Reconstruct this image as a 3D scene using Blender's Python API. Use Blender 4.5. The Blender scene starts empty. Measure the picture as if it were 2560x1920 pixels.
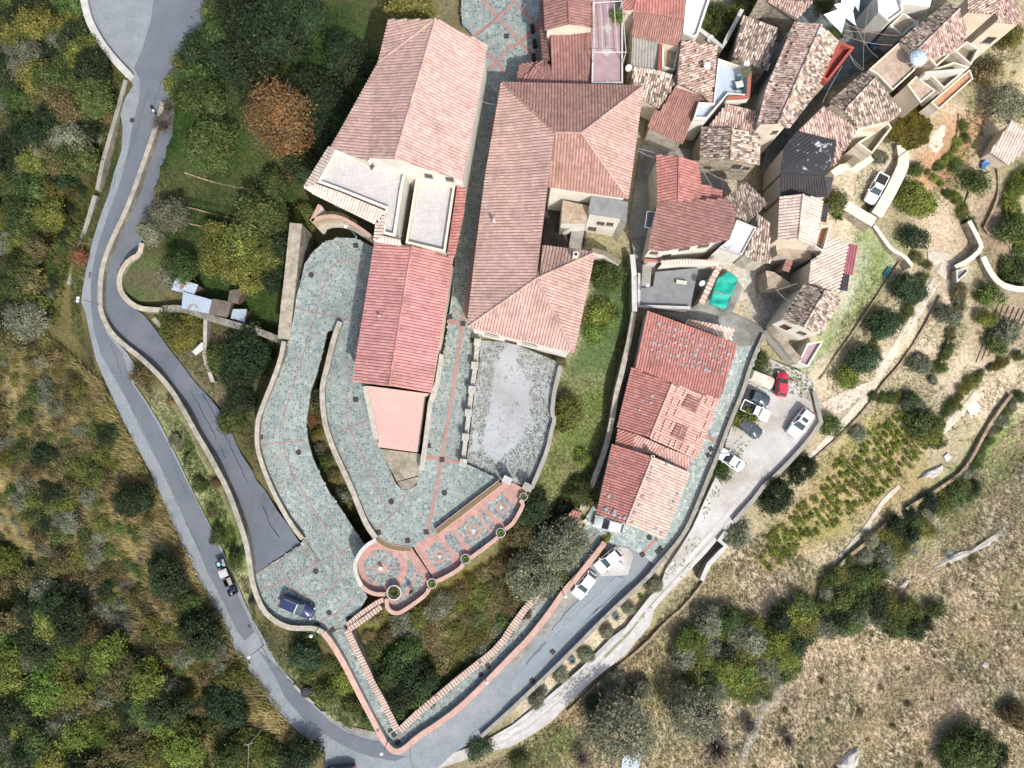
import bpy, bmesh, math, random
import numpy as np
from mathutils import Vector, Matrix, geometry

# ------------------------------------------------------------------ camera, world, sun, exposure
scene = bpy.context.scene
COL = scene.collection
F = 1775.0                        # focal length in photo pixels (2560 wide)
TILT = math.atan(140 / F)         # drone gimbal a few degrees off straight down
HC = 92.0
cam_d = bpy.data.cameras.new('camera'); cam = bpy.data.objects.new('camera', cam_d); COL.objects.link(cam)
cam_d.sensor_width = 36; cam_d.lens = F / 2560 * 36; cam_d.clip_end = 3000; cam_d.clip_start = 0.5
cam.location = (0, 0, HC); cam.rotation_euler = (TILT, 0, 0)
scene.camera = cam

SUN_AZ = math.radians(27)         # sun stands below and right of the picture: 27 deg from image-down towards right
SUN_EL = math.radians(50)
w = bpy.data.worlds.new('World'); scene.world = w; w.use_nodes = True
nt = w.node_tree
sky = nt.nodes.new('ShaderNodeTexSky'); sky.sky_type = 'NISHITA'; sky.sun_disc = False
sdir = Vector((math.sin(SUN_AZ) * math.cos(SUN_EL), -math.cos(SUN_AZ) * math.cos(SUN_EL), math.sin(SUN_EL)))
sky.sun_elevation = SUN_EL; sky.sun_rotation = math.atan2(sdir.x, sdir.y)
sky.air_density = 1.0; sky.dust_density = 4.0; sky.ozone_density = 0.4
nt.links.new(sky.outputs[0], nt.nodes['Background'].inputs[0]); nt.nodes['Background'].inputs[1].default_value = 0.15
sun_d = bpy.data.lights.new('sun', 'SUN'); sun = bpy.data.objects.new('sun', sun_d); COL.objects.link(sun)
sun_d.energy = 3.1; sun_d.angle = math.radians(1.2); sun_d.color = (1.0, 0.98, 0.95)
sun.rotation_euler = sdir.to_track_quat('Z', 'Y').to_euler(); sun.location = sdir * 150
scene.view_settings.view_transform = 'Standard'; scene.view_settings.look = 'None'
scene.view_settings.exposure = 0.58; scene.view_settings.gamma = 1; scene.view_settings.use_curve_mapping = False
scene.render.engine = 'CYCLES'
scene.cycles.use_denoising = True
scene.cycles.max_bounces = 5; scene.cycles.diffuse_bounces = 3; scene.cycles.transparent_max_bounces = 6

rng = random.Random(7)
nrng = np.random.default_rng(11)

# ------------------------------------------------------------------ photo pixel -> point on a given height
CT, ST = math.cos(TILT), math.sin(TILT)
def P(u, v, z):
    x = (u - 1280) / F; y = (960 - v) / F
    dy = y * CT + ST; dz = y * ST - CT
    t = (z - HC) / dz
    return Vector((x * t, dy * t, z))
K = 2212 / 640
def t(c, r, s):
    out = []
    for p in s.split():
        a = p.split(',')
        out.append((float(a[0]) / K + 640 * c, float(a[1]) / K + 480 * r) + tuple(float(q) for q in a[2:]))
    return out
def S(r, g, b, k=1.0):
    def f(c):
        c /= 255
        return c / 12.92 if c <= .04045 else ((c + .055) / 1.055) ** 2.4
    return (f(r) * k, f(g) * k, f(b) * k)
def A(r, g, b):                    # a colour read off a sunlit surface -> its base colour
    return S(r, g, b, 0.66)

# ------------------------------------------------------------------ materials
MATS = {}
def M(name, col=None, col2=None, scale=3.0, rough=.85, attr=False, rnd=0.0, spec=.25, metal=0.0, bump=0.0, bscale=20.0, fine=0.25, fscale=14.0, lo=.35, hi=.65, trans=0.0):
    if name in MATS: return MATS[name]
    m = bpy.data.materials.new(name); m.use_nodes = True; MATS[name] = m
    n = m.node_tree.nodes; l = m.node_tree.links
    b = n['Principled BSDF']
    b.inputs['Roughness'].default_value = rough; b.inputs['Metallic'].default_value = metal
    b.inputs['Specular IOR Level'].default_value = spec
    tc = n.new('ShaderNodeTexCoord')
    def noise(sc, det=5.0):
        q = n.new('ShaderNodeTexNoise'); q.inputs['Scale'].default_value = sc; q.inputs['Detail'].default_value = det
        q.inputs['Roughness'].default_value = .62
        l.new(tc.outputs['Object'], q.inputs['Vector']); return q
    if attr:
        a = n.new('ShaderNodeAttribute'); a.attribute_name = 'col'; src = a.outputs['Color']
        if col2 is not None:
            mx = n.new('ShaderNodeMix'); mx.data_type = 'RGBA'
            r = n.new('ShaderNodeMapRange'); r.inputs['From Min'].default_value = lo; r.inputs['From Max'].default_value = hi
            q = noise(scale); l.new(q.outputs['Fac'], r.inputs['Value']); l.new(r.outputs[0], mx.inputs['Factor'])
            l.new(src, mx.inputs['A']); mx.inputs['B'].default_value = (*col2, 1); src = mx.outputs['Result']
    else:
        mx = n.new('ShaderNodeMix'); mx.data_type = 'RGBA'
        r = n.new('ShaderNodeMapRange'); r.inputs['From Min'].default_value = lo; r.inputs['From Max'].default_value = hi
        q = noise(scale); l.new(q.outputs['Fac'], r.inputs['Value']); l.new(r.outputs[0], mx.inputs['Factor'])
        mx.inputs['A'].default_value = (*col, 1); mx.inputs['B'].default_value = (*(col2 or col), 1)
        src = mx.outputs['Result']
    hs = n.new('ShaderNodeHueSaturation'); l.new(src, hs.inputs['Color'])
    q2 = noise(fscale, 3.0)
    r2 = n.new('ShaderNodeMapRange'); r2.inputs['From Min'].default_value = .25; r2.inputs['From Max'].default_value = .75
    r2.inputs['To Min'].default_value = 1 - fine; r2.inputs['To Max'].default_value = 1 + fine
    l.new(q2.outputs['Fac'], r2.inputs['Value'])
    if rnd:
        oi = n.new('ShaderNodeObjectInfo')
        r3 = n.new('ShaderNodeMapRange'); r3.inputs['To Min'].default_value = 1 - rnd; r3.inputs['To Max'].default_value = 1 + rnd
        l.new(oi.outputs['Random'], r3.inputs['Value'])
        mu = n.new('ShaderNodeMath'); mu.operation = 'MULTIPLY'
        l.new(r2.outputs[0], mu.inputs[0]); l.new(r3.outputs[0], mu.inputs[1]); l.new(mu.outputs[0], hs.inputs['Value'])
        m5 = n.new('ShaderNodeMath'); m5.operation = 'MULTIPLY'; m5.inputs[1].default_value = 7.31
        fr = n.new('ShaderNodeMath'); fr.operation = 'FRACT'
        l.new(oi.outputs['Random'], m5.inputs[0]); l.new(m5.outputs[0], fr.inputs[0])
        r4 = n.new('ShaderNodeMapRange'); r4.inputs['To Min'].default_value = .5 - rnd * .09; r4.inputs['To Max'].default_value = .5 + rnd * .09
        l.new(fr.outputs[0], r4.inputs['Value']); l.new(r4.outputs[0], hs.inputs['Hue'])
    else:
        l.new(r2.outputs[0], hs.inputs['Value'])
    l.new(hs.outputs[0], b.inputs['Base Color'])
    if bump:
        bp = n.new('ShaderNodeBump'); bp.inputs['Strength'].default_value = bump; bp.inputs['Distance'].default_value = .1
        q3 = noise(bscale, 4.0); l.new(q3.outputs['Fac'], bp.inputs['Height']); l.new(bp.outputs[0], b.inputs['Normal'])
    if trans:
        tr = n.new('ShaderNodeBsdfTranslucent'); l.new(hs.outputs[0], tr.inputs['Color'])
        ms = n.new('ShaderNodeMixShader'); ms.inputs[0].default_value = trans
        l.new(b.outputs[0], ms.inputs[1]); l.new(tr.outputs[0], ms.inputs[2]); l.new(ms.outputs[0], n['Material Output'].inputs[0])
    return m

def M_grid(name, col, line, size, ratio=1.0, rough=.8, off=0.0):   # laid tiles: joints and slight tone differences
    m = M(name, col, tuple(c * .9 for c in col), scale=.5, rough=rough, fine=.08, fscale=3)
    n = m.node_tree.nodes; l = m.node_tree.links; hs = next(q for q in n if q.type == 'HUE_SAT'); src = hs.inputs['Color'].links[0].from_socket
    tc = next(q for q in n if q.type == 'TEX_COORD'); bk = n.new('ShaderNodeTexBrick'); bk.offset = off
    bk.inputs['Scale'].default_value = 1.0; bk.inputs['Brick Width'].default_value = size; bk.inputs['Row Height'].default_value = size * ratio; bk.inputs['Mortar Size'].default_value = .02
    bk.inputs['Mortar'].default_value = (*line, 1); rot = n.new('ShaderNodeMapping'); rot.inputs['Rotation'].default_value = (0, 0, -.16)
    l.new(tc.outputs['Object'], rot.inputs['Vector']); l.new(rot.outputs[0], bk.inputs['Vector']); l.new(src, bk.inputs['Color1'])
    hv = n.new('ShaderNodeHueSaturation'); hv.inputs['Value'].default_value = .9; l.new(src, hv.inputs['Color']); l.new(hv.outputs[0], bk.inputs['Color2']); l.new(bk.outputs['Color'], hs.inputs['Color'])
    return m

# ------------------------------------------------------------------ object helpers
def tag(o, label=None, cat=None, group=None, kind=None):
    if label: o['label'] = label
    if cat: o['category'] = cat
    if group: o['group'] = group
    if kind: o['kind'] = kind
    return o
def thing(name, label, cat, loc=(0, 0, 0), rz=0, group=None):
    o = bpy.data.objects.new(name, None); COL.objects.link(o); o.empty_display_size = .5
    o.location = loc; o.rotation_euler = (0, 0, rz)
    return tag(o, label, cat, group, 'thing')
def mesh(name, verts, faces, mat, cols=None, smooth=False):
    me = bpy.data.meshes.new(name)
    me.from_pydata([tuple(p) for p in verts], [], [tuple(f) for f in faces])
    if mat: me.materials.append(mat)
    if cols is not None:
        at = me.attributes.new('col', 'FLOAT_COLOR', 'FACE')
        a = np.ones((len(me.polygons), 4), np.float32); a[:, :3] = np.asarray(cols, np.float32)
        at.data.foreach_set('color', a.ravel())
    if smooth: me.polygons.foreach_set('use_smooth', [True] * len(me.polygons))
    me.update()
    return me
def link(name, me, parent=None, local=False):
    o = bpy.data.objects.new(name, me); COL.objects.link(o)
    if parent is not None:
        o.parent = parent
        if not local and parent.type == 'EMPTY': o.matrix_parent_inverse = Matrix.Translation(-Vector(parent.location))
    return o
def mk(name, verts, faces, mat, parent=None, cols=None, smooth=False, local=False):
    return link(name, mesh(name, verts, faces, mat, cols, smooth), parent, local)
class MB:                          # collects shapes for ONE mesh
    def __init__(s): s.v = []; s.f = []; s.c = []
    def add(s, vs, fs, col=None):
        k = len(s.v); s.v += [tuple(p) for p in vs]; s.f += [tuple(i + k for i in f) for f in fs]
        s.c += [col or (1, 1, 1)] * len(fs); return s
    def prism(s, ring, z0, z1, col=None):       # ring: xy points, ccw
        n = len(ring)
        vs = [(p[0], p[1], z0) for p in ring] + [(p[0], p[1], z1) for p in ring]
        return s.add(vs, [tuple(range(n - 1, -1, -1)), tuple(range(n, 2 * n))] + [(i, (i + 1) % n, n + (i + 1) % n, n + i) for i in range(n)], col)
    def box(s, c, d, sz, col=None, up=None):      # centre, unit x-direction (xy), full sizes
        d = Vector((d[0], d[1], 0)).normalized(); n = Vector((-d.y, d.x, 0)); c = Vector(c)
        vs = []
        for dz in (-1, 1):
            for a, b in ((-1, -1), (1, -1), (1, 1), (-1, 1)):
                vs.append(c + d * a * sz[0] / 2 + n * b * sz[1] / 2 + Vector((0, 0, dz * sz[2] / 2)))
        return s.add(vs, [(3, 2, 1, 0), (4, 5, 6, 7), (0, 1, 5, 4), (1, 2, 6, 5), (2, 3, 7, 6), (3, 0, 4, 7)], col)
    def tube(s, pts, r, n=6, col=None, r1=None):
        pts = [Vector(p) for p in pts]; vs = []; m = len(pts)
        for i, p in enumerate(pts):
            d = (pts[min(i + 1, m - 1)] - pts[max(i - 1, 0)]).normalized()
            a = d.cross(Vector((0, 0, 1)) if abs(d.z) < .9 else Vector((1, 0, 0))).normalized(); b = d.cross(a)
            rr = r if r1 is None else r + (r1 - r) * i / (m - 1)
            for k in range(n):
                q = 2 * math.pi * k / n; vs.append(p + (a * math.cos(q) + b * math.sin(q)) * rr)
        fs = [(i * n + k, i * n + (k + 1) % n, (i + 1) * n + (k + 1) % n, (i + 1) * n + k) for i in range(m - 1) for k in range(n)]
        fs += [tuple(range(n - 1, -1, -1)), tuple((m - 1) * n + k for k in range(n))]
        return s.add(vs, fs, col)
    def lathe(s, prof, c=(0, 0, 0), n=14, col=None):   # prof: (r,z) list
        vs = [(c[0] + r * math.cos(2 * math.pi * k / n), c[1] + r * math.sin(2 * math.pi * k / n), c[2] + z) for r, z in prof for k in range(n)]
        m = len(prof)
        fs = [(i * n + k, i * n + (k + 1) % n, (i + 1) * n + (k + 1) % n, (i + 1) * n + k) for i in range(m - 1) for k in range(n)]
        fs += [tuple(range(n - 1, -1, -1)), tuple((m - 1) * n + k for k in range(n))]
        return s.add(vs, fs, col)
    def build(s, name, mat, parent=None, local=False, smooth=False, cols=False):
        return mk(name, s.v, s.f, mat, parent, s.c if cols else None, smooth, local)

def pip(px, py, poly):             # vectorised point in polygon
    px = np.asarray(px, float); py = np.asarray(py, float); ins = np.zeros(px.shape, bool); n = len(poly)
    for i in range(n):
        x1, y1 = poly[i][0], poly[i][1]; x2, y2 = poly[(i + 1) % n][0], poly[(i + 1) % n][1]
        if y1 == y2: continue
        c = ((y1 > py) != (y2 > py)) & (px < (x2 - x1) * (py - y1) / (y2 - y1) + x1); ins ^= c
    return ins
def idw(pts, p=2.5):
    a = np.array(pts, float)
    def f(u, v):
        u = np.asarray(u, float); v = np.asarray(v, float)
        d = (u[..., None] - a[:, 0]) ** 2 + (v[..., None] - a[:, 1]) ** 2 + 1e-3
        wgt = d ** (-p / 2 * 1.0); wgt = wgt * wgt ** .0
        return (wgt * a[:, 2]).sum(-1) / wgt.sum(-1)
    return f
def poly_area(p): return .5 * sum(p[i][0] * p[(i + 1) % len(p)][1] - p[(i + 1) % len(p)][0] * p[i][1] for i in range(len(p)))
def resample(pts, step):
    out = [Vector(pts[0])]; pts = [Vector(p) for p in pts]
    for a, b in zip(pts, pts[1:]):
        n = max(1, int(round((b - a).length / step)))
        for k in range(1, n + 1): out.append(a.lerp(b, k / n))
    return out
def chaikin(pts, it=2, closed=False):
    pts = [Vector(p) for p in pts]
    for _ in range(it):
        o = [] if closed else [pts[0]]
        rngs = range(len(pts)) if closed else range(len(pts) - 1)
        for i in rngs:
            a, b = pts[i], pts[(i + 1) % len(pts)]
            o += [a.lerp(b, .25), a.lerp(b, .75)]
        if not closed: o.append(pts[-1])
        pts = o
    return pts

# ------------------------------------------------------------------ sheets (roads, pavements): real surfaces at their own height
SHEETS = []                        # (polygon xy, zfun) the terrain keeps below
def sheet(name, uv, zc, mat, step=1.5, kind='structure', clamp=True, lift=0.0, thick=0.0, parent=None, smooth=0, zfun=None):
    """uv: outline in photo pixels, zc: list of (u,v,z) or constant"""
    if smooth: uv = [(p.x, p.y) for p in chaikin([Vector((q[0], q[1], 0)) for q in uv], smooth, True)]
    zf_uv = (lambda u, v: np.full(np.shape(u), float(zc))) if isinstance(zc, (int, float)) else idw(zc)
    ring = [P(q[0], q[1], float(zf_uv(np.array(q[0]), np.array(q[1])))) for q in uv]
    zf = idw([(p.x, p.y, p.z) for p in resample(ring + ring[:1], 1.5)] + ([] if isinstance(zc, (int, float)) else [tuple(P(*q)) for q in zc]), 3.0)
    if isinstance(zc, (int, float)): zf = lambda x, y: np.full(np.shape(x), float(zc))
    if zfun:
        ring = []
        for q in uv:
            z = 0.0
            for _ in range(8): p = P(q[0], q[1], z); z = zfun(p.x, p.y)
            ring.append(P(q[0], q[1], z))
        zf = lambda x, y: np.array([zfun(a, b) for a, b in zip(np.ravel(x), np.ravel(y))]).reshape(np.shape(x))
    poly = [(p.x, p.y) for p in ring]
    if poly_area(poly) < 0: poly = poly[::-1]
    xs = [p[0] for p in poly]; ys = [p[1] for p in poly]
    gx, gy = np.meshgrid(np.arange(min(xs), max(xs), step), np.arange(min(ys), max(ys), step)); gx = gx.ravel(); gy = gy.ravel()
    k = pip(gx, gy, poly)
    pl = resample([Vector((p[0], p[1], 0)) for p in poly + poly[:1]], step)[:-1]
    nb = len(pl)
    vin = [Vector((p.x, p.y)) for p in pl] + [Vector((a, b)) for a, b in zip(gx[k], gy[k])]
    r = geometry.delaunay_2d_cdt(vin, [(i, (i + 1) % nb) for i in range(nb)], [], 1, 1e-4)
    vx = np.array([(p.x, p.y) for p in r[0]]); z = zf(vx[:, 0], vx[:, 1]) + lift
    vs = [(a, b, c) for (a, b), c in zip(vx, z)]; fs = [tuple(f) for f in r[2]]
    fs = [f if poly_area([vs[i] for i in f]) > 0 else f[::-1] for f in fs]
    if thick:
        m = len(vs); n0 = len(fs); e = {}
        for f in fs:
            for i in range(3): e[(f[i], f[(i + 1) % 3])] = 1
        vs += [(x, y, q - thick) for x, y, q in vs]
        for (a, b) in list(e):
            if (b, a) not in e: fs.append((b, a, a + m, b + m))
    o = mk(name, vs, fs, mat, parent)
    if kind: tag(o, kind=kind)
    if clamp: SHEETS.append((poly, (lambda x, y, f=zf, L=lift: f(x, y) + L)))
    o_z = lambda x, y: float(zf(np.array(x), np.array(y))) + lift
    return o, poly, o_z
# ------------------------------------------------------------------ surface materials
m_asph = M('asphalt', A(138, 146, 152), A(152, 158, 162), scale=.5, rough=.9, fine=.16, fscale=4)
m_asph_d = M('asphalt_dark', A(110, 117, 126), A(122, 128, 136), scale=.3, rough=.9, fine=.08, fscale=6)
m_asph_l = M('asphalt_light', A(150, 162, 170), A(138, 150, 158), scale=.4, rough=.9, fine=.08, fscale=8)
m_mortar = M('mortar', A(188, 196, 190), A(156, 166, 162), scale=.35, rough=.9, fine=.15, fscale=5)
m_stone = M('paving_stone', attr=True, col2=A(92, 96, 90), scale=.28, lo=.48, hi=1.05, rough=.75, fine=.2, fscale=3)
m_red = M('red_brick_band', A(176, 142, 136), A(156, 124, 118), scale=1.5, rough=.85, fine=.15)
m_wall = M('stone_wall', A(170, 165, 152), A(120, 116, 104), scale=.9, rough=.95, fine=.3, fscale=5, bump=.5)
m_conc = M('concrete', A(176, 172, 162), A(150, 148, 140), scale=.6, rough=.9, fine=.15)
m_concw = M('pale_concrete', A(215, 214, 208), A(190, 190, 184), scale=.8, rough=.85, fine=.1)
m_pink = M('pink_coping', A(210, 176, 162), A(190, 154, 140), scale=1.2, rough=.85, fine=.12)
m_gravel = M('gravel', A(212, 210, 208), A(178, 172, 162), scale=.22, rough=.95, fine=.3, fscale=9)
m_garden = M('gravel_garden', A(186, 190, 194), A(166, 168, 168), scale=.3, rough=.95, fine=.14, fscale=7)
m_lane = M('lane_concrete', A(120, 118, 114), A(165, 168, 162), scale=.35, rough=.9, fine=.2, fscale=4)

# ------------------------------------------------------------------ heights along the roads (photo pixel, metres)
Z_ROAD = [(1580,1430,-3.2),(1500,1510,-3.7),(1280,1700,-4.9),(1150,1800,-5.7),(1000,1890,-6.5),(800,1810,-7.2),(640,1620,-8),(530,1400,-8.5),(440,1150,-9),(300,900,-9.3),(235,760,-9.5),(270,550,-9.6),(330,300,-9.7),(400,60,-9.7),(300,-40,-9.7)]
Z_RAMP = [(410,270,-9.6),(400,420,-9),(330,560,-8.3),(265,700,-7.6),(275,790,-7.1),(330,860,-6.6),(440,960,-5.4),(540,1090,-4.2),(600,1200,-3.2),(690,1350,-1.9),(720,1400,-1.5),(640,1430,-1.5)]
Z_LOW = [(640,1430,-1.5),(740,1500,-1.3),(650,1420,-1.5),(720,1390,-1.4),(880,1450,-.9),(830,1300,-.4),(720,1200,.1),(660,1090,.5),(680,950,.9),(740,800,1.4),(760,700,1.8),(850,640,2.1),(900,560,2.2),(890,790,2.1),(850,1590,-1.6),(820,1580,-1.6)]
Z_UP = [(850,800,2.1),(900,800,2.1),(830,960,2.6),(850,1100,2.8),(900,1250,2.9),(1000,1340,2.9),(1100,1250,2.95),(1200,1200,3),(1110,1100,3),(1140,900,3.1),(1170,700,3.3),(1200,500,3.6),(1230,300,3.9),(1250,60,4.2),(1180,0,4.2)]
Z_V = [(820,1570,-1.6),(860,1560,-1.6),(880,1600,-1.9),(930,1700,-2.9),(985,1840,-4.2),(1040,1840,-4.2),(1200,1690,-3.9),(1350,1540,-3.5),(1480,1390,-3.1),(1560,1340,-3)]
Z_EAST = [(1480,1330,-3.05),(1560,1370,-3),(1640,1350,-3),(1720,1200,-2.9),(1770,1060,-2.7),(1830,900,-2.2),(1870,850,-1.8)]
Z_LOT = [(1950,930,-3.4),(1990,1100,-3.6),(1850,1200,-3.9),(1720,1350,-4.3),(1640,1450,-4.6),(1500,1600,-5.2),(1350,1740,-5.9),(1150,1880,-6.5)]

# ------------------------------------------------------------------ roads
WALL_A = t(0,0,"1405,880 1375,1010 1310,1200 1230,1430") + t(0,1,"1150,0 1080,180 1000,340 930,500 885,640 865,780 862,900 865,1000 890,1090 960,1220 1080,1330 1200,1420 1330,1540") + t(0,2,"1440,0 1530,130 1620,290 1720,470 1800,600 1880,750 1960,900 2030,1080 2080,1230 2120,1350 2150,1500 2170,1659") + t(0,3,"2200,130") + t(1,3,"60,300 160,390 270,445 390,455 500,450 580,490")
PARAPET = t(1,3,"580,490 660,590 760,760 880,1000 1000,1230 1090,1400 1150,1490 1210,1525 1280,1500 1400,1390 1560,1290 1750,1150 1950,960") + t(2,3,"0,690 150,540 330,310 450,130") + t(2,2,"570,1659 680,1530 800,1370")
LOT_ARC = t(0,0,"715,-120 722,0 760,160 835,310 925,440 1015,545 1115,650")
road_uv = (t(0,0,"725,-150 735,0 785,170 865,310 955,430 1045,540 1125,645 1150,740 1080,850 1040,980 1060,1100 1050,1300 990,1480") + t(0,1,"945,0 870,200 800,420 760,600 735,720 712,850 702,950 740,1050 780,1250 830,1450") + t(0,2,"920,0 1000,180 1080,350 1170,520 1290,740 1400,1000 1550,1330") + t(0,3,"1705,0 1800,180 1900,380 2030,640 2200,900") + t(1,3,"130,1100 300,1290 480,1440 600,1540 590,1659 560,1900 1100,1900 1460,1760 1720,1520 1940,1400") + t(2,3,"0,1150 500,640 1190,-10") + t(2,2,"1250,1580 1160,1500 1000,1400 850,1378 810,1385 680,1530 570,1659")
  + t(2,3,"450,130 330,310 150,540 0,690") + t(1,3,"1950,960 1750,1150 1560,1290 1400,1390 1280,1500 1210,1525 1150,1490 1090,1410 960,1390 800,1340 640,1240 500,1110 330,920 180,750 80,560 0,420") + t(0,3,"2130,260 2070,120 2010,0") + t(0,2,"1920,1420 1820,1230 1690,980 1570,720 1475,520 1375,330 1250,130 1160,0") + t(0,1,"1170,1500 1090,1380 960,1240 890,1100 862,1000 860,780 885,640 930,500 1000,340 1080,180 1150,0") + t(0,0,"1230,1430 1310,1200 1375,1010 1405,880 1500,820 1560,650 1640,500 1740,330 1790,200 1780,0 1780,-150"))
road, road_poly, road_z = sheet('asphalt_road', road_uv, Z_ROAD, m_asph, 2.0, thick=.3)
ramp_uv = (t(0,0,"1410,880 1510,900 1500,1240 1440,1450") + t(0,1,"1360,0 1290,200 1230,440 1190,530 1080,600 1020,700 1010,790 1030,880 1080,950 1150,1000 1240,1060 1330,1170 1450,1340 1560,1480 1680,1640") + t(0,2,"1820,130 1930,270 2010,440 2080,600 2180,750") + t(1,2,"0,830 80,920 180,1090 280,1220 390,1390 0,1640") + [(632,1440)] + WALL_A[-12:0:-1])
ramp_uv = [p for p in ramp_uv if not (p[1] > 1450)]
ramp, ramp_poly, ramp_z = sheet('asphalt_ramp', ramp_uv, Z_RAMP, m_asph_d, 1.5, thick=.3)
# patches of newer and older asphalt laid in the road
def patch(name, uv, zc, mat, lift=.03, step=1.0): return sheet(name, uv, 0.0, mat, step, clamp=False, lift=lift, zfun=road_z)[0]
patch('road_patch', t(0,0,"1330,-150 1330,0 1300,190 1230,420 1160,590 1210,700 1200,900 1290,880 1400,870 1480,800 1540,650 1620,500 1720,330 1770,200 1760,0 1760,-150"), Z_ROAD, m_asph_d)
patch('road_patch', t(0,0,"1200,880 1150,1050 1100,1350 1060,1500") + t(0,1,"1010,0 940,180 870,380 820,560 790,720 785,850 790,1000 810,1180 870,1400") + t(0,2,"1020,0 1110,160 1210,340 1320,560 1450,830 1560,1070 1680,1350 1800,1640") + t(0,3,"1920,200 2050,480 2120,560 2200,480 2110,280 2000,60") + t(0,2,"1900,1430 1790,1190 1670,960 1550,720 1460,530 1350,330 1220,110 1140,0") + t(0,1,"1060,1400 930,1240 870,1090 845,980 848,780 870,640 915,500 985,340 1065,180 1140,0") + t(0,0,"1220,1430 1300,1200 1365,1010 1385,880"), Z_ROAD, m_asph_d, .036)
patch('road_patch', t(1,3,"0,620 100,760 180,900 250,1050 420,1240 640,1400 860,1520 1000,1560 1200,1600 1300,1560 1190,1545 1130,1500 1060,1430 960,1410 800,1360 640,1260 490,1120 320,930 170,770"), Z_ROAD, m_asph_d)
patch('concrete_drain_strip', t(1,3,"1690,1520 1900,1340 2212,1060") + t(2,3,"0,1080 240,850 480,590 700,320 950,80 960,95 720,345 490,625 260,880 0,1110") + t(1,3,"2212,1095 1920,1360 1710,1530"), Z_ROAD, m_asph_l)
patch('road_patch', t(2,3,"0,900 300,590 560,330 800,100 900,0 980,20 860,130 600,400 320,690 0,1010"), Z_ROAD, m_asph_l, .024)
patch('road_patch', t(2,2,"850,1400 1000,1420 1050,1480 1000,1650 880,1659 760,1659 820,1560"), Z_ROAD, m_gravel, .02)
patch('road_shoulder', t(2,3,"0,700 150,550 330,320 450,150 560,20 740,20 620,140 480,280 300,480 0,800"), Z_ROAD, M('shoulder_grey', A(165,163,158), A(125,122,112), scale=.7, fine=.3), .02)
patch('road_shoulder', t(1,3,"800,1335 640,1240 560,1170 600,1170 700,1240 860,1310 1050,1350 1080,1410 960,1392"), Z_ROAD, m_conc, .02)

# ------------------------------------------------------------------ crazy paving: stones with recessed joints
def voronoi_cells(poly, size, seed):
    r = random.Random(seed)
    xs = [p[0] for p in poly]; ys = [p[1] for p in poly]
    x0, y0 = min(xs) - size * 2, min(ys) - size * 2
    nx = int((max(xs) - x0) / size) + 3; ny = int((max(ys) - y0) / size) + 3
    pts = {(i, j): (x0 + (i + .5 + r.uniform(-.46, .46)) * size, y0 + (j + .5 + r.uniform(-.46, .46)) * size) for i in range(nx) for j in range(ny)}
    ks = list(pts); arr = np.array([pts[k] for k in ks]); ins = pip(arr[:, 0], arr[:, 1], poly)
    out = []
    for k, inside in zip(ks, ins):
        if not inside: continue
        cx, cy = pts[k]
        cell = [(cx - 2 * size, cy - 2 * size), (cx + 2 * size, cy - 2 * size), (cx + 2 * size, cy + 2 * size), (cx - 2 * size, cy + 2 * size)]
        for di in (-1, 0, 1, -2, 2):
            for dj in (-1, 0, 1, -2, 2):
                q = pts.get((k[0] + di, k[1] + dj))
                if q is None or (di == 0 and dj == 0): continue
                nx_, ny_ = q[0] - cx, q[1] - cy; c = (q[0] ** 2 + q[1] ** 2 - cx * cx - cy * cy) / 2
                new = []
                m = len(cell)
                ds = [p[0] * nx_ + p[1] * ny_ - c for p in cell]
                if max(ds) <= 0: continue
                for a in range(m):
                    b = (a + 1) % m
                    if ds[a] <= 0: new.append(cell[a])
                    if (ds[a] < 0) != (ds[b] < 0):
                        w_ = ds[a] / (ds[a] - ds[b]); new.append((cell[a][0] + (cell[b][0] - cell[a][0]) * w_, cell[a][1] + (cell[b][1] - cell[a][1]) * w_))
                cell = new
                if len(cell) < 3: break
        if len(cell) >= 3: out.append(cell)
    return out
STONE_COLS = [A(136,150,148), A(152,164,160), A(124,140,140), A(144,154,148), A(162,170,164), A(132,146,140), A(116,132,134), A(156,160,152)]
def paving(parent, poly, zf, size, seed, singles=300, joint=.03, cols=STONE_COLS):
    cells = voronoi_cells(poly, size, seed); r = random.Random(seed)
    st = []
    for c in cells:
        a = abs(poly_area(c)); cx = sum(p[0] for p in c) / len(c); cy = sum(p[1] for p in c) / len(c)
        k = max(.55, 1 - joint / max(.1, math.sqrt(a) * .5))
        st.append((a, cx, cy, [((p[0] - cx) * k, (p[1] - cy) * k) for p in c]))
    st.sort(key=lambda q: -q[0])
    zs = [zf(q[1], q[2]) for q in st]
    big = MB()
    for i, ((a, cx, cy, ring), z) in enumerate(zip(st, zs)):
        if poly_area(ring) < 0: ring = ring[::-1]
        gx = zf(cx + .3, cy) - z; gy = zf(cx, cy + .3) - z
        n = len(ring); h = .03 + r.uniform(0, .012)
        col = r.choice(cols); kf = r.uniform(.9, 1.22); col = tuple(q * kf for q in col)
        vs = [(x, y, (x * gx + y * gy) / .3 - .02) for x, y in ring] + [(x * .94, y * .94, (x * gx + y * gy) / .3 + h) for x, y in ring]
        fs = [tuple(range(n, 2 * n))] + [(j, (j + 1) % n, n + (j + 1) % n, n + j) for j in range(n)]
        if i < singles:
            o = mk('paving_stone', vs, fs, m_stone, None, [col] * len(fs)); o.location = (cx, cy, z); o.parent = parent
        else:
            big.add([(x + cx, y + cy, q + z) for x, y, q in vs], fs, col)
    if big.v: tag(big.build('paving_stones', m_stone, parent, cols=True), kind='stuff')
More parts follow.
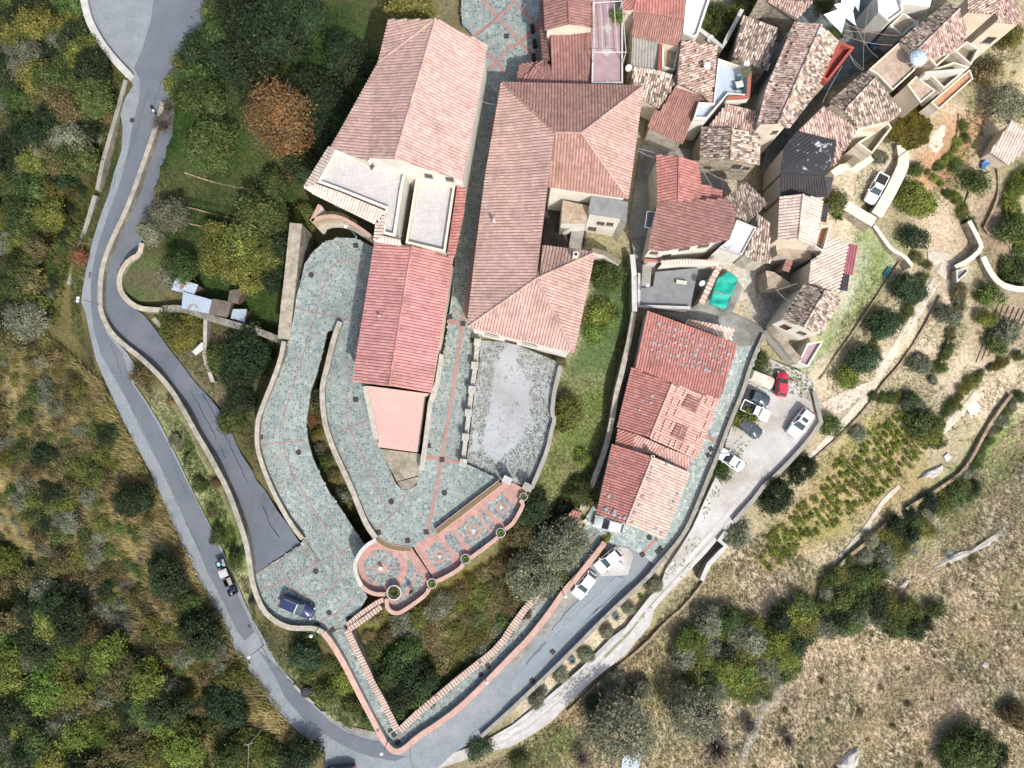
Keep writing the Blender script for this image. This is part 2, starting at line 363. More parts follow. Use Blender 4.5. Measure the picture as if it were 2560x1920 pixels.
def strip(name, uv, zf, w, mat, parent, lift=.05):      # brick band laid in the paving, follows the surface
    pts = resample([P(u, v, 2) for u, v in uv], .8)
    # put each point on the surface along its own line of sight
    def on(u, v):
        z = 0
        for _ in range(6): p = P(u, v, z); z = zf(p.x, p.y)
        return P(u, v, z)
    ring = resample([on(u, v) for u, v in uv], .8); vs = []; fs = []
    for i, p in enumerate(ring):
        d = (ring[min(i + 1, len(ring) - 1)] - ring[max(i - 1, 0)]); d.z = 0; d.normalize(); n = Vector((-d.y, d.x, 0)) * w / 2
        for q in (p + n, p - n): vs.append((q.x, q.y, zf(q.x, q.y) + lift))
        if i: fs.append((2 * i - 2, 2 * i - 1, 2 * i + 1, 2 * i))
    return mk(name, vs, fs, mat, parent)
def on_surface(u, v, zf):
    z = 0
    for _ in range(8): p = P(u, v, z); z = zf(p.x, p.y)
    return P(u, v, z)

low_uv = (t(1,1,"420,620 490,520 580,440 720,395 860,400 960,450 1060,500 1080,700 1010,900 965,1125 740,1100 690,1190 615,1200 580,1350 520,1580") + t(1,2,"470,60 430,340 450,500 490,640 560,800 640,950 740,1090 830,1230 930,1380 1000,1400 900,1600") + t(1,3,"900,60 960,180 900,290 770,440 580,480 500,450 390,455 270,445 160,390 60,300 0,200") + t(0,3,"2190,80 2172,0") + t(1,2,"-40,1659 0,1640 390,1390 410,1340 300,1190 190,1000 110,820 60,640 20,500 30,400 45,290 90,160 160,0") + t(1,1,"200,1600 270,1390 300,1200 330,1060 350,900 390,760"))
low, low_poly, low_z = sheet('lower_plaza', low_uv, Z_LOW, m_mortar, 1.2, thick=.4)
paving(low, low_poly, low_z, .37, 3)
up_uv = (t(1,1,"740,1105 1000,1130 960,1400 940,1659") + t(1,2,"940,30 1050,500 1080,560 1200,850 1260,915 1330,910 1390,870 1430,640 1480,300 1520,0") + t(1,1,"1580,1600 1640,1300 1690,900 1720,560 1780,250") + t(1,0,"1830,1659 1890,1250 1950,800 1990,400 1900,330 1780,200 1770,-150") + t(2,0,"400,-150 400,0 400,600 200,715 -40,900") + t(1,1,"2120,100 2060,600 1960,1165 1950,1240 1890,1640") + t(1,2,"1860,0 1830,200 1790,450 1760,690 1840,700 2110,830 1550,1290 1370,1410 1330,1400 1180,1390 1090,1350 1040,1340 960,1230 890,1080 820,900 740,730 660,560 590,370 560,200 560,20") + t(1,1,"600,1560 640,1350 690,1190"))
up, up_poly, up_z = sheet('upper_plaza', up_uv, Z_UP, m_mortar, 1.2, thick=.4)
paving(up, up_poly, up_z, .37, 5)
v_uv = (t(1,3,"590,485 770,450 830,580 980,870 1050,1000 1220,1340 1420,1160 1700,940 2050,660") + t(2,3,"0,460 240,150") + t(2,2,"360,1530 480,1420 620,1250 740,1250 850,1375 800,1370 680,1540 570,1650") + t(2,3,"450,130 330,310 150,540 0,700") + t(1,3,"1950,960 1750,1150 1560,1290 1400,1390 1280,1490 1210,1520 1150,1480 1090,1400 1000,1230 880,1000 760,760 660,590"))
vp, v_poly, v_z = sheet('stone_footpath', v_uv, Z_V, m_mortar, 1.0, thick=.4)
paving(vp, v_poly, v_z, .37, 8, 150)
east_uv = (t(2,2,"620,1250 640,1150 700,1050 1000,1100 1250,1200 1500,640 1560,600 1750,130 1790,0") + t(2,1,"1820,1500 1900,1310 1950,1300 2160,1310 2090,1480 2020,1640") + t(2,2,"1910,300 1810,560 1730,760 1650,960 1570,1150 1505,1270 1420,1390 1250,1580 1160,1500 1000,1400 850,1377 740,1250"))
ea, ea_poly, ea_z = sheet('stone_walkway', east_uv, Z_EAST, m_mortar, 1.2, thick=.4)
paving(ea, ea_poly, ea_z, .4, 9, 150, cols=[A(160,176,172), A(176,190,184), A(150,166,164), A(186,196,190)])
lot, lot_poly, lot_z = sheet('gravel_car_park', t(3,1,"-60,1400 100,1480 300,1560 400,1650") + t(3,2,"390,40 420,250 440,360 300,520 150,690 0,850") + t(2,2,"2050,1050 1900,1220 1760,1350 1640,1490") + t(2,3,"1500,0 1400,80 1230,290 1190,430 980,680 700,900 500,1090 330,1270 130,1400 0,1470") + t(1,3,"1900,1560 1600,1659 1460,1740 1460,1700 1700,1530 1950,1440") + t(2,3,"0,1290 290,1060 600,790 850,540 1050,390 1180,230 1290,60") + t(2,2,"1330,1600 1450,1420 1560,1240 1690,950 1760,800 1830,560 1920,300 2020,0"), Z_LOT, m_gravel, 2.0)
# lanes of the old village
lane, lane_poly, lane_z = sheet('village_lane', t(2,0,"1120,1250 1700,1300 1900,1659") + t(2,1,"1240,0 1200,500 1130,620 1600,640 1900,700 2000,830 1900,1040 2190,1180 2150,1330 1920,1330 1880,1270 1150,1000 1080,1000 1050,520 1010,300"), [(1610,380,2.2),(1600,600,1.2),(1600,720,.4),(1620,780,-.6),(1800,800,-1.4),(1880,850,-1.7),(1800,450,2)], m_lane, 1.5)
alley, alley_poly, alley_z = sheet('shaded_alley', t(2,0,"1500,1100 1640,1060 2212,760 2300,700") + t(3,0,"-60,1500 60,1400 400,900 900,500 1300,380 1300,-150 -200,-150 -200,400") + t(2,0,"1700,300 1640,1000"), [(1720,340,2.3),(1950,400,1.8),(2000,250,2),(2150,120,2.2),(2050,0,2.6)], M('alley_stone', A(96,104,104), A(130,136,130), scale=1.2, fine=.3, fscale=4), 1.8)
gard, gard_poly, gard_z = sheet('gravel_garden', t(1,1,"1945,1280 2080,1290") + t(2,1,"0,1300 420,1480 370,1640") + t(2,2,"345,100 330,250 380,300 330,400 290,560 160,880 80,870") + t(1,2,"2120,830 1840,700 1815,690 1850,450 1870,250") + t(1,1,"1900,1640 1930,1500"), 2.4, m_garden, 1.5, thick=.3)

# ------------------------------------------------------------------ terrain
ctrl = [(-400,0,-34),(0,0,-21),(150,100,-14),(180,350,-12),(0,480,-23),(120,480,-15),(0,960,-23),(150,900,-13),(250,1150,-12.5),(0,1440,-24),(280,1440,-13),(0,1920,-25),(400,1920,-14),(560,1800,-10.5),(-400,1000,-36),(-400,1900,-36),(200,1700,-17),(640,1950,-10),
 (470,100,-9),(520,60,-7),(520,100,-6.5),(650,120,-4),(480,480,-6.2),(620,480,-4.8),(560,650,-5.2),(660,720,-4.3),(720,300,-3),(760,120,-1),(350,720,-5.6),(430,860,-5.8),(560,920,-4.8),(640,1000,-3.6),(500,1000,-5.2),(600,1120,-3.9),(640,1250,-2.9),
 (420,1080,-8.6),(520,1250,-7.6),(600,1450,-7),(680,1600,-5.8),(780,1720,-5.6),(900,1800,-5.6),(560,1330,-7.6),(330,900,-8.8),
 (880,100,1),(1000,-60,3),(1240,60,3.7),(1400,-60,4),(1500,300,2.5),(1700,200,2.4),(1900,200,1.6),(2100,100,2),(2200,100,1.2),(2400,60,.5),(2560,20,-1.5),(1700,500,1.4),(1800,650,0),(1800,780,-1.6),(1950,800,-2.2),
 (1430,680,1),(1430,850,.6),(1420,1000,0),(1380,1180,-.8),(1330,1280,-1.3),(1270,1000,1.8),(1250,850,2.4),(1110,900,2.5),(1000,900,2),
 (1600,1000,-3),(1540,1200,-3.2),(1950,950,-3.9),(1850,1200,-4.5),(1700,1400,-5),(1560,1550,-5.4),(1450,1560,-4.9),(1300,1720,-5.8),(1200,1800,-6.3),(1100,1950,-7),
 (2060,1000,-5.2),(1950,1180,-5.6),(1850,1300,-6),(1750,1420,-6.2),(1600,1600,-6.6),(1500,1700,-7),(1400,1800,-7.3),(1250,1920,-7.6),
 (2150,1150,-6.6),(2250,1000,-6.6),(2150,1350,-7.2),(2300,1150,-7.6),(2400,1300,-9.3),(2560,1200,-10),(2560,1600,-11.5),(2250,1450,-8.4),(2250,1700,-10),(2000,1700,-9),(1700,1750,-8),(1700,1930,-8.8),(1500,1900,-8.3),(2560,1950,-13),(2300,1950,-12),(2000,1950,-10.5),(1900,1500,-7),
 (2560,700,-7),(2450,560,-5),(2380,650,-4.2),(2250,720,-4),(2150,820,-4.2),(2060,900,-4.6),(2560,300,-5),(2480,420,-3.6),(2350,500,-3.2),(2200,560,-2.2),(2150,650,-3),(2050,780,-3.2),(2150,460,-1),(2250,380,-1),(2350,250,-1.5),(2450,150,-2.4),
 (1100,1500,-4.2),(1050,1650,-5),(1000,1750,-5.4),(1200,1550,-4.4),(1300,1450,-3.8),(1400,1330,-3),(1250,1350,-3.5),(900,1560,-3.8),(1380,1420,-3.6),
 (-900,800,-44),(-900,-600,-40),(-900,2400,-46),(700,-500,-6),(1300,-500,5),(2000,-500,3),(3200,-400,-10),(3200,800,-18),(3200,1900,-26),(2400,2600,-24),(1200,2600,-16),(200,2600,-32)]
cw = np.array([tuple(P(*q)) for q in ctrl])
def terr_raw(x, y):
    x = np.asarray(x, float); y = np.asarray(y, float)
    d = (x[..., None] - cw[:, 0]) ** 2 + (y[..., None] - cw[:, 1]) ** 2 + .5
    wgt = d ** -1.6
    return (wgt * cw[:, 2]).sum(-1) / wgt.sum(-1)
def hashnoise(x, y, s, seed=0):     # smooth value noise
    g = np.random.default_rng(seed).random((64, 64))
    fx = np.asarray(x) / s; fy = np.asarray(y) / s; ix = np.floor(fx).astype(int); iy = np.floor(fy).astype(int); ax = fx - ix; ay = fy - iy
    ax = ax * ax * (3 - 2 * ax); ay = ay * ay * (3 - 2 * ay); q = lambda i, j: g[i % 64, j % 64]
    return q(ix, iy) * (1 - ax) * (1 - ay) + q(ix + 1, iy) * ax * (1 - ay) + q(ix, iy + 1) * (1 - ax) * ay + q(ix + 1, iy + 1) * ax * ay - .5
def steps(a, b, s): return np.arange(a, b, s)
gx1 = np.concatenate([[-900, -500, -320, -220, -160, -125, -106], steps(-98, 86, .75), [89, 94, 105, 125, 170, 260, 450, 900]])
gy1 = np.concatenate([[-900, -450, -260, -160, -110, -85, -72], steps(-64, 80, .75), [82, 86, 95, 120, 170, 280, 500, 900]])
GX, GY = np.meshgrid(gx1, gy1, indexing='ij')
GZ = terr_raw(GX, GY) + hashnoise(GX, GY, 5, 1) * .5 + hashnoise(GX, GY, 1.9, 2) * .3
for _ in range(2):
    GZ[1:-1, 1:-1] = (GZ[1:-1, 1:-1] * 2 + GZ[:-2, 1:-1] + GZ[2:, 1:-1] + GZ[1:-1, :-2] + GZ[1:-1, 2:]) / 6
CLAMPED = np.zeros(GX.shape, bool)
for poly, zf in SHEETS:
    xs = [p[0] for p in poly]; ys = [p[1] for p in poly]
    i0, i1 = np.searchsorted(gx1, [min(xs) - 2, max(xs) + 2]); j0, j1 = np.searchsorted(gy1, [min(ys) - 2, max(ys) + 2])
    sx, sy = GX[i0:i1, j0:j1], GY[i0:i1, j0:j1]
    if sx.size == 0: continue
    core = pip(sx, sy, poly); ins = core.copy()
    for a in range(8):
        ins |= pip(sx + .75 * math.cos(a * math.pi / 4), sy + .75 * math.sin(a * math.pi / 4), poly)
    zz = zf(sx.ravel(), sy.ravel()).reshape(sx.shape) - .28
    sub = GZ[i0:i1, j0:j1]
    near = ins.copy()
    for a in range(12): near |= pip(sx + 2.2 * math.cos(a * math.pi / 6), sy + 2.2 * math.sin(a * math.pi / 6), poly)
    near &= ~ins & (sub > zz + .1) & (sub < zz + 1.6); sub[near] = zz[near] + .12
    sub[ins] = np.minimum(sub[ins], zz[ins]); CLAMPED[i0:i1, j0:j1] |= core
def ground(x, y):
    i = int(np.clip(np.searchsorted(gx1, x) - 1, 0, len(gx1) - 2)); j = int(np.clip(np.searchsorted(gy1, y) - 1, 0, len(gy1) - 2))
    a = (x - gx1[i]) / (gx1[i + 1] - gx1[i]); b = (y - gy1[j]) / (gy1[j + 1] - gy1[j])
    return float(GZ[i, j] * (1 - a) * (1 - b) + GZ[i + 1, j] * a * (1 - b) + GZ[i, j + 1] * (1 - a) * b + GZ[i + 1, j + 1] * a * b)
def G(u, v):                        # photo pixel -> point on the ground
    z = -4.0
    for _ in range(14): p = P(u, v, z); z = z * .35 + ground(p.x, p.y) * .65
    p = P(u, v, z); return Vector((p.x, p.y, ground(p.x, p.y)))
def to_uv(x, y, z):
    dz = np.asarray(z) - HC; cy = np.asarray(y) * CT + dz * ST; cz = -np.asarray(y) * ST + dz * CT
    return 1280 + F * np.asarray(x) / -cz, 960 - F * cy / -cz
UU, VV = to_uv(GX, GY, GZ)
# ground cover colours by area
base = np.empty(GX.shape + (3,))
def lerp3(a, b, k): return np.asarray(a) * (1 - k[..., None]) + np.asarray(b) * k[..., None]
nz = np.clip(hashnoise(GX, GY, 7, 4) * 1.6 + hashnoise(GX, GY, 2.5, 5) + .5, 0, 1)
kr = np.clip((UU - 1000) / 500, 0, 1)
left = lerp3(A(88, 88, 56), A(120, 112, 76), nz); right = lerp3(A(204, 188, 162), A(164, 156, 122), nz)
base = left * (1 - kr[..., None]) + right * kr[..., None]
AREAS = [  # photo outline, colour a, colour b
 (t(0,2,"300,0 900,0 1700,1659 900,1659"), A(168,156,112), A(112,112,70)),
 (t(0,3,"700,0 1700,0 2200,900 2212,1659 1300,1659"), A(160,150,104), A(110,112,66)),
 (t(0,2,"900,0 1000,0 1780,1659 1600,1659 1250,900"), A(150,140,118), A(112,116,80)),
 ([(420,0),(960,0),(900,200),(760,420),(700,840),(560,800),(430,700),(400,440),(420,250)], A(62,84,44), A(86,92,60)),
 ([(350,1000),(420,980),(640,1400),(640,1600),(990,1860),(700,1760),(580,1480)], A(112,134,72), A(168,168,128)),
 ([(380,900),(560,830),(690,860),(640,960),(640,1040),(560,1080)], A(96,100,70), A(130,120,96)),
 ([(300,650),(420,640),(420,780),(330,780)], A(86,104,62), A(110,98,80)),
 (t(2,1,"700,560 1000,560 1060,1000 960,1500 900,1659 400,1659 460,1520 640,1100"), A(112,128,82), A(92,112,70)),
 (t(2,2,"380,0 900,0 860,350 700,850 560,1150 150,1050 160,900 300,560 400,300"), A(112,130,70), A(140,138,96)),
 ([(880,1560),(1320,1330),(1460,1330),(1280,1600),(1000,1810)], A(128,124,72), A(96,96,52)),
 (t(3,1,"700,200 1200,560 300,1659 -100,1659 450,1250 750,500"), A(190,190,168), A(134,150,92)),
 (t(3,1,"1260,240 1500,100 1700,300 1830,480 1600,650 1420,850 1000,1659 840,1659 1200,1100 1420,700 1340,400"), A(214,196,170), A(196,176,150)),
 (t(3,2,"840,0 1000,0 640,420 300,720 100,1000 0,1050 380,600"), A(200,188,160), A(150,150,110)),
 (t(3,0,"1220,1350 1420,1250 1500,1000 1700,1000 1950,900 1700,1500 1500,1659 1200,1659"), A(186,150,118), A(160,134,100)),
 (t(3,1,"1750,0 2000,0 2150,560 1950,700 1830,480"), A(178,160,140), A(160,142,120)),
 (t(3,1,"1800,900 2212,960 2212,1300 1850,1500 1780,1480"), A(186,164,142), A(166,146,124)),
 (t(3,2,"1100,100 1500,900 900,1150 0,1659 -200,1500 150,1100 500,600"), A(178,160,118), A(146,146,82)),
 (t(3,2,"1700,600 2000,250 2212,200 2212,700 1900,1000 1400,1500 1100,1659 1150,1300 1300,1000"), A(160,164,122), A(130,142,88)),
 (t(2,3,"0,1500 600,1000 1000,560 1300,300 1600,700 1000,1659 0,1659"), A(190,170,134), A(130,140,86)),
 (t(2,3,"0,1180 480,690 1150,60 1280,0 1290,80 1000,420 560,800 0,1280"), A(205,192,166), A(186,170,140)),
 (t(3,0,"500,1300 1000,1200 1250,1400 1100,1659 500,1659"), A(222,208,186), A(200,186,160)),
 (t(2,1,"1900,640 2212,560 2320,560 2570,590 2560,800 2330,1110 2212,1250 2100,1150 1990,900"), A(204,200,192), A(176,170,160)),
]
for uv, ca, cb in AREAS:
    k = pip(UU, VV, uv).astype(float)
    for _ in range(3):
        k[1:-1, 1:-1] = (k[1:-1, 1:-1] * 2 + k[:-2, 1:-1] + k[2:, 1:-1] + k[1:-1, :-2] + k[1:-1, 2:]) / 6
    base = base * (1 - k[..., None]) + lerp3(ca, cb, nz) * k[..., None]
nxg, nyg = GX.shape
idx = np.arange(nxg * nyg).reshape(nxg, nyg)
fq = np.stack([idx[:-1, :-1], idx[1:, :-1], idx[1:, 1:], idx[:-1, 1:]], -1).reshape(-1, 4)
gm = bpy.data.meshes.new('ground'); gm.from_pydata(np.stack([GX, GY, GZ], -1).reshape(-1, 3).tolist(), [], fq.tolist())
at = gm.attributes.new('col', 'FLOAT_COLOR', 'POINT'); cc = np.ones((nxg * nyg, 4), np.float32); cc[:, :3] = base.reshape(-1, 3); at.data.foreach_set('color', cc.ravel())
gm.polygons.foreach_set('use_smooth', [True] * len(gm.polygons))
gm.materials.append(M('ground_cover', attr=True, rough=.98, fine=.45, fscale=2.6, bump=.7, bscale=3, spec=.05))
tag(link('ground', gm), kind='structure')
# ------------------------------------------------------------------ walls along roads and gardens
def wall(name, label, uv, zc, h, wd, depth, mat, cap=None, cap_t=.08, cap_o=.05, step=1.0, cat='wall', smooth=1, group=None, top=None):
    """uv polyline seen at the wall's top; zc heights of the foot (list or const)"""
    zf = (lambda u, v: zc) if isinstance(zc, (int, float)) else (lambda u, v, f=idw(zc): float(f(np.array(u), np.array(v))))
    pts = [P(q[0], q[1], zf(q[0], q[1]) + h) for q in uv]
    if smooth: pts = chaikin(pts, smooth)
    pts = resample(pts, step)
    def run(name, half, z0, z1, mat, parent):
        vs = []; fs = []
        for i, p in enumerate(pts):
            a = pts[max(i - 1, 0)]; b = pts[min(i + 1, len(pts) - 1)]; d = b - a; d.z = 0; d.normalize(); n = Vector((-d.y, d.x, 0)) * half
            for q, z in ((p + n, z1), (p - n, z1), (p - n, z0), (p + n, z0)): vs.append((q.x, q.y, p.z + z))
            if i:
                k = 4 * i
                for j in range(4): fs.append((k - 4 + j, k + j, k + (j + 1) % 4, k - 4 + (j + 1) % 4))
        k = len(vs) - 4
        fs += [(0, 1, 2, 3), (k + 3, k + 2, k + 1, k)]
        return mk(name, vs, fs, mat, parent)
    base = pts[len(pts) // 2]
    T = thing(name, label, cat, (base.x, base.y, base.z - h - depth), group=group)
    run('wall_body', wd / 2, -h - depth, -(cap_t if cap else 0), mat, T)
    if cap: run('coping', wd / 2 + cap_o, -cap_t, 0.0, cap, T)
    return T, pts
def striped_coping(T, pts, wd, cols, pitch=.18):
    """row of single coping tiles laid across the top of a wall"""
    pts = resample(pts, .2); L = 0; nxt = 0; k = 0; shared = None
    mts = [M('coping_tile_pink', cols[0], tuple(c * .85 for c in cols[0]), rough=.85, rnd=.12), M('coping_tile_cream', cols[1], tuple(c * .88 for c in cols[1]), rough=.85, rnd=.1)]
    for a, b in zip(pts, pts[1:]):
        L += (b - a).length
        if L < nxt: continue
        nxt += pitch
        d = b - a; ang = math.atan2(d.y, d.x); i = k % 2; key = ('ct', i, round(wd, 2), pitch)
        if key not in COPS:
            w2 = pitch * .5; h = .075 if i == 0 else .04
            COPS[key] = mesh('coping_tile', [(-w2, -wd/2, -.02), (w2, -wd/2, -.02), (w2, wd/2, -.02), (-w2, wd/2, -.02), (-w2*.5, -wd/2, h), (w2*.5, -wd/2, h), (w2*.5, wd/2, h), (-w2*.5, wd/2, h)],
                        [(3,2,1,0),(4,5,6,7),(0,1,5,4),(1,2,6,5),(2,3,7,6),(3,0,4,7)], mts[i])
        o = bpy.data.objects.new('coping_tile', COPS[key]); COL.objects.link(o); o.parent = T
        o.location = a - Vector(T.location); o.rotation_euler = (0, 0, ang); k += 1
COPS = {}

m_rampcap = M('ramp_wall_top', A(196, 190, 176), A(160, 152, 136), scale=1.2, rough=.9, fine=.2)
Z_ARC = [(q[0], q[1], -9.7) for q in LOT_ARC]
wall('parapet_wall', 'broad white curved parapet wall around the asphalt turning area', LOT_ARC, -9.7, .9, .95, 3, m_concw, m_concw)
wall('retaining_wall', 'long stone wall curving between the two asphalt roads up to the plaza', WALL_A, [(q[0], q[1], float(idw(Z_RAMP + Z_LOW)(np.array(q[0]), np.array(q[1])))) for q in WALL_A], .9, .55, 4.5, m_wall, m_rampcap)
wall('parapet_wall', 'pink topped parapet rounding the point of the stone footpath above the road', PARAPET, Z_V, .95, .62, 3.2, m_concw, m_pink, .1)
wall('road_wall', 'low grey concrete wall leading to the white parapet beside grass', t(0,0,"1085,690 1020,930 950,1180 880,1420 840,1640"), -10.2, .7, .5, 2.5, m_wall, m_conc, smooth=0)
wall('road_wall', 'low concrete roadside wall overgrown by a round dry bush', t(0,1,"820,30 760,240 690,460 630,670 595,800"), -10.4, .6, .55, 2.5, m_wall, m_conc, smooth=0)
wall('orchard_wall', 'rubble stone wall between the ramp road and the shaded orchard', t(0,0,"1490,1260 1430,1500 1385,1659") + t(0,1,"1370,20"), -8.8, 1.6, .5, 2, m_wall, m_rampcap)
wall('orchard_wall', 'curved pale stone wall around the small round vegetable plot', t(0,1,"1225,440 1205,540 1110,590 1050,670 1025,770 1045,870 1110,950 1200,1005 1300,1015 1400,1020"), [(330,620,-7.2),(300,700,-7),(330,780,-6.4),(420,790,-5.8)], 1.9, .6, 3, m_wall, M('pale_wall_top', A(206,196,176), A(176,164,142), scale=1.5, fine=.2))
wall('orchard_wall', 'long rubble wall running below the tin roofed sheds to the plaza', t(0,1,"1400,1010 1560,1000 1760,1070 2000,1140 2212,1200") + t(1,1,"60,1220 230,1290"), [(420,780,-6.2),(640,830,-4),(705,850,-3)], 1.8, .9, 3, m_wall, m_wall, .05, .0)
wall('garden_wall', 'narrow stone wall going down from the rubble wall past a white sheet', t(0,1,"1775,1090 1770,1300 1765,1450 1840,1640"), [(515,800,-5.4),(530,950,-5)], 1.5, .4, 2, m_wall, m_rampcap)
wall('plaza_wall', 'thick rubble wall with flat bank between dark orchard and paved ramp', t(1,1,"345,270 320,500 295,760 265,1000 240,1270"), [(735,560,1.6),(710,850,1)], .6, 1.5, 6, m_wall, M('bank_top', A(186,178,160), A(150,140,122), scale=.8, fine=.25, fscale=4))
wall('plaza_wall', 'stone edged wall on the outer side of the long paved ramp', t(1,1,"240,1290 210,1450 140,1640") + t(1,2,"60,180 15,300 5,430 10,560 60,720 110,850 190,1020 300,1210 400,1340"), [(705,860,1.2),(640,1060,.6),(720,1200,.1),(760,1350,-.8)], .85, .45, 5, m_wall, m_rampcap)
wall('plaza_wall', 'stone wall curving between the lower and the upper paved ramp', t(1,1,"725,1120 675,1250 615,1500 580,1640") + t(1,2,"570,60 575,200 600,370 665,560 745,730 825,900 895,1080 960,1230 1035,1330"), [(850,810,2.1),(810,960,2.5),(830,1100,2.8),(900,1300,2.9)], .8, .55, 4, m_wall, m_rampcap)
wall('kerb', 'weedy stone kerb wedge at the foot of the paved ramp', t(1,2,"405,1350 470,1440 540,1530"), -1.2, .25, .35, .5, m_wall)
# striped coping walls along the footpath
CP = (A(208, 170, 154), A(236, 222, 206))
T1, p1 = wall('coping_wall', 'wall with pink and cream tile coping dropping along the narrow footpath leg', t(1,3,"790,470 870,640 960,820 995,905 1040,985 1110,1110 1165,1220 1220,1330"), Z_V, .9, .55, 3, m_wall, None, smooth=0)
striped_coping(T1, p1, .8, CP)
T1, p1 = wall('coping_wall', 'long wall with pink and cream tile coping beside the dark paved footpath', t(1,3,"1240,1335 1420,1165 1700,935 2050,655 2140,555") + t(2,3,"0,440 110,290 230,150") + t(2,2,"330,1560 400,1500"), Z_V, .9, .55, 3, m_wall, None, smooth=0)
striped_coping(T1, p1, .85, CP)
T1, p1 = wall('coping_wall', 'short upper wall with pale tile coping below the round terrace', t(1,3,"800,465 940,370 1085,265"), -1.6, 1.0, .5, 3, m_wall, None, smooth=0)
striped_coping(T1, p1, .7, (A(236, 196, 174), A(246, 222, 200)))
T1, p1 = wall('coping_wall', 'short darker tile coped wall edging the plaza below the round terrace', t(1,3,"785,425 900,330 1030,240 1110,200"), -1.5, .8, .45, 2, m_wall, None, smooth=0)
striped_coping(T1, p1, .6, (A(150, 108, 88), A(206, 176, 150)))
# gravel garden
PIER = M('pier_stone', A(206, 202, 192), A(170, 166, 154), scale=2, fine=.2)
wall('garden_wall', 'pale low wall with piers between the alley and the gravel garden', t(1,1,"1910,1300 1895,1500") + t(1,2,"1862,60 1830,330 1800,560 1785,700"), Z_UP, 1.0, .42, 1, m_concw, PIER, smooth=0)
for i, (x, y) in enumerate(t(1,1,"1915,1300 1890,1500") + t(1,2,"1865,50 1835,250 1810,460 1790,680")):
    pr = P(x, y, 4.4); o = MB().box((pr.x, pr.y, 3.6), (1, -.1), (.75, .8, 1.9)).box((pr.x, pr.y, 4.58), (1, -.1), (.85, .9, .1)).build('garden_pier', PIER)
    tag(o, 'pale square stone pier on the wall beside the gravel garden', 'pier', 'piers along the gravel garden wall')
wall('garden_wall', 'grey stone wall between the gravel garden and the grass strip', t(2,1,"420,1500 385,1640") + t(2,2,"360,100 345,260 370,305 345,390 310,560 230,760 170,900"), 2.3, .9, .42, 3, m_wall, m_conc)
wall('lane_wall', 'long grey wall between the grass strip and the village lane', t(2,1,"1040,540 1055,700 1060,1030"), .9, 1.5, .55, 3, m_conc, m_concw, smooth=0)
wall('lane_wall', 'crooked stone wall between the grass strip and the red roofed house', t(2,1,"1055,1040 1020,1250 985,1400 945,1580") + t(2,2,"905,60 870,280 850,380 810,560 720,800 660,950 600,1090"), [(1580,780,.3),(1550,900,0),(1500,1150,-1.2),(1460,1270,-1.8)], 1.3, .55, 3, m_wall, m_rampcap)
EAST_W = t(2,1,"2180,1230 2120,1360 2050,1540") + t(2,2,"2000,60 1890,320 1790,590 1710,780 1630,980 1550,1170 1490,1290 1400,1410 1240,1590") + t(2,3,"1180,10 800,360 490,680 200,960 0,1150") + t(1,3,"2100,1250 1945,1390")
wall('walkway_wall', 'double railed concrete wall between the paved walkway and the car park', EAST_W, Z_EAST + [(1500,1520,-3.7),(1300,1720,-4.9),(1210,1840,-5.7)], .75, .4, 2.6, m_conc, M('grey_coping', A(170,166,156), A(140,136,128), scale=1.5))
wall('terrace_wall', 'stepped brick and concrete wall along the outer edge of the car park', t(3,2,"400,60 430,200 460,330 380,450 290,560 180,680 70,790") + t(2,2,"2180,880 2080,1010 1990,1110 1920,1190"), Z_LOT, .6, .45, 3, M('brick_wall', A(190,140,108), A(206,190,168), scale=.5, lo=.45, hi=.55), m_conc, smooth=0)
wall('terrace_wall', 'angled pale concrete wall at the bend of the gravel track', t(2,2,"1850,1280 1790,1350 1850,1400 1700,1560") + t(2,3,"1640,40"), -4.6, .8, .5, 2.5, m_conc, m_concw, smooth=0)
wall('pink_wall', 'thick pinkish parapet between the white cars and the footpath', t(2,2,"790,1390 700,1500 620,1600") + t(2,3,"530,60"), Z_V, 1.05, .6, 2, m_pink, m_pink, .06, .03, smooth=0)

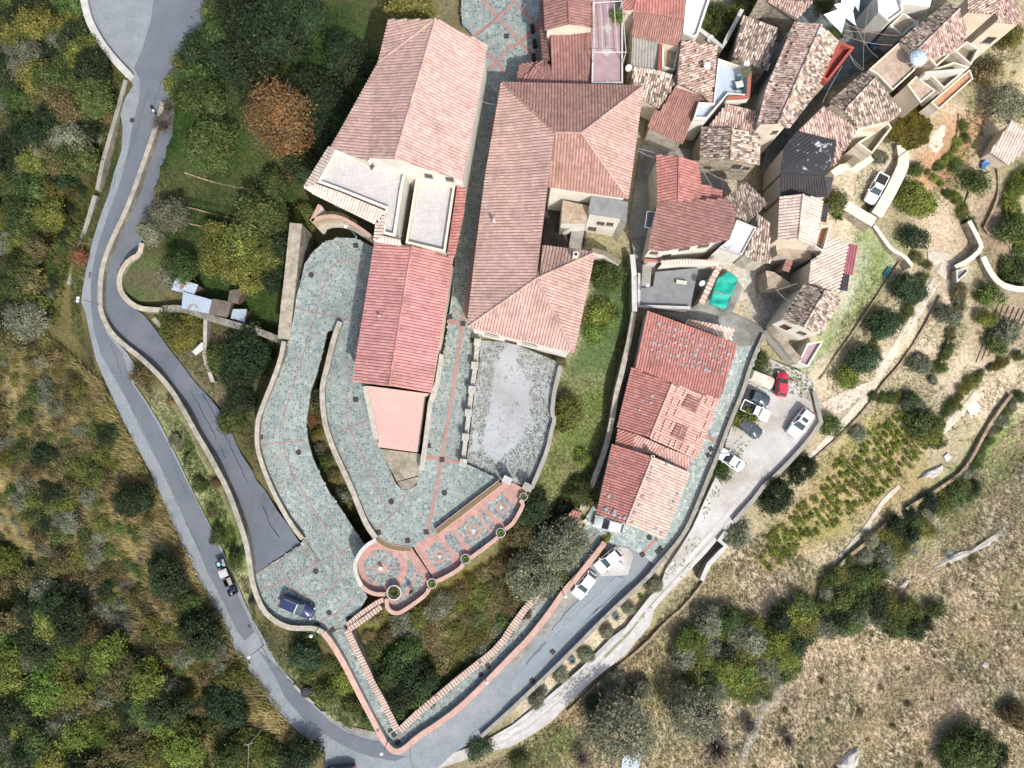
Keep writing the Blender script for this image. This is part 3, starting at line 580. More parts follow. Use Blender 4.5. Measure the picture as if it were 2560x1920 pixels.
# ------------------------------------------------------------------ roofs and houses
m_roofbase = M('roof_underlay', A(120, 74, 62), A(96, 62, 52), scale=1.5, rough=.95, fine=.2)
m_tile = M('roof_tile', attr=True, col2=A(110, 86, 76), scale=.4, lo=.5, hi=1.1, rough=.85, fine=.2, fscale=1.3, spec=.15)
m_sheetroof = M('sheet_metal', A(150, 160, 172), A(126, 134, 146), scale=.8, rough=.5, metal=.3)
def TL(*a):
    out = []
    for q in a:
        l = .3 * q[0] + .59 * q[1] + .11 * q[2]; out.append(tuple(min(.85, (c * .68 + l * .32) * 1.06) for c in q))
    return out
def SOFT(st, k):
    c, *r = TILES[st]; m = [sum(q[i] for q in c) / len(c) for i in range(3)]; TILES[st] = ([tuple(q[i] * (1 - k) + m[i] * k for i in range(3)) for q in c], *r)
TILES = {
 'rose_sunlit': (TL(A(224,176,160), A(216,166,150), A(230,184,168), A(208,156,142)), .36, .5, .02, A(160,106,96)),  # rose tiles again, lightened so the colour carries the sun on the east slope
 'pinkr': (TL(A(222,142,134), A(214,132,126), A(228,152,142), A(206,124,118)), .36, .5, .02, A(150,86,80)),
 'rose': (TL(A(216,168,150), A(208,158,140), A(222,178,158), A(200,150,132)), .36, .5, .02, A(144,88,79)),
 'pale': (TL(A(232,190,166), A(224,176,154), A(238,204,180), A(214,164,146)), .36, .5, .03, A(168,110,93)),
 'rust': (TL(A(196,138,120), A(206,150,130), A(180,122,104), A(170,128,106)), .36, .5, .03, A(117,79,64)),
 'red': (TL(A(206,124,108), A(196,112,98), A(212,136,118), A(184,102,90)), .34, .5, .03, A(134,69,60)),
 'salmon': (TL(A(228,160,140), A(220,148,130), A(234,172,152), A(236,188,166)), .34, .5, .05, A(168,96,84)),
 'brown': (TL(A(176,118,106), A(166,108,96), A(184,128,114), A(156,100,90)), .36, .6, .03, A(115,72,64)),
 'brick': (TL(A(186,126,108), A(176,114,98), A(196,138,118), A(166,108,94)), .27, .4, .05, A(156,100,86)),
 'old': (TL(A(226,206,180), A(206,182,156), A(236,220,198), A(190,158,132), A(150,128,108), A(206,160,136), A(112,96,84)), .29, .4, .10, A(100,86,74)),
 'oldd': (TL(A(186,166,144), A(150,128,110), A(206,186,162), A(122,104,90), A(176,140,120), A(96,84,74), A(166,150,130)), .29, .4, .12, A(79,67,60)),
 'oldr': (TL(A(222,186,164), A(206,160,142), A(232,206,184), A(190,140,122), A(214,176,152), A(170,134,114)), .29, .4, .08, A(132,93,79)),
 'cream': (TL(A(238,212,188), A(230,198,172), A(242,222,202), A(222,186,162)), .36, .5, .04, A(192,141,117)),
}
for k_ in ('rose_sunlit', 'pinkr', 'rose', 'pale', 'rust', 'red', 'salmon', 'brown', 'brick', 'cream'): SOFT(k_, .6)
for k_ in ('old', 'oldd', 'oldr'): SOFT(k_, .2)
def tile_rows(face, style, r, ddir=None):
    """rows of single curved tiles over one planar roof face (list of Vectors); returns MB"""
    cols, pitch, ln, jit, _ = TILES[style]
    n = Vector((0, 0, 0))
    for i in range(len(face)):
        a, b = face[i], face[(i + 1) % len(face)]; n += Vector(((a.y - b.y) * (a.z + b.z), (a.z - b.z) * (a.x + b.x), (a.x - b.x) * (a.y + b.y)))
    n.normalize()
    if n.z < 0: n = -n
    down = Vector((n.x * n.z, n.y * n.z, -(n.x ** 2 + n.y ** 2)))
    if ddir is not None: down = Vector((ddir[0], ddir[1], -(n.x * ddir[0] + n.y * ddir[1]) / n.z))
    down.normalize(); across = n.cross(down).normalized(); o = face[0]
    pl = [((p - o).dot(across), (p - o).dot(down)) for p in face]
    tris = [tuple(face[i] for i in tr) for tr in geometry.tessellate_polygon([face])]
    pre = []
    for A_, B_, C_ in tris:
        den = (B_.y - C_.y) * (A_.x - C_.x) + (C_.x - B_.x) * (A_.y - C_.y)
        if abs(den) > 1e-6: pre.append((A_, B_, C_, den))
    def surf(p):
        best = None
        for A_, B_, C_, den in pre:
            l1 = ((B_.y - C_.y) * (p.x - C_.x) + (C_.x - B_.x) * (p.y - C_.y)) / den; l2 = ((C_.y - A_.y) * (p.x - C_.x) + (A_.x - C_.x) * (p.y - C_.y)) / den
            k_ = min(l1, l2, 1 - l1 - l2)
            if best is None or k_ > best[0]: best = (k_, l1 * A_.z + l2 * B_.z + (1 - l1 - l2) * C_.z)
            if k_ >= 0: break
        return best[1]
    mb = MB(); a0 = min(p[0] for p in pl); a1 = max(p[0] for p in pl)
    k = int((a1 - a0) / pitch)
    if k < 1: return mb
    pt = (a1 - a0) / k
    for i in range(k):
        a = a0 + (i + .5) * pt; xs = []; rowk = r.uniform(.96, 1.04)
        for j in range(len(pl)):
            (x1, y1), (x2, y2) = pl[j], pl[(j + 1) % len(pl)]
            if (x1 > a) != (x2 > a): xs.append(y1 + (y2 - y1) * (a - x1) / (x2 - x1))
        xs.sort()
        for b0, b1 in zip(xs[::2], xs[1::2]):
            b0 += .03; b1 += .05
            m = max(1, int(round((b1 - b0) / ln))); sl = (b1 - b0) / m; off = r.uniform(-.01, .01)
            for q in range(m):
                s0 = b0 + q * sl; s1 = s0 + sl + .04
                col = r.choice(cols); kf = rowk * r.uniform(.95, 1.05); col = tuple(c * kf for c in col)
                da = r.gauss(0, jit * .35); db = r.gauss(0, jit * .35); hh = .07 + r.gauss(0, jit * .12)
                if jit > .07 and r.random() < .05: continue
                wd = pt * .45; vs = []
                for s, w_, dz, dd in ((s0, wd * .9, .0, da), (s1, wd, .025, db)):
                    c = o + across * (a + off + dd) + down * s; c.z = surf(c); c = c + n * dz
                    vs += [c - across * w_, c - across * w_ * .55 + n * hh, c + across * w_ * .55 + n * hh, c + across * w_]
                mb.add(vs, [(0, 1, 5, 4), (1, 2, 6, 5), (2, 3, 7, 6), (4, 5, 6, 7)], col)
    return mb
HOUSES = {}
def offset_loop(loop, d):
    if poly_area(loop) < 0: d = -d
    out = []; n = len(loop)
    for i in range(n):
        p0, p1, p2 = loop[i - 1], loop[i], loop[(i + 1) % n]
        e1 = Vector((p1.x - p0.x, p1.y - p0.y)); e2 = Vector((p2.x - p1.x, p2.y - p1.y))
        if e1.length < 1e-5 or e2.length < 1e-5: out.append(p1.copy()); continue
        e1.normalize(); e2.normalize(); n1 = Vector((-e1.y, e1.x)); n2 = Vector((-e2.y, e2.x)); m = n1 + n2
        if m.length < .3: m = n1
        else: m = m / max(.4, m.length_squared / 2)
        out.append(Vector((p1.x + m.x * d, p1.y + m.y * d, p1.z)))
    return out
def house(name, label, base, wallmat, V, faces, cat='house', inset=.22, cap=True, thick=.14, parapet=None, group=None):
    """V: 'a:c,r,x,y,z ...' corners read off the photo at their height; faces: 'abcd:style'"""
    vs = {}
    for q in V.split():
        k, s = q.split(':'); a = s.split(','); u, v = t(int(a[0]), int(a[1]), a[2] + ',' + a[3])[0]; vs[k] = P(u, v, float(a[4]))
    fl = []
    for f in faces.split():
        a = f.split(':'); fl.append(([k for k in a[0]], a[1], a[2] if len(a) > 2 else None))
    ctr = sum((p for p in vs.values()), Vector()) / len(vs)
    T = thing(name, label, cat, (ctr.x, ctr.y, base), group=group)
    # boundary edges -> loops
    ed = {}
    for ks, st, dd in fl:
        if poly_area([vs[k] for k in ks]) < 0: ks.reverse()
        for i in range(len(ks)): ed[(ks[i], ks[(i + 1) % len(ks)])] = 1
    be = {a: b for (a, b) in ed if (b, a) not in ed}
    loops = []; left = dict(be)
    while left:
        s = next(iter(left)); lp = [s]; c = left.pop(s)
        while c != s and c in left: lp.append(c); c = left.pop(c)
        loops.append(lp)
    wmb = MB(); T_loops = []
    for lp in loops:
        ring = offset_loop([vs[k] for k in lp], inset); n = len(ring); T_loops.append((lp, ring))
        vv = [(p.x, p.y, p.z - thick * .8) for p in ring] + [(p.x, p.y, base) for p in ring]
        wmb.add(vv, [(i + n, (i + 1) % n + n, (i + 1) % n, i) for i in range(n)])
    wall_o = wmb.build('wall', wallmat, T)
    rr = random.Random(label)
    rb = {}
    for ks, st, dd in fl:
        pts = [vs[k] for k in ks]; n = len(pts)
        mat = FLATS[st] if st in FLATS else M('underlay_' + st, *((tuple(sum(q[i] for q in TILES[st][0]) / len(TILES[st][0]) * k_ for i in range(3)) for k_ in ((.62, .52) if not st.startswith('old') else (.34, .26)))), rough=.95)
        tr_ = [q if poly_area([pts[i] for i in q]) > 0 else q[::-1] for q in map(tuple, geometry.tessellate_polygon([pts]))]
        mb = MB(); mb.add(pts + [p - Vector((0, 0, thick)) for p in pts], tr_ + [tuple(i + n for i in q[::-1]) for q in tr_] + [(i, i + n, (i + 1) % n + n, (i + 1) % n) for i in range(n)])
        ro = mb.build('roof' if st in TILES else FLATN.get(st, 'flat_roof'), mat, T)
        if st in TILES:
            ddir = None
            if dd: a, b = dd[0], dd[1]; q = vs[b] - vs[a]; ddir = (q.x, q.y); L = math.hypot(*ddir); ddir = (ddir[0] / L, ddir[1] / L)
            tm = tile_rows(pts, st, rr, ddir)
            if tm.v: tag(tm.build('tile_rows', m_tile, ro, cols=True), kind='stuff')
        elif st in ('corr', 'black', 'purple', 'darks'):      # corrugated sheets: raised ribs
            n_ = (pts[1] - pts[0]).cross(pts[2] - pts[0]).normalized(); n_ = n_ if n_.z > 0 else -n_
            k_ = max(3, int((pts[1] - pts[0]).length / .35)); rmb = MB()
            for i in range(k_):
                a = pts[0].lerp(pts[1], (i + .5) / k_); b = pts[-1].lerp(pts[-2], (i + .5) / k_)
                rmb.tube([a + n_ * .02, b + n_ * .02], .06, 4)
            tag(rmb.build('ribs', mat, ro), kind='stuff')
    # ridge and hip caps on shared edges that stand proud
    if cap:
        fo = {}
        for ks, st, dd in fl:
            for i in range(len(ks)): fo[(ks[i], ks[(i + 1) % len(ks)])] = (ks, st)
        for (a, b) in fo:
            if (b, a) in fo and a < b:
                st = fo[(a, b)][1]
                if st not in TILES: continue
                ca = sum((vs[k] for k in fo[(a, b)][0]), Vector()) / len(fo[(a, b)][0]); cb = sum((vs[k] for k in fo[(b, a)][0]), Vector()) / len(fo[(b, a)][0])
                if ca.z < (vs[a].z + vs[b].z) / 2 - .05 or cb.z < (vs[a].z + vs[b].z) / 2 - .05:
                    mb = MB(); L = (vs[b] - vs[a]).length; m = max(1, int(L / .45)); cl = TILES[st][0]
                    for i in range(m):
                        p = vs[a].lerp(vs[b], i / m); q = vs[a].lerp(vs[b], (i + 1) / m); mb.tube([p + Vector((0, 0, .07)), q + Vector((0, 0, .08))], .155, 6, tuple(c * rr.uniform(.9, 1.08) for c in rr.choice(cl)), .14)
                    tag(mb.build('ridge_tiles', m_tile, T, cols=True), kind='stuff')
    if parapet:
        h, wd, pm = parapet
        for lp, ring in T_loops:
            o_ = offset_loop([vs[k] for k in lp], -.0); i_ = offset_loop([vs[k] for k in lp], wd); n = len(o_)
            up_ = Vector((0, 0, h)); dn = Vector((0, 0, -.3))
            vv = [p + up_ for p in o_] + [p + up_ for p in i_] + [p + dn for p in o_] + [p + dn for p in i_]; fs = []
            for i in range(n):
                j = (i + 1) % n
                fs += [(i, j, n + j, n + i), (2*n + i, 2*n + j, j, i), (n + i, n + j, 3*n + j, 3*n + i)]
            mk('parapet', vv, fs, pm, T)
    HOUSES[label] = (T, vs, base, {k: p for lp, ring in T_loops for k, p in zip(lp, ring)}, T_loops)
    return T
m_glass = M('dark_glass', (.03, .04, .05), (.06, .07, .08), rough=.15, spec=.5, fine=.05)
m_frame = M('window_frame', A(120, 96, 80), A(90, 72, 60), rough=.7)
m_framew = M('white_frame', A(225, 222, 215), A(205, 202, 195), rough=.6)
def win(T, a, b, k, z, w_=.9, h=1.1, door=False, frame=None):
    """window or door in the wall of the house between two of its corners, k along it, z of its middle"""
    H = next(h_ for h_ in HOUSES.values() if h_[0] is T); rg = H[3]; pa, pb = rg[a], rg[b]
    d = Vector((pb.x - pa.x, pb.y - pa.y, 0)); c = pa + d * k; d.normalize(); n = Vector((d.y, -d.x, 0))
    lp = [q for q in H[4] if a in q[0]][0]
    if poly_area(lp[1]) < 0: n = -n
    i = lp[0].index(a)
    if lp[0][(i + 1) % len(lp[0])] != b: n = -n
    c = Vector((c.x, c.y, z)); f = frame or m_frame
    mb = MB()
    for s in (-1, 1):
        mb.box(c + d * s * w_ / 2 + n * .03, d, (.09, .12, h)); mb.box(c + Vector((0, 0, s * h / 2)) + n * .03, d, (w_ + .09, .12, .09))
    o = mb.build('door' if door else 'window', f, T)
    MB().box(c + n * .012, d, (w_ - .05, .05, h - .05)).build('panel' if door else 'pane', M('door_wood', A(110,60,48), A(86,48,38), rough=.7) if door else m_glass, o)
    if not door: MB().box(c + n * .10 - Vector((0, 0, h / 2 + .05)), d, (w_ + .25, .22, .06)).build('sill', m_conc, o)
m_white = M('white_render', A(246, 242, 232), A(226, 220, 206), scale=.5, rough=.9, fine=.06, fscale=3)
m_cream = M('cream_render', A(244, 232, 212), A(228, 212, 188), scale=.5, rough=.9, fine=.08, fscale=3)
m_old = M('old_plaster', A(220, 214, 200), A(180, 170, 154), scale=.6, rough=.95, fine=.2, fscale=3)
m_rub = M('rubble_stone', A(206, 196, 176), A(150, 138, 120), scale=1.6, rough=.97, fine=.3, fscale=4, bump=.6, bscale=4)
m_tan = M('tan_plaster', A(246, 236, 218), A(228, 214, 192), scale=.6, rough=.92, fine=.12)
FLATS = {'deck': M_grid('pale_deck', A(214,210,208), A(190,186,184), .5), 'decko': M('old_deck', A(196,180,158), A(160,144,124), scale=.8, fine=.25, fscale=3),
 'bluetile': M_grid('blue_white_tile', A(204,216,226), A(176,190,204), .45), 'pinkdeck': M('pink_terrazzo', A(186,160,164), A(172,146,150), scale=1.2, fine=.12),
 'corr': M('grey_corrugated', A(176,172,164), A(156,152,144), scale=1.0, fine=.1), 'black': M('tarred_sheet', A(62,62,66), A(196,200,206), scale=.9, fine=.2, lo=.60, hi=.68),
 'purple': M('plum_sheet', A(176,112,116), A(160,98,104), scale=1.0), 'darks': M('dark_sheet', A(84,78,80), A(70,66,68), scale=1.0), 'grey': M('grey_roofing', A(146,148,150), A(128,130,132), scale=.9, fine=.15),
 'redpave': M_grid('red_clinker', A(220,168,158), A(236,206,198), .34, .5, .85, .5), 'redfloor': M('red_floor', A(176,92,80), A(160,80,70), scale=.9, fine=.15), 'white': M('white_coat', A(236,238,240), A(220,222,226), scale=.6, fine=.05),
 'tanfloor': M('tan_floor', A(206,186,166), A(176,152,132), scale=.9, fine=.2, fscale=3), 'olive': M('weathered_screed', A(150,140,118), A(128,120,100), scale=.9, fine=.15), 'wedge': M('weathered_grey', A(176,166,150), A(128,120,104), scale=.7, fine=.3, fscale=4), 'orangedeck': M('clay_deck', A(206,160,128), A(186,142,112), scale=.9, fine=.12)}
FLATN = {k: 'terrace_floor' for k in ('deck', 'decko', 'bluetile', 'pinkdeck', 'redpave', 'redfloor', 'tanfloor', 'orangedeck')}

# --- church complex
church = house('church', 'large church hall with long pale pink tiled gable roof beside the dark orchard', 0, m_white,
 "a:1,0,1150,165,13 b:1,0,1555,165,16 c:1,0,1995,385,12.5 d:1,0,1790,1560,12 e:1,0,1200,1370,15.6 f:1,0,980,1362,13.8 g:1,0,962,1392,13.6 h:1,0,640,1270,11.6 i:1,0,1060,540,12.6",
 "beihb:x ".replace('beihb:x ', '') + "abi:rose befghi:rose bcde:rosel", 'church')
for k in (.2, .55): win(church, 'd', 'e', k, 11.3, .8, .9)
win(church, 'f', 'g', .5, 11.2, .6, .8)
ter1 = house('terrace_wing', 'white walled terrace wing with pale tiled deck behind the church gable', 1.5, m_white,
 "a:1,0,690,1310,10 b:1,0,540,1590,10 c:1,1,730,0,10 d:1,1,1130,160,10 e:1,1,1100,370,10 f:1,1,1210,400,10 g:1,1,1270,0,10 h:1,0,1310,1470,10 i:1,0,1000,1450,10", "abcdefghi:deck", 'terrace', parapet=(.75, .28, m_white), inset=-.02)
ter2 = house('terrace_wing', 'narrow lower terrace with grey tiled deck between beige parapets', 3, m_white,
 "a:1,0,1390,1560,8.8 b:1,0,1725,1620,8.8 c:1,1,1640,535,8.8 d:1,1,1300,455,8.8", "abcd:deck", 'terrace', parapet=(.8, .26, m_cream), inset=-.02)
house('eave_strip', 'skirt of cream tiles along the outer edge of the white terrace', 9.2, m_white, "a:1,0,690,1285,10.8 b:1,0,520,1590,10.8 c:1,1,700,-10,10.8 d:1,1,1125,165,10.8 e:1,1,1020,270,10.2 f:1,1,480,5,10.2 g:1,0,415,1615,10.2 h:1,0,635,1265,10.2", "abgh:cream bcfg:cream cdef:cream", 'roof edge', cap=False, inset=.1)
house('eave_strip', 'short skirt of cream tiles above the round court', 9.2, m_white, "a:1,1,1130,175,10.8 b:1,1,1095,375,10.8 c:1,1,1250,412,10.8 d:1,1,1245,452,10.2 e:1,1,1022,420,10.2 f:1,1,1040,270,10.2", "abef:cream bcde:cream", 'roof edge', cap=False, inset=.1)
house('eave_strip', 'long red tiled skirt between the grey terrace and the alley', 7.6, m_cream, "a:1,1,1728,0,9.6 b:1,1,1650,540,9.6 c:1,1,1705,560,8.9 d:1,1,1790,200,8.9 e:1,1,1812,0,8.9 f:1,0,1810,1625,8.9 g:1,0,1735,1600,9.6", "gabcdef:red:ae", 'roof edge', cap=False, inset=.1)
win(ter1, 'c', 'd', .25, 7.3, 1.3, 1.8); win(ter1, 'c', 'd', .8, 7.3, 1.3, 1.8)
annex = house('church_annex', 'long low annex with bright salmon gable roof beside the paved ramp', 2, m_cream,
 "a:1,1,1030,430,8 b:1,1,1350,465,9.6 c:1,1,1700,570,8 d:1,2,1508,75,8 e:1,2,1152,12,9.6 f:1,1,838,1640,8", "abef:pinkr bcde:pinkr", 'annex')
dk = house('paved_terrace', 'terrace paved with pale red tiles at the end of the annex', 2.5, m_old,
 "a:1,2,955,15,5.2 b:1,2,1500,85,5.2 c:1,2,1455,110,5.2 d:1,2,1390,590,5.2 e:1,2,1052,545,5.2 f:1,2,1060,480,5.2", "abcdef:redpave", 'terrace', inset=.02)
house('stone_wedge', 'weathered grey wedge shaped block pointing down the upper plaza', 2.4, m_old,
 "a:1,2,1075,560,3.9 b:1,2,1395,600,3.9 c:1,2,1432,610,3.9 d:1,2,1400,790,3.6 e:1,2,1215,845,3.5", "abcde:wedge", 'platform', inset=.02)
house('stone_planter', 'rounded stone bed at the tip of the grey wedge', 2.5, m_old, "a:1,2,1220,850,3.4 b:1,2,1400,800,3.4 c:1,2,1385,860,3.4 d:1,2,1330,905,3.4 e:1,2,1260,910,3.4", "abcde:wedge", 'planter', inset=.02)
wall('planter_wall', 'white rendered wall with planting bed left of the red tiled terrace', t(1,2,"940,20 970,160 1000,300 1040,480"), 3.4, 2.1, .5, 1.5, m_old, PIER, smooth=0)
wall('planter_wall', 'long white wall between the red tiled terrace and the alley', t(1,1,"1600,1400 1560,1640") + t(1,2,"1500,160 1480,330 1450,560 1420,750"), 3.2, 2.0, .3, 1, m_white, PIER, smooth=0)
# round court wall
wall('court_wall', 'curved white wall with pink coping around the head of the paved ramp', t(1,1,"480,250 560,215 660,205 760,230 860,290 950,350 1010,400"), 2.2, 3.6, .35, .6, M('stained_render', A(236,228,212), A(176,160,130), scale=.5, fine=.15), m_pink)
wall('court_wall', 'straight pink topped wall joining the curved court wall to the terrace wing', t(1,1,"480,250 550,110"), 2.2, 3.6, .35, 2, m_white, m_pink, smooth=0)

# --- main hipped building
main = house('convent_building', 'large courtyard building with ribbed rose tiled hip roofs in the centre', 1.2, m_white,
 "A:1,0,2130,715,10.5 B:2,0,1130,745,10.3 C:2,0,370,1145,13.6 D:2,0,600,1150,13.6 F:2,1,1000,55,10.2 G:2,0,312,1612,10.6 H:2,1,270,300,13.0 J:2,1,212,748,13.2 K:1,1,1830,1165,10.2 L:2,1,530,1385,10.2 N:2,1,240,462,10.5 O:2,1,712,525,10.2 Q:1,0,1990,1500,10.4 R:1,1,1905,500,10.3",
 "BACD:rust ACJKRQ:rose CDFG:rust BDF:rose KJL:rose JOL:rose NOJ:rose", 'convent', inset=.35)
house('courtyard_house', 'white house with grey flat roof and stair closing the courtyard', .5, m_white, "a:2,1,690,25,8.6 b:2,1,1005,85,8.6 c:2,1,985,290,8.2 d:2,1,940,230,8.2 e:2,1,670,190,8.2 f:2,1,665,130,8.4", "abcdef:grey", 'house', inset=.05)
ch = HOUSES['white house with grey flat roof and stair closing the courtyard'][0]
win(ch, 'd', 'e', .55, 5.3, .8, .9); win(ch, 'd', 'e', .75, 2.6, .9, 1.2); win(ch, 'd', 'e', .25, 5.5, .7, .9)
house('court_block', 'pale plastered low block inside the courtyard', 1.0, m_white, "a:2,1,440,70,6.6 b:2,1,665,120,6.6 c:2,1,640,270,6.2 d:2,1,425,270,6.2", "abcd:decko", 'house', inset=.02)
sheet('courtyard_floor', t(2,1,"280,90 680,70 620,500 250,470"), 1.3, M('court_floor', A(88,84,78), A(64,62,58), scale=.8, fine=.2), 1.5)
sc_ = thing('courtyard_stair', 'concrete stair descending in the shaded courtyard', 'stair', P(*t(2,1,"550,400")[0], 1.3))
for i in range(9):
    p = P(*t(2,1,"%d,%d" % (575 - i * 4, 300 + i * 22))[0], 3.2 - i * .2); o = MB().box(p - Vector((0, 0, .1)), (1, -.1), (1.6, .32, .2)).build('step', m_conc, sc_)
wall('garden_wall', 'sloping white garden wall with grey tile coping below the courtyard house', t(2,1,"690,500 810,530 935,610"), 1.2, 3.2, .5, 1, m_white, M('grey_tiles', A(150,140,120), A(120,112,96), scale=3), smooth=0)
win(main, 'K', 'L', .2, 6.5, 1.6, 1.6, frame=m_framew); win(main, 'K', 'L', .6, 6.5, 1.6, 1.6, frame=m_framew); win(main, 'K', 'L', .4, 3.6, 1.4, 1.8, True)

# --- houses along the top
hA = house('village_house', 'cream house with brown ribbed gable roof beside the piazza', 3.5, m_cream, "a:2,0,275,-80,11 b:2,0,480,-80,12.2 c:2,0,690,-80,11 d:2,0,702,232,11 e:2,0,495,205,12.2 f:2,0,290,258,11", "abef:brown bcde:brown")
house('village_house', 'low brown ribbed roof between the gable house and the hipped roof', 3.5, m_cream, "a:2,0,330,272,9.6 b:2,0,695,240,9.6 c:2,0,684,722,8.4 d:2,0,350,716,8.4", "abcd:brown")
house('lean_to', 'narrow brown lean-to roof along the piazza wall', 3.5, m_cream, "a:2,0,240,-60,8.6 b:2,0,276,-60,9.2 c:2,0,300,270,9.2 d:2,0,328,520,9.2 e:2,0,268,530,8.4 f:2,0,250,260,8.4", "abcdef:brown:ba")
house('lean_to', 'small brown porch roof stepping into the piazza', 3.5, m_cream, "a:2,0,65,552,8.0 b:2,0,270,530,8.2 c:2,0,335,575,8.6 d:2,0,348,718,8.4 e:2,0,38,718,7.8 f:2,0,200,570,8.6", "abfe:brown fbcde:brown".replace('fbcde', 'fbcd') + " fde:brown")
house('roof_terrace', 'pink floored roof terrace under a white metal pergola', 3.5, m_cream, "a:2,0,700,-40,9 b:2,0,955,-40,9 c:2,0,955,730,9 d:2,0,685,730,9", "abcd:pinkdeck", 'terrace', parapet=(.35, .18, m_framew), inset=.02)
dm = HOUSES['pink floored roof terrace under a white metal pergola'][0]
for i, s in enumerate(("820,200 870,240 820,285 770,240", "820,395 870,445 820,490 770,445", "825,690 870,728 780,728")):
    mk('floor_diamond', [P(u, v, 9.02) for u, v in t(2,0,s)][::-1], [tuple(range(len(s.split())))], M('diamond_tile', A(206,200,196), A(190,184,180)), dm)
pg = thing('pergola', 'white metal pergola frame over the pink roof terrace', 'pergola', P(*t(2,0,"840,300")[0], 9))
def beam(a, b, z0, z1, r, T, name='beam', mat=None): return MB().tube([P(*t(2,0,a)[0], z0), P(*t(2,0,b)[0], z1)], r, 4).build(name, mat or m_framew, T)
for a, b in (("700,25", "715,450"), ("765,40", "785,450"), ("822,38", "848,448"), ("882,36", "912,448"), ("950,8", "985,448"), ("700,25", "950,8"), ("715,450", "985,450")): beam(a, b, 11.6, 11.6, .055, pg)
for a in ("700,25", "715,450", "950,8", "985,450"):
    p = P(*t(2,0,a)[0], 11.6); MB().tube([(p.x, p.y, 9), p], .06, 6).build('post', m_framew, pg)
house('village_house', 'red tiled roof of the house above the pergola', 3.5, m_cream, "a:2,0,955,-60,11 b:2,0,1090,-60,11.6 c:2,0,1500,-60,11.6 d:2,0,1482,160,10.6 e:2,0,1052,82,11 f:2,0,950,82,10.4", "abef:red bcde:red")
house('village_house', 'weathered brick red roof with stones on its lower edge', 3, m_tan, "a:2,0,1050,90,10.4 b:2,0,1476,165,10.2 c:2,0,1462,402,9 d:2,0,1040,312,9", "abcd:brick")
house('shed', 'pale grey corrugated sheet roof between old tiled houses', 3, m_tan, "a:2,0,1040,316,8.8 b:2,0,1270,376,8.8 c:2,0,1262,606,8 d:2,0,1030,572,8", "abcd:corr", 'shed')
house('brick_parapet', 'narrow red brick wall top beside the grey corrugated roof', 3, m_tan, "a:2,0,1272,376,9 b:2,0,1296,380,9 c:2,0,1284,606,9 d:2,0,1262,602,9", "abcd:redfloor", 'wall', inset=.02)
house('small_court', 'small pale plastered yard behind the corrugated roof', 2, m_white, "a:2,0,1292,385,7.2 b:2,0,1442,412,7.2 c:2,0,1395,632,7.2 d:2,0,1288,602,7.2", "abcd:decko", 'yard', parapet=(.6, .2, m_white), inset=.02)
house('village_house', 'old cream tiled roof with loose tiles next to the hipped corner', 2.5, m_cream, "a:2,0,1035,577,8.6 b:2,0,1268,608,8.6 c:2,0,1428,655,8.4 d:2,0,1402,722,8 e:2,0,1278,945,7 f:2,0,1125,858,7 g:2,0,1050,735,7.6", "abcdefg:old")
hv = house('village_house', 'tall old roof of mixed pink and cream tiles with a satellite dish', 2.5, m_cream, "a:2,0,1462,350,9.6 b:2,0,1768,395,8.6 c:2,0,1728,910,8.4 d:2,0,1640,820,8.8 e:2,0,1425,722,9.4 f:2,0,1440,500,9.6", "abcdef:oldr:fb")
house('village_house', 'smooth salmon roof turned across the lane above a stone wall', 1.8, m_old, "a:2,0,1422,728,8.2 b:2,0,1642,826,8.2 c:2,0,1472,1240,6.6 d:2,0,1182,1108,6.6 e:2,0,1182,1070,6.8 f:2,0,1226,946,7.3 g:2,0,1278,958,7.4", "abcdefg:brick")
bt = house('roof_terrace', 'pale blue tiled roof terrace with table and green chairs', 2.2, m_white, "a:2,0,1768,530,8 b:2,0,1912,580,8 c:2,0,2042,625,8 d:2,0,2022,850,8 e:2,0,1856,832,8 f:2,0,1672,1045,8 g:2,0,1560,1040,8 h:2,0,1600,905,8 i:2,0,1728,912,8", "abcdefghi:bluetile", 'terrace', parapet=(.7, .16, m_white), inset=.02)
wall('brick_parapet', 'red brick parapet at the corner of the blue tiled terrace', t(2,0,"2055,630 2040,840 1860,850"), 8, .9, .35, .3, m_white, M('brick_top', A(190,120,100), A(170,104,86), scale=3), smooth=0)
house('village_house', 'dark old tiled roof on the near side of the blue terrace', 1.8, m_cream, "a:2,0,1852,905,8.4 b:2,0,2140,962,8 c:2,0,2126,1172,7.2 d:2,0,1702,1082,7.2", "abcd:oldr")
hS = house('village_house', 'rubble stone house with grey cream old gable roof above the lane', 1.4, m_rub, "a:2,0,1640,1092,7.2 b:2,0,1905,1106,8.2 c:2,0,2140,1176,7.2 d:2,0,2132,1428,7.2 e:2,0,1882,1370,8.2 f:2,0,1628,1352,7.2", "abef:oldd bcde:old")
win(hS, 'd', 'e', .55, 5.6, .9, 1.2); win(hS, 'd', 'e', .2, 5.4, .6, .8); win(hS, 'e', 'f', .5, 4.0, .7, .8)
house('village_house', 'old cream tiled roof beside the overgrown yard', 2, m_rub, "a:2,0,2000,130,8 b:2,0,2300,240,8 c:2,0,2212,610,7 d:2,0,1905,492,7", "abcd:old")
house('village_house', 'tan tiled roof at the edge of the village above the lane', 2.4, m_rub, "a:3,0,-60,-60,9 b:3,0,390,10,8.6 c:3,0,250,185,7.6 d:3,0,10,20,8", "abcd:oldr")
house('roof_terrace', 'white stepped roof terrace next to the overgrown yard', 3, m_white, "a:2,0,1500,-40,9 b:2,0,1720,-40,9 c:2,0,1600,320,8.4 d:2,0,1560,345,8.4 e:2,0,1470,302,8.4", "abcde:white", 'terrace', parapet=(.5, .25, m_white), inset=.02)
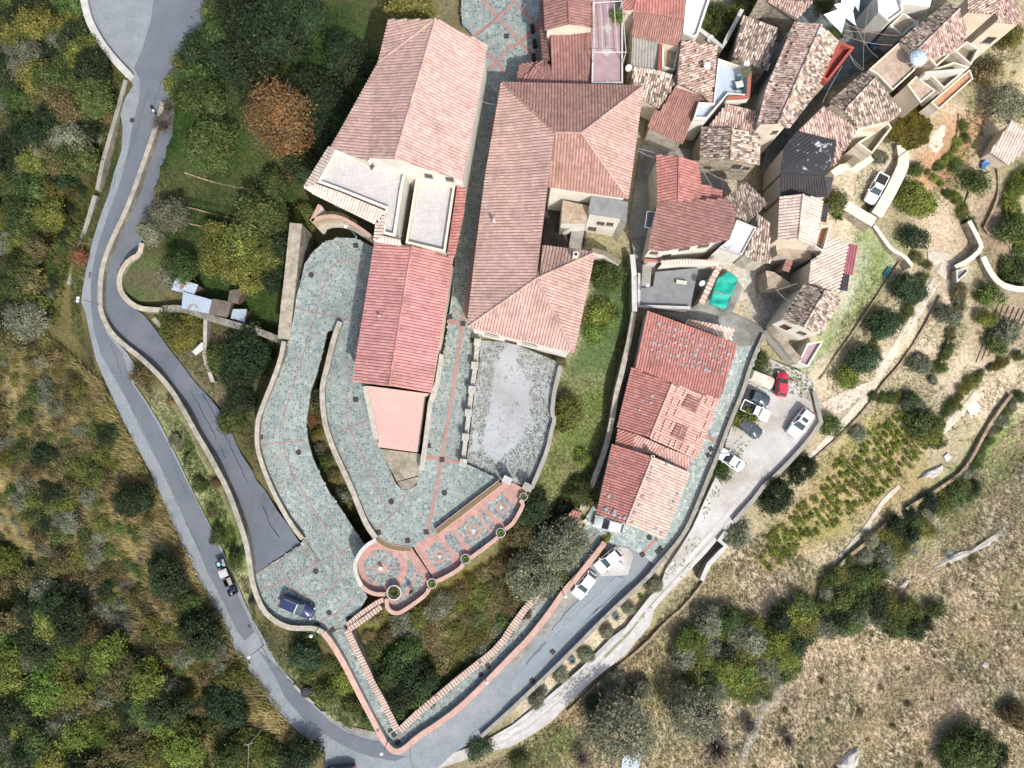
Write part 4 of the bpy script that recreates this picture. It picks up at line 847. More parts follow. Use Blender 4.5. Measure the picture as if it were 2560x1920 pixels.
wall('yard_wall', 'pale wall around the overgrown yard between the houses', t(2,0,"1620,250 1700,310 1820,405 1900,250 1990,80"), 2.4, 3.4, .4, 1, m_old, m_concw, smooth=0)
# --- red roofs by the lane
hR = house('village_house', 'narrow house with red tiled gable roof on the village lane', 1.2, m_old, "a:2,0,1252,1336,8.4 b:2,0,1442,1346,9.2 c:2,0,1600,1400,8.4 d:2,0,1632,1600,8.2 e:2,1,1625,62,8.2 f:2,1,1435,72,9 g:2,1,1262,78,8.2", "abfg:red bcdef:red:bc")
house('lean_to', 'small red lean-to roof behind the brown roofed house', 1.2, m_old, "a:2,0,1636,1590,7.8 b:2,0,1812,1640,7.4 c:2,1,1810,58,7.4 d:2,1,1630,62,7.8", "abcd:red")
hB = house('village_house', 'white house with broad rust brown roof and rounded pink edge', .4, m_white, "a:2,1,1266,78,8 b:2,1,1830,56,8.8 c:2,1,1896,92,8.9 d:2,1,1936,172,8.9 e:2,1,1930,242,8.9 f:2,1,1872,412,8.6 g:2,1,1312,510,7.6 h:2,1,1180,496,7.5", "abcdefgh:brown:ea", inset=.25)
win(hB, 'f', 'g', .3, 6.4, 1.2, .9); win(hB, 'f', 'g', .62, 6.4, 1.2, .9); win(hB, 'f', 'g', .85, 4, 1, 1); win(hB, 'g', 'h', .5, 5.6, .8, .8)
so = thing('solar_panel', 'dark glass solar panel hung on the side of the brown roofed house', 'solar panel', P(*t(2,1,"1190,240")[0], 6.6))
MB().add([P(u, v, z) for (u, v), z in zip(t(2,1,"1168,168 1238,172 1203,310 1148,302"), (6.6, 7.3, 7.3, 6.6))][::-1], [(0, 1, 2, 3)]).build('panel', M('panel_glass', A(70,80,100), A(60,70,90), rough=.2, spec=.6), so)
mb = MB(); q = [P(u, v, z) for (u, v), z in zip(t(2,1,"1168,168 1238,172 1203,310 1148,302"), (6.6, 7.3, 7.3, 6.6))]
for a, b in zip(q, q[1:] + q[:1]): mb.tube([a, b], .06, 4)
mb.build('frame', m_framew, so)
house('roof_terrace', 'white coated roof terrace behind the brown roof', .4, m_white, "a:2,1,1938,242,7.4 b:2,1,2108,312,7.4 c:2,1,1982,548,7.4 d:2,1,1786,482,7.4 e:2,1,1872,414,7.4", "abcde:white", 'terrace', parapet=(.25, .15, m_framew), inset=.02)
house('village_house', 'fan shaped old tiled roof curving behind the brown roof', 1, m_old, "a:2,1,1832,50,7.8 b:2,0,1920,1659,8 c:2,0,2000,1560,8 d:2,0,2100,1640,7.6 e:2,1,2212,100,7.2 f:2,1,2040,252,6.8 g:2,1,1936,205,7", "abcdefg:oldd")
house('village_house', 'old cream roof stepping down beside the white coated terrace', .6, m_old, "a:2,1,2110,175,7.2 b:2,1,2222,260,7 c:2,1,2235,610,5.8 d:2,1,2095,592,5.8 e:2,1,2012,535,6 f:2,1,2120,295,6.9", "abcdef:old")
house('eave_strip', 'row of cream tiles along the yard front of the white house', .4, m_white, "a:2,1,1285,590,4.6 b:2,1,1500,575,4.6 c:2,1,1790,590,4.6 d:2,1,1790,625,4.2 e:2,1,1500,612,4.2 f:2,1,1290,630,4.2", "abcdef:cream:af", 'roof edge', cap=False)
house('eave_strip', 'short red tile strip beside the yard steps', .4, m_white, "a:2,1,1140,575,3.4 b:2,1,1280,580,3.4 c:2,1,1282,602,3.1 d:2,1,1138,600,3.1", "abcd:red:ad", 'roof edge', cap=False)
house('concrete_yard', 'stained concrete yard with a bench inside low walls', -.8, m_old, "a:2,1,1240,690,1.6 b:2,1,1612,655,1.6 c:2,1,1542,990,1.6 d:2,1,1100,980,1.6 e:2,1,1110,830,1.6 f:2,1,1220,815,1.6", "abcdef:grey", 'yard', inset=.02)
st2 = thing('garden_stair', 'pale concrete steps rising from the stained yard', 'stair', P(*t(2,1,"1165,730")[0], .6))
for i in range(9):
    p = P(*t(2,1,"%d,%d" % (1168 - i * 1.5, 650 + i * 19))[0], 3.0 - i * .15); MB().box(p - Vector((0, 0, .1)), (1, -.05), (1.15, .3, .2)).build('step', m_conc, st2)
T1, p1 = wall('coping_wall', 'garden wall with cream and red tile coping beside the teal netting', t(2,1,"1795,640 1740,740 1690,850 1635,965"), .6, 2.2, .5, 2, m_old, None, smooth=0)
striped_coping(T1, p1, .75, (A(206,160,132), A(242,220,194)), .3)
wall('yard_wall', 'low wall around the stained concrete yard', t(2,1,"1098,700 1096,985 1540,1000"), .8, 1.4, .25, 1.5, m_conc, m_concw, smooth=0)
bn = thing('stone_bench', 'white stone bench on the stained concrete yard', 'bench', P(*t(2,1,"1465,780")[0], 1.6))
pb = P(*t(2,1,"1465,780")[0], 2.05); MB().box(pb, (1, -.15), (1.35, .5, .1)).build('seat', m_concw, bn)
for s in (-1, 1): MB().box(pb + Vector((s * .45, -s * .07, -.25)), (1, -.15), (.18, .42, .42)).build('leg', m_concw, bn)
# --- long house with stones on its roof, by the car park
lh = house('roadside_house', 'upper house with red ribbed roof dotted with grey stones by the walkway', -3.2, m_old, "a:2,1,1168,1022,4.2 b:2,1,1948,1312,4.2 c:2,2,1800,122,3.2 d:2,1,1380,1648,3.2 e:2,1,1065,1512,3.2", "abcde:red:ae")
lh2 = house('roadside_house', 'middle house with red and salmon gable roof and roof holes by the walkway', -3.2, m_old, "a:2,1,1036,1512,2.2 b:2,1,1382,1656,3.4 c:2,2,1788,132,2.2 d:2,2,1592,645,2.2 e:2,2,1192,462,3.4 f:2,2,912,372,2.2", "abef:red bcde:salmon")
house('roadside_house', 'small lower red roof wedged between two gable roofs', -3.2, m_old, "a:2,2,918,385,2.0 b:2,2,1078,432,2.4 c:2,2,1345,552,2.5 d:2,2,1556,640,2 e:2,2,1510,752,1.8 f:2,2,1235,602,2.2 g:2,2,1025,572,2.0 h:2,2,896,527,1.7", "abgh:red bcfg:salmon cdef:salmon", cap=False)
lh3 = house('roadside_house', 'end house with red and pale salmon gable roof next to the silver car', -3.2, m_old, "a:2,2,866,522,2.4 b:2,2,1216,625,3.5 c:2,2,1536,762,2.4 d:2,2,1312,1340,2.4 e:2,2,984,1208,3.5 f:2,2,736,1112,2.4", "abef:red bcde:pale")
house('lean_to', 'small pale pink sheet roof on the back of the stone dotted roof', -2.6, m_old, "a:2,1,1518,1097,1.6 b:2,1,1735,1135,2 c:2,1,1918,1182,1.6 d:2,1,1892,1282,1.4 e:2,1,1725,1215,1.8 f:2,1,1498,1130,1.3", "abef:pale bcde:cream", cap=False)
# --- right hand houses
h1 = house('hillside_house', 'pale cream gable roofed house with dark sheet edge above the slope', -1, m_cream, "a:3,1,104,36,7.2 b:3,1,302,20,8.2 c:3,1,472,72,7.2 d:3,1,408,468,7 e:3,1,262,412,8 f:3,1,90,402,7", "abef:cream bcde:cream")
house('lean_to', 'dark corrugated sheet strip on the right side of the cream gable house', -1, m_cream, "a:3,1,470,92,6.4 b:3,1,528,102,6.1 c:3,1,502,262,6.1 d:3,1,446,242,6.4", "abcd:darks")
house('loggia', 'small clay floored balcony with cream parapet below the gable house', -1.5, m_cream, "a:3,1,432,302,4.6 b:3,1,516,312,4.6 c:3,1,455,532,4.6 d:3,1,358,480,4.6", "abcd:orangedeck", 'balcony', parapet=(.9, .18, m_cream), inset=.02)
house('hillside_house', 'cream tiled house with plum sheet edge beside the grassy track', -2, m_cream, "a:3,1,515,392,5.4 b:3,1,690,442,5.2 c:3,1,642,702,5 d:3,1,602,862,4.6 e:3,1,348,790,4.6 f:3,1,370,588,5.2 g:3,1,442,552,5.3", "abcdefg:cream:gb")
house('lean_to', 'plum red ribbed sheet strip along the cream tiled house', -2.4, m_cream, "a:3,1,692,442,5 b:3,1,776,462,4.7 c:3,1,732,716,4.7 d:3,1,642,700,5", "abcd:purple")
house('lean_to', 'dark ribbed sheet strip below the plum red one', -2.4, m_cream, "a:3,1,626,698,4.7 b:3,1,706,716,4.4 c:3,1,687,856,4.4 d:3,1,600,842,4.7", "abcd:darks")
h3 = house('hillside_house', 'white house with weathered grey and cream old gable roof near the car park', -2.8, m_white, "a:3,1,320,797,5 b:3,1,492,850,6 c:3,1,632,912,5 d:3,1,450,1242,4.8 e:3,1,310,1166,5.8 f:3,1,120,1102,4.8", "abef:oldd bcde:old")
win(h3, 'd', 'e', .5, 2.4, .8, 1); win(h3, 'e', 'f', .4, 2, .9, 1.8, True)
house('porch', 'long grey concrete porch slab along the white house near the car park', -3, m_white, "a:3,1,-10,1175,.6 b:3,1,45,1150,.6 c:3,1,295,1440,.2 d:3,1,240,1490,.2", "abcd:wedge", 'porch')
house('paved_terrace', 'pink floored little terrace with white wall at the end of the white house', -3.2, m_white, "a:3,1,330,1310,-.6 b:3,1,470,1290,-.6 c:3,1,335,1515,-.9 d:3,1,250,1480,-.9", "abcd:pinkdeck", 'terrace', parapet=(.4, .2, m_white), inset=.02)
house('concrete_house', 'pale cement block house between the cream gable roof and yard', -1.5, m_old, "a:3,1,60,415,4 b:3,1,260,412,4 c:3,1,400,470,3.8 d:3,1,370,580,3.6 e:3,1,80,545,3.6", "abcde:decko", 'house', inset=.02)
house('ruin_walls', 'roofless rubble house with broken wall tops and red tiles inside', -1.6, m_rub, "a:3,1,-20,680,2 b:3,1,50,690,2 c:3,1,200,790,2 d:3,1,195,830,2 e:3,1,0,830,2", "abcde:decko", 'ruin', inset=.02)
house('shed', 'small red tiled shed roof in the dark gap behind the ruin', -1.6, m_rub, "a:3,1,160,565,2.4 b:3,1,212,585,2.2 c:3,1,175,690,2.2 d:3,1,120,670,2.4", "abcd:brick", 'shed')
# --- top right
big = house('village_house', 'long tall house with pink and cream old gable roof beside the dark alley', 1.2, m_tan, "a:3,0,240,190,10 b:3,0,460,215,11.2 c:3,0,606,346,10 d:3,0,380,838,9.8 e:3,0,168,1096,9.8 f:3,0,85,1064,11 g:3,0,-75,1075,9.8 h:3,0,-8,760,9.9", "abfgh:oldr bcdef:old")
win(big, 'e', 'f', .5, 8, .6, .7); win(big, 'f', 'g', .5, 6, .6, .7); win(big, 'f', 'g', .3, 3.5, .9, 1.2)
house('red_terrace', 'red floored roof terrace with red parapet on the side of the long house', 1.2, m_cream, "a:3,0,596,388,8.2 b:3,0,722,440,8.2 c:3,0,492,735,8.2 d:3,0,440,700,8.2", "abcd:redfloor", 'terrace', parapet=(.8, .3, M('red_parapet', A(186,96,84), A(172,86,76), scale=1)), inset=.02)
house('village_house', 'house with blackened sheet roof patched with white streaks', .2, m_tan, "a:3,0,250,1136,8 b:3,0,592,1212,7.4 c:3,0,555,1400,7.2 d:3,0,492,1522,7 e:3,0,112,1484,7.4 f:3,0,142,1262,7.8", "abcdef:black")
house('village_house', 'darker grey lower sheet roof below the blackened roof', .2, m_tan, "a:3,0,108,1488,7 b:3,0,492,1526,6.6 c:3,0,568,1532,6.4 d:3,1,525,45,6 e:3,1,110,30,6.4", "abcde:darks")
ho = house('village_house', 'old tan tiled roof beside the blackened sheet roof', .4, m_tan, "a:3,0,482,912,8.4 b:3,0,780,1112,7.4 c:3,0,600,1390,6.4 d:3,0,560,1440,6.4 e:3,0,592,1210,7.0 f:3,0,268,1122,8", "abcdef:oldr:ac")
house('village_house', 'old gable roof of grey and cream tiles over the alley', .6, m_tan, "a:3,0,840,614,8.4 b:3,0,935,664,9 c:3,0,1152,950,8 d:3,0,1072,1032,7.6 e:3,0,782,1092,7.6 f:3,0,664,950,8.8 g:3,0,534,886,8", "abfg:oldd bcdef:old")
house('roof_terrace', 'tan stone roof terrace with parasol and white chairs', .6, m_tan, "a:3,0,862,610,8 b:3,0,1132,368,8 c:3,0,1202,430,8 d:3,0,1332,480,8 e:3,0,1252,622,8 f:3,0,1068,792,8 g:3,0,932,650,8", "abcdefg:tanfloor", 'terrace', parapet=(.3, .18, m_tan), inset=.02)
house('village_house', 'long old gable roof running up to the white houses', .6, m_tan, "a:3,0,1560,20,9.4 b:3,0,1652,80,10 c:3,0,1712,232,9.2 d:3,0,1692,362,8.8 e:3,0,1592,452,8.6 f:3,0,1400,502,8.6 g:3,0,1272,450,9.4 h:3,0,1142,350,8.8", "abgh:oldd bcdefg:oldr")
house('roof_terrace', 'pale terrace with a dark bowl below the long old gable roof', 0, m_tan, "a:3,0,1380,520,7.4 b:3,0,1530,385,7.4 c:3,0,1592,456,7.4 d:3,0,1440,590,7.4", "abcd:tanfloor", 'terrace', parapet=(.4, .2, m_tan), inset=.02)
house('roof_terrace', 'sunken olive grey roof terrace at the upper right', -.5, m_tan, "a:3,0,1580,470,7.0 b:3,0,1682,386,7.0 c:3,0,1792,450,7.0 d:3,0,1720,592,7.0", "abcd:olive", 'terrace', parapet=(.8, .2, m_tan), inset=.02)
house('roof_terrace', 'large olive grey roof terrace crossed by a white beam', -.5, m_tan, "a:3,0,1345,640,6.6 b:3,0,1580,560,6.6 c:3,0,1712,605,6.6 d:3,0,1492,792,6.6", "abcd:olive", 'terrace', parapet=(.7, .2, m_tan), inset=.02)
wall('beam', 'white beam lying across the large olive grey terrace', t(3,0,"1355,630 1700,600"), 6.6, 1.4, .35, .2, m_framew, None, smooth=0, cat='beam')
house('roof_terrace', 'pale tan roof terrace between the olive terrace and the tan stone one', 0, m_tan, "a:3,0,1195,740,6.4 b:3,0,1270,665,6.4 c:3,0,1440,790,6.4 d:3,0,1310,900,6.4", "abcd:tanfloor", 'terrace', parapet=(.25, .18, m_tan), inset=.02)
house('balcony', 'long clay floored balcony along the valley side', -1.5, m_tan, "a:3,0,1395,895,4.8 b:3,0,1730,610,4.8 c:3,0,1760,690,4.8 d:3,0,1465,955,4.8", "abcd:orangedeck", 'balcony', parapet=(.35, .16, m_tan), inset=.02)
house('lean_to', 'pale plastered flat annex below the old gable roof', -.5, m_tan, "a:3,0,880,1040,5.6 b:3,0,960,945,5.6 c:3,0,1060,1045,5.6 d:3,0,945,1135,5.4 e:3,0,820,1120,5.4", "abcde:tanfloor", 'annex', inset=.02)
house('roof_terrace', 'narrow shaded court with grey floor below the pale annex', -1, m_tan, "a:3,0,745,1260,3 b:3,0,1010,1080,3 c:3,0,1040,1130,3 d:3,0,870,1355,3", "abcd:olive", 'yard', parapet=(.9, .2, m_tan), inset=.02)
house('shed', 'flat stone roofed shed with arched opening near the white pickup', -1.2, m_tan, "a:3,0,690,1390,1.4 b:3,0,745,1345,1.4 c:3,0,808,1385,1.4 d:3,0,742,1440,1.4", "abcd:olive", 'shed', inset=.02)
wall('garden_wall', 'thick whitewashed rubble wall along the yard with the white pickup', t(3,0,"560,1500 660,1430 760,1460 900,1360") , -1, 1.6, .9, 1, m_tan, m_tan, .05, 0)
wall('garden_wall', 'broad pale rubble wall beside the white pickup', t(3,0,"1160,1250 1180,1400 1130,1520 1060,1659") + t(3,1,"990,120 940,200"), -1.8, 1.8, 1.5, 2, m_rub, M('lime_top', A(244,236,222), A(220,208,190), scale=1.5, fine=.2), .05, 0)
wall('garden_wall', 'whitewashed rubble wall running down to the grassy track', t(3,1,"670,110 800,190 920,260"), -1.6, 1.5, 1.4, 2, m_rub, MATS['lime_top'], .05, 0)
wall('garden_wall', 'thin white wall winding between dry garden and grassy track', t(3,1,"920,290 1000,400 1070,500 1180,550 1250,640"), -3, 1.2, .5, 2, m_rub, MATS['lime_top'], .05, 0)
wall('garden_wall', 'pale curved wall above the stone cistern', t(3,1,"1620,650 1740,590 1850,490 1830,420 1740,250"), -4.4, 1.2, .6, 2, m_rub, MATS['lime_top'], .05, 0)
wall('garden_wall', 'thick wall descending from the stone cistern', t(3,1,"1860,560 1920,690 2010,800 2150,840 2260,840"), -5, 1.2, .8, 2, m_rub, MATS['lime_top'], .05, 0)
house('cistern', 'stone cistern with white rim and dark opening by the bare garden', -5.6, m_rub, "a:3,1,1612,680 b:3,1,1720,650 c:3,1,1720,700 d:3,1,1620,790".replace(' b', ',-3.2 b').replace(' c', ',-3.2 c').replace(' d', ',-3.2 d') + ",-3.2", "abcd:wedge", 'cistern', parapet=(.3, .25, m_concw), inset=.02)
house('village_house', 'corner roof of cream tiles at the top right', -1, m_cream, "a:3,0,1725,-60,9.4 b:3,0,1995,-60,9.8 c:3,0,1988,122,9.2 d:3,0,1732,102,8.8", "abcd:oldr:bd")
nb = house('village_house', 'tall cream house with pinkish old roof on the outer corner', -3.5, m_cream, "a:3,0,1996,-60,9.4 b:3,0,2140,-60,9 c:3,0,2198,212,8.4 d:3,0,1972,186,8.6 e:3,0,1992,112,9", "abcde:oldr")
win(nb, 'c', 'd', .4, 4.5, 1, 1.2); win(nb, 'c', 'd', .75, 1.5, 1, 1.2)
house('village_house', 'white roof terraces of the houses behind the star shaped sails', .6, m_white, "a:3,0,930,-40,8 b:3,0,1120,-40,8 c:3,0,1155,110,7.6 d:3,0,1030,200,7.4 e:3,0,940,120,7.6", "abcde:white", 'house', parapet=(.4, .2, m_white), inset=.02)
house('village_house', 'white house with plum window facing the shade sails', .6, m_white, "a:3,0,1140,-40,8.6 b:3,0,1420,-40,8.6 c:3,0,1400,60,8.4 d:3,0,1150,30,8.4", "abcd:white", 'house', inset=.02)
wh = house('village_house', 'pale house with flat roofs above the dark little square', .6, m_old, "a:3,0,1160,120,7 b:3,0,1280,200,6.6 c:3,0,1150,320,6 d:3,0,1040,230,6.4", "abcd:decko", 'house', parapet=(.3, .2, m_white), inset=.02)
house('field_house', 'small pale tiled house by itself at the right edge', -6, m_cream, "a:3,0,2108,1040,0 b:3,0,2290,1210,-.4 c:3,0,2250,1260,-.6 d:3,0,2082,1422,-1.4 e:3,0,1920,1312,-1.2", "abcde:cream")
# ------------------------------------------------------------------ brick bands in the plaza paving
BW = .13; m_redb = M('red_brick_path', A(184, 146, 138), A(166, 130, 122), scale=1.5, rough=.85, fine=.2)
for s_, zf_, par in ((t(1,1,"345,1000 520,1045 700,1085 890,1120"), low_z, low), (t(1,1,"520,1045 560,900 600,760 640,660 700,610 780,595 860,620 915,690 935,780 930,950 900,1110"), low_z, low), (t(1,1,"520,1045 460,1250 380,1500 335,1640") + t(1,2,"280,130 235,320 235,480 250,600 320,790 450,1000 560,1180 640,1290 720,1450 745,1560 720,1659"), low_z, low),
    (t(1,2,"30,520 235,505 430,490"), low_z, low), (t(1,2,"0,1640 200,1540 390,1400"), low_z, low), (t(1,2,"330,1650 560,1530 720,1455 900,1370"), low_z, low), (t(1,2,"180,1550 240,1659"), low_z, low), (t(1,2,"400,1400 490,1560"), low_z, low),
    (t(1,3,"240,20 300,100 400,160 500,175 600,140 680,80 740,0"), low_z, low), (t(1,3,"20,140 150,80 330,0"), low_z, low), (t(1,3,"500,420 680,330 800,240 860,170"), low_z, low), (t(1,3,"680,330 720,420 750,450"), low_z, low),
    (t(1,1,"890,1120 850,1350 800,1600") + t(1,2,"780,150 790,330 810,380 900,580 1000,800 1090,1010 1180,1130"), up_z, up), (t(1,2,"640,440 810,375 970,310"), up_z, up), (t(1,2,"1180,1130 1050,1250"), up_z, up), (t(1,2,"1180,1130 1250,1060 1310,930"), up_z, up)):
    strip('brick_band', s_, zf_, BW, m_red, par)
strip('brick_band', t(1,0,"2050,1000 2010,1500") + t(1,1,"1960,50 1880,500 1830,900 1780,1150 1720,1600") + t(1,2,"1680,200 1610,620 1580,800 1530,1050 1480,1280"), up_z, .45, m_redb, up)
strip('brick_band', t(1,2,"1450,630 1610,650 1770,680"), up_z, .45, m_redb, up); strip('brick_band', t(1,1,"1650,1120 1800,1137"), up_z, .45, m_redb, up)
for s_ in ("1930,-40 2090,155 2212,280", "1890,310 2090,155 2212,40", "2212,380 2085,540 1980,620", "1990,460 2085,540 2160,640"): strip('brick_band', t(1,0,s_), up_z, .45, m_redb, up)
for s_ in ("0,0 130,130 250,250", "0,420 120,320 240,210", "0,280 110,410 230,520"): strip('brick_band', t(2,0,s_), up_z, .45, m_redb, up)
strip('brick_band', t(2,2,"1670,455 1790,500"), ea_z, .45, m_redb, ea); strip('brick_band', t(2,2,"1250,1335 1110,1480"), ea_z, .45, m_redb, ea); strip('brick_band', t(2,2,"680,1340 760,1270"), ea_z, .15, m_red, ea)
strip('brick_band', t(2,2,"720,1310 620,1440 480,1620") + t(2,3,"320,110 100,400 0,560"), v_z, .14, m_red, vp); strip('brick_band', t(1,3,"800,560 960,860 1100,1130 1200,1320"), v_z, .14, m_red, vp)

# ------------------------------------------------------------------ manhole covers
m_iron = M('rusty_iron', A(84, 70, 72), A(66, 56, 58), rough=.8, fine=.2)
def cover(u, v, zf, rd, label, group, ang=0.0):
    p = on_surface(u, v, zf); mb = MB()
    if rd: mb.lathe([(.36, 0), (.36, .075), (.30, .082)], (0, 0, 0), 14)
    else: mb.box((0, 0, .035), (1, 0), (.62, .62, .08)).box((0, 0, .078), (1, 0), (.5, .5, .02))
    o = mb.build('manhole_cover', m_iron); o.location = p; o.rotation_euler = (0, 0, ang); tag(o, label, 'manhole cover', group)
LOWC = ('round iron manhole cover in the lower paved ramp', 'round covers of the lower plaza'); LOWS = ('square iron drain cover in the lower plaza paving', 'square covers of the lower plaza')
UPC = ('round iron manhole cover in the upper plaza paving', 'round covers of the upper plaza'); UPS = ('square iron drain cover in the upper plaza or alley paving', 'square covers of the upper plaza')
VS = ('square iron drain cover in the narrow stone footpath', 'square covers of the footpath'); ES = ('square iron drain cover in the pale walkway paving', 'square covers of the walkway')
for c, r_, s_, zf_, rd, lb, an in ((1,1,"478,717",low_z,1,LOWC,0), (1,2,"369,590 517,1618",low_z,1,LOWC,0), (1,3,"632,316",low_z,1,LOWC,0), (1,1,"862,462",low_z,0,LOWS,.1), (1,2,"40,460",low_z,0,LOWS,0), (1,3,"531,417 662,464 808,368",low_z,0,LOWS,.5),
    (1,2,"1168,1015 1628,940",up_z,1,UPC,0), (1,1,"1675,1077 1787,1137 1870,1283",up_z,0,UPS,.0), (1,2,"862,135 1607,653 1057,1283 1310,1353 1472,1278 1490,533",up_z,0,UPS,.1), (1,0,"2165,312",up_z,0,UPS,.1),
    (1,3,"1157,1328 1192,1370 2005,777 1943,850",v_z,0,VS,.5), (2,3,"395,140 440,70",v_z,0,VS,.9), (2,2,"1717,560 1693,614 1127,1473 1258,1448 1280,1422",ea_z,0,ES,.5)):
    for u, v in t(c, r_, s_): cover(u, v, zf_, rd, lb[0], lb[1], an)
cover(*t(1,3,"1226,1432")[0], v_z, 1, 'round iron manhole cover at the point of the footpath', 'footpath covers')
cover(*t(2,2,"1185,1325")[0], ea_z, 1, 'round iron manhole cover at the corner of the end house', 'walkway covers')
cover(*t(0,0,"1143,1040")[0], road_z, 1, 'round worn manhole cover in the asphalt between the two walls', 'road covers')
for s_ in ("352,655", "177,905"): cover(*t(2,3,s_)[0], road_z, 0, 'square iron drain cover in the asphalt road', 'road drain covers', .8)

# ------------------------------------------------------------------ round terrace and terrace with rosettes
def c8(s): return [(880 + float(p.split(',')[0]) / 8.295, 1340 + float(p.split(',')[1]) / 8.295) for p in s.split()]
m_clink = M('terrace_clinker', A(198, 160, 150), A(176, 138, 128), scale=1.4, fine=.15, fscale=5)
SM = [A(150,172,170), A(128,150,154), A(168,184,178), A(108,130,138), A(140,158,150)]
zc_ = 2.3
RT = thing('round_terrace', 'round viewing terrace with spoked pink and stone floor', 'terrace', P(960, 1425, -4))
out = [P(u, v, zc_) for u, v in c8("500,70 300,190 150,360 60,560 50,700 100,880 190,1040 330,1160 500,1220 690,1215 720,1300 700,1400 725,1500 800,1590 930,1625 1060,1575 1300,1410 1560,1215 1610,1080 1660,860 1260,280 1240,235 1000,225 800,190 620,110")]
n = len(out); ccw = out if poly_area(out) > 0 else out[::-1]
MB().prism([(p.x, p.y) for p in ccw], -4.6, zc_).build('platform', m_clink, RT)
ctr = P(*c8("620,660")[0], zc_); mpp = (HC - zc_) / F
def arcring(r0, r1, a0=0, a1=2 * math.pi, n=40): return [(ctr.x + r1 * math.cos(a0 + (a1 - a0) * i / n), ctr.y + r1 * math.sin(a0 + (a1 - a0) * i / n)) for i in range(n + 1)] + ([(ctr.x + r0 * math.cos(a1 - (a1 - a0) * i / n), ctr.y + r0 * math.sin(a1 - (a1 - a0) * i / n)) for i in range(n + 1)] if r0 else [])
flat = lambda x, y: zc_
inner = offset_loop(ccw, .75)
def keep_in(poly, ring): return [q for q in poly]
for r0, r1, sd in ((0, 44, 1), (64, 81, 2), (88, 130, 3)):
    pl_ = arcring(r0 * mpp, r1 * mpp, *((0, 2 * math.pi) if r0 == 0 else (-1.35, 1.0)))
    cells = [c for c in voronoi_cells(pl_, .27, 40 + sd) if all(pip([p[0]], [p[1]], inner)[0] for p in c)]
    mb = MB(); rr = random.Random(sd)
    for c in cells:
        cx = sum(p[0] for p in c) / len(c); cy = sum(p[1] for p in c) / len(c)
        rg = [((p[0] - cx) * .86 + cx, (p[1] - cy) * .86 + cy) for p in c]
        if poly_area(rg) < 0: rg = rg[::-1]
        kf = rr.uniform(.85, 1.15); mb.prism(rg, zc_ - .01, zc_ + .025, tuple(q * kf for q in rr.choice(SM)))
    tag(mb.build('floor_stones', m_stone, RT, cols=True), kind='stuff')
for i in range(6):
    a = .02 + i * math.pi / 3; MB().box((ctr.x + 28.5 * mpp * math.cos(a), ctr.y + 28.5 * mpp * math.sin(a), zc_ + .03), (math.cos(a), math.sin(a)), (31 * mpp, .13, .04)).build('spoke', m_clink, RT)
MB().lathe([(13 * mpp, 0), (13 * mpp, .05)], (ctr.x, ctr.y, zc_), 24).build('hub', m_clink, RT)
def ringwall(name, label, uv, z, h, wd, mat, cap, depth=5, cat='wall'):
    return wall(name, label, uv, z, h, wd, depth, mat, cap, .08, .03, .5, cat)
ringwall('terrace_parapet', 'white topped curved parapet around the round terrace', c8("500,75 300,195 155,360 68,560 60,700 110,880 200,1040"), zc_, .85, .42, m_pink, m_concw)
ringwall('terrace_parapet', 'pink parapet curving along the low side of the round terrace', c8("205,1045 335,1155 500,1215 690,1210"), zc_, .85, .42, m_pink, m_pink)
ringwall('terrace_parapet', 'pink parapet looping around the lobe of the round terrace', c8("725,1300 715,1400 740,1500 810,1580 930,1610 1050,1565 1300,1400 1550,1205 1590,1090"), zc_, .85, .42, m_pink, m_pink)
wall('flower_trough', 'curved brick trough with dry plants on the rim of the round terrace', c8("520,70 650,160 800,230 1000,270 1210,270"), zc_, .75, .75, .3, m_pink, M('trough_soil', A(112,96,72), A(140,126,92), scale=4, fine=.3), .04, -.12, .4, 'planter')
tb = thing('fountain_basin', 'small round turquoise basin in the middle of the round terrace', 'fountain', (ctr.x, ctr.y, zc_))
MB().lathe([(.12, 0), (.14, .5), (.24, .72), (.27, .8), (.22, .78)], (ctr.x, ctr.y, zc_), 16).build('pedestal', m_concw, tb)
MB().lathe([(.215, .76), (.2, .77)], (ctr.x, ctr.y, zc_), 16).build('water', M('turquoise_water', A(120,200,206), A(100,184,196), rough=.1, spec=.5), tb)
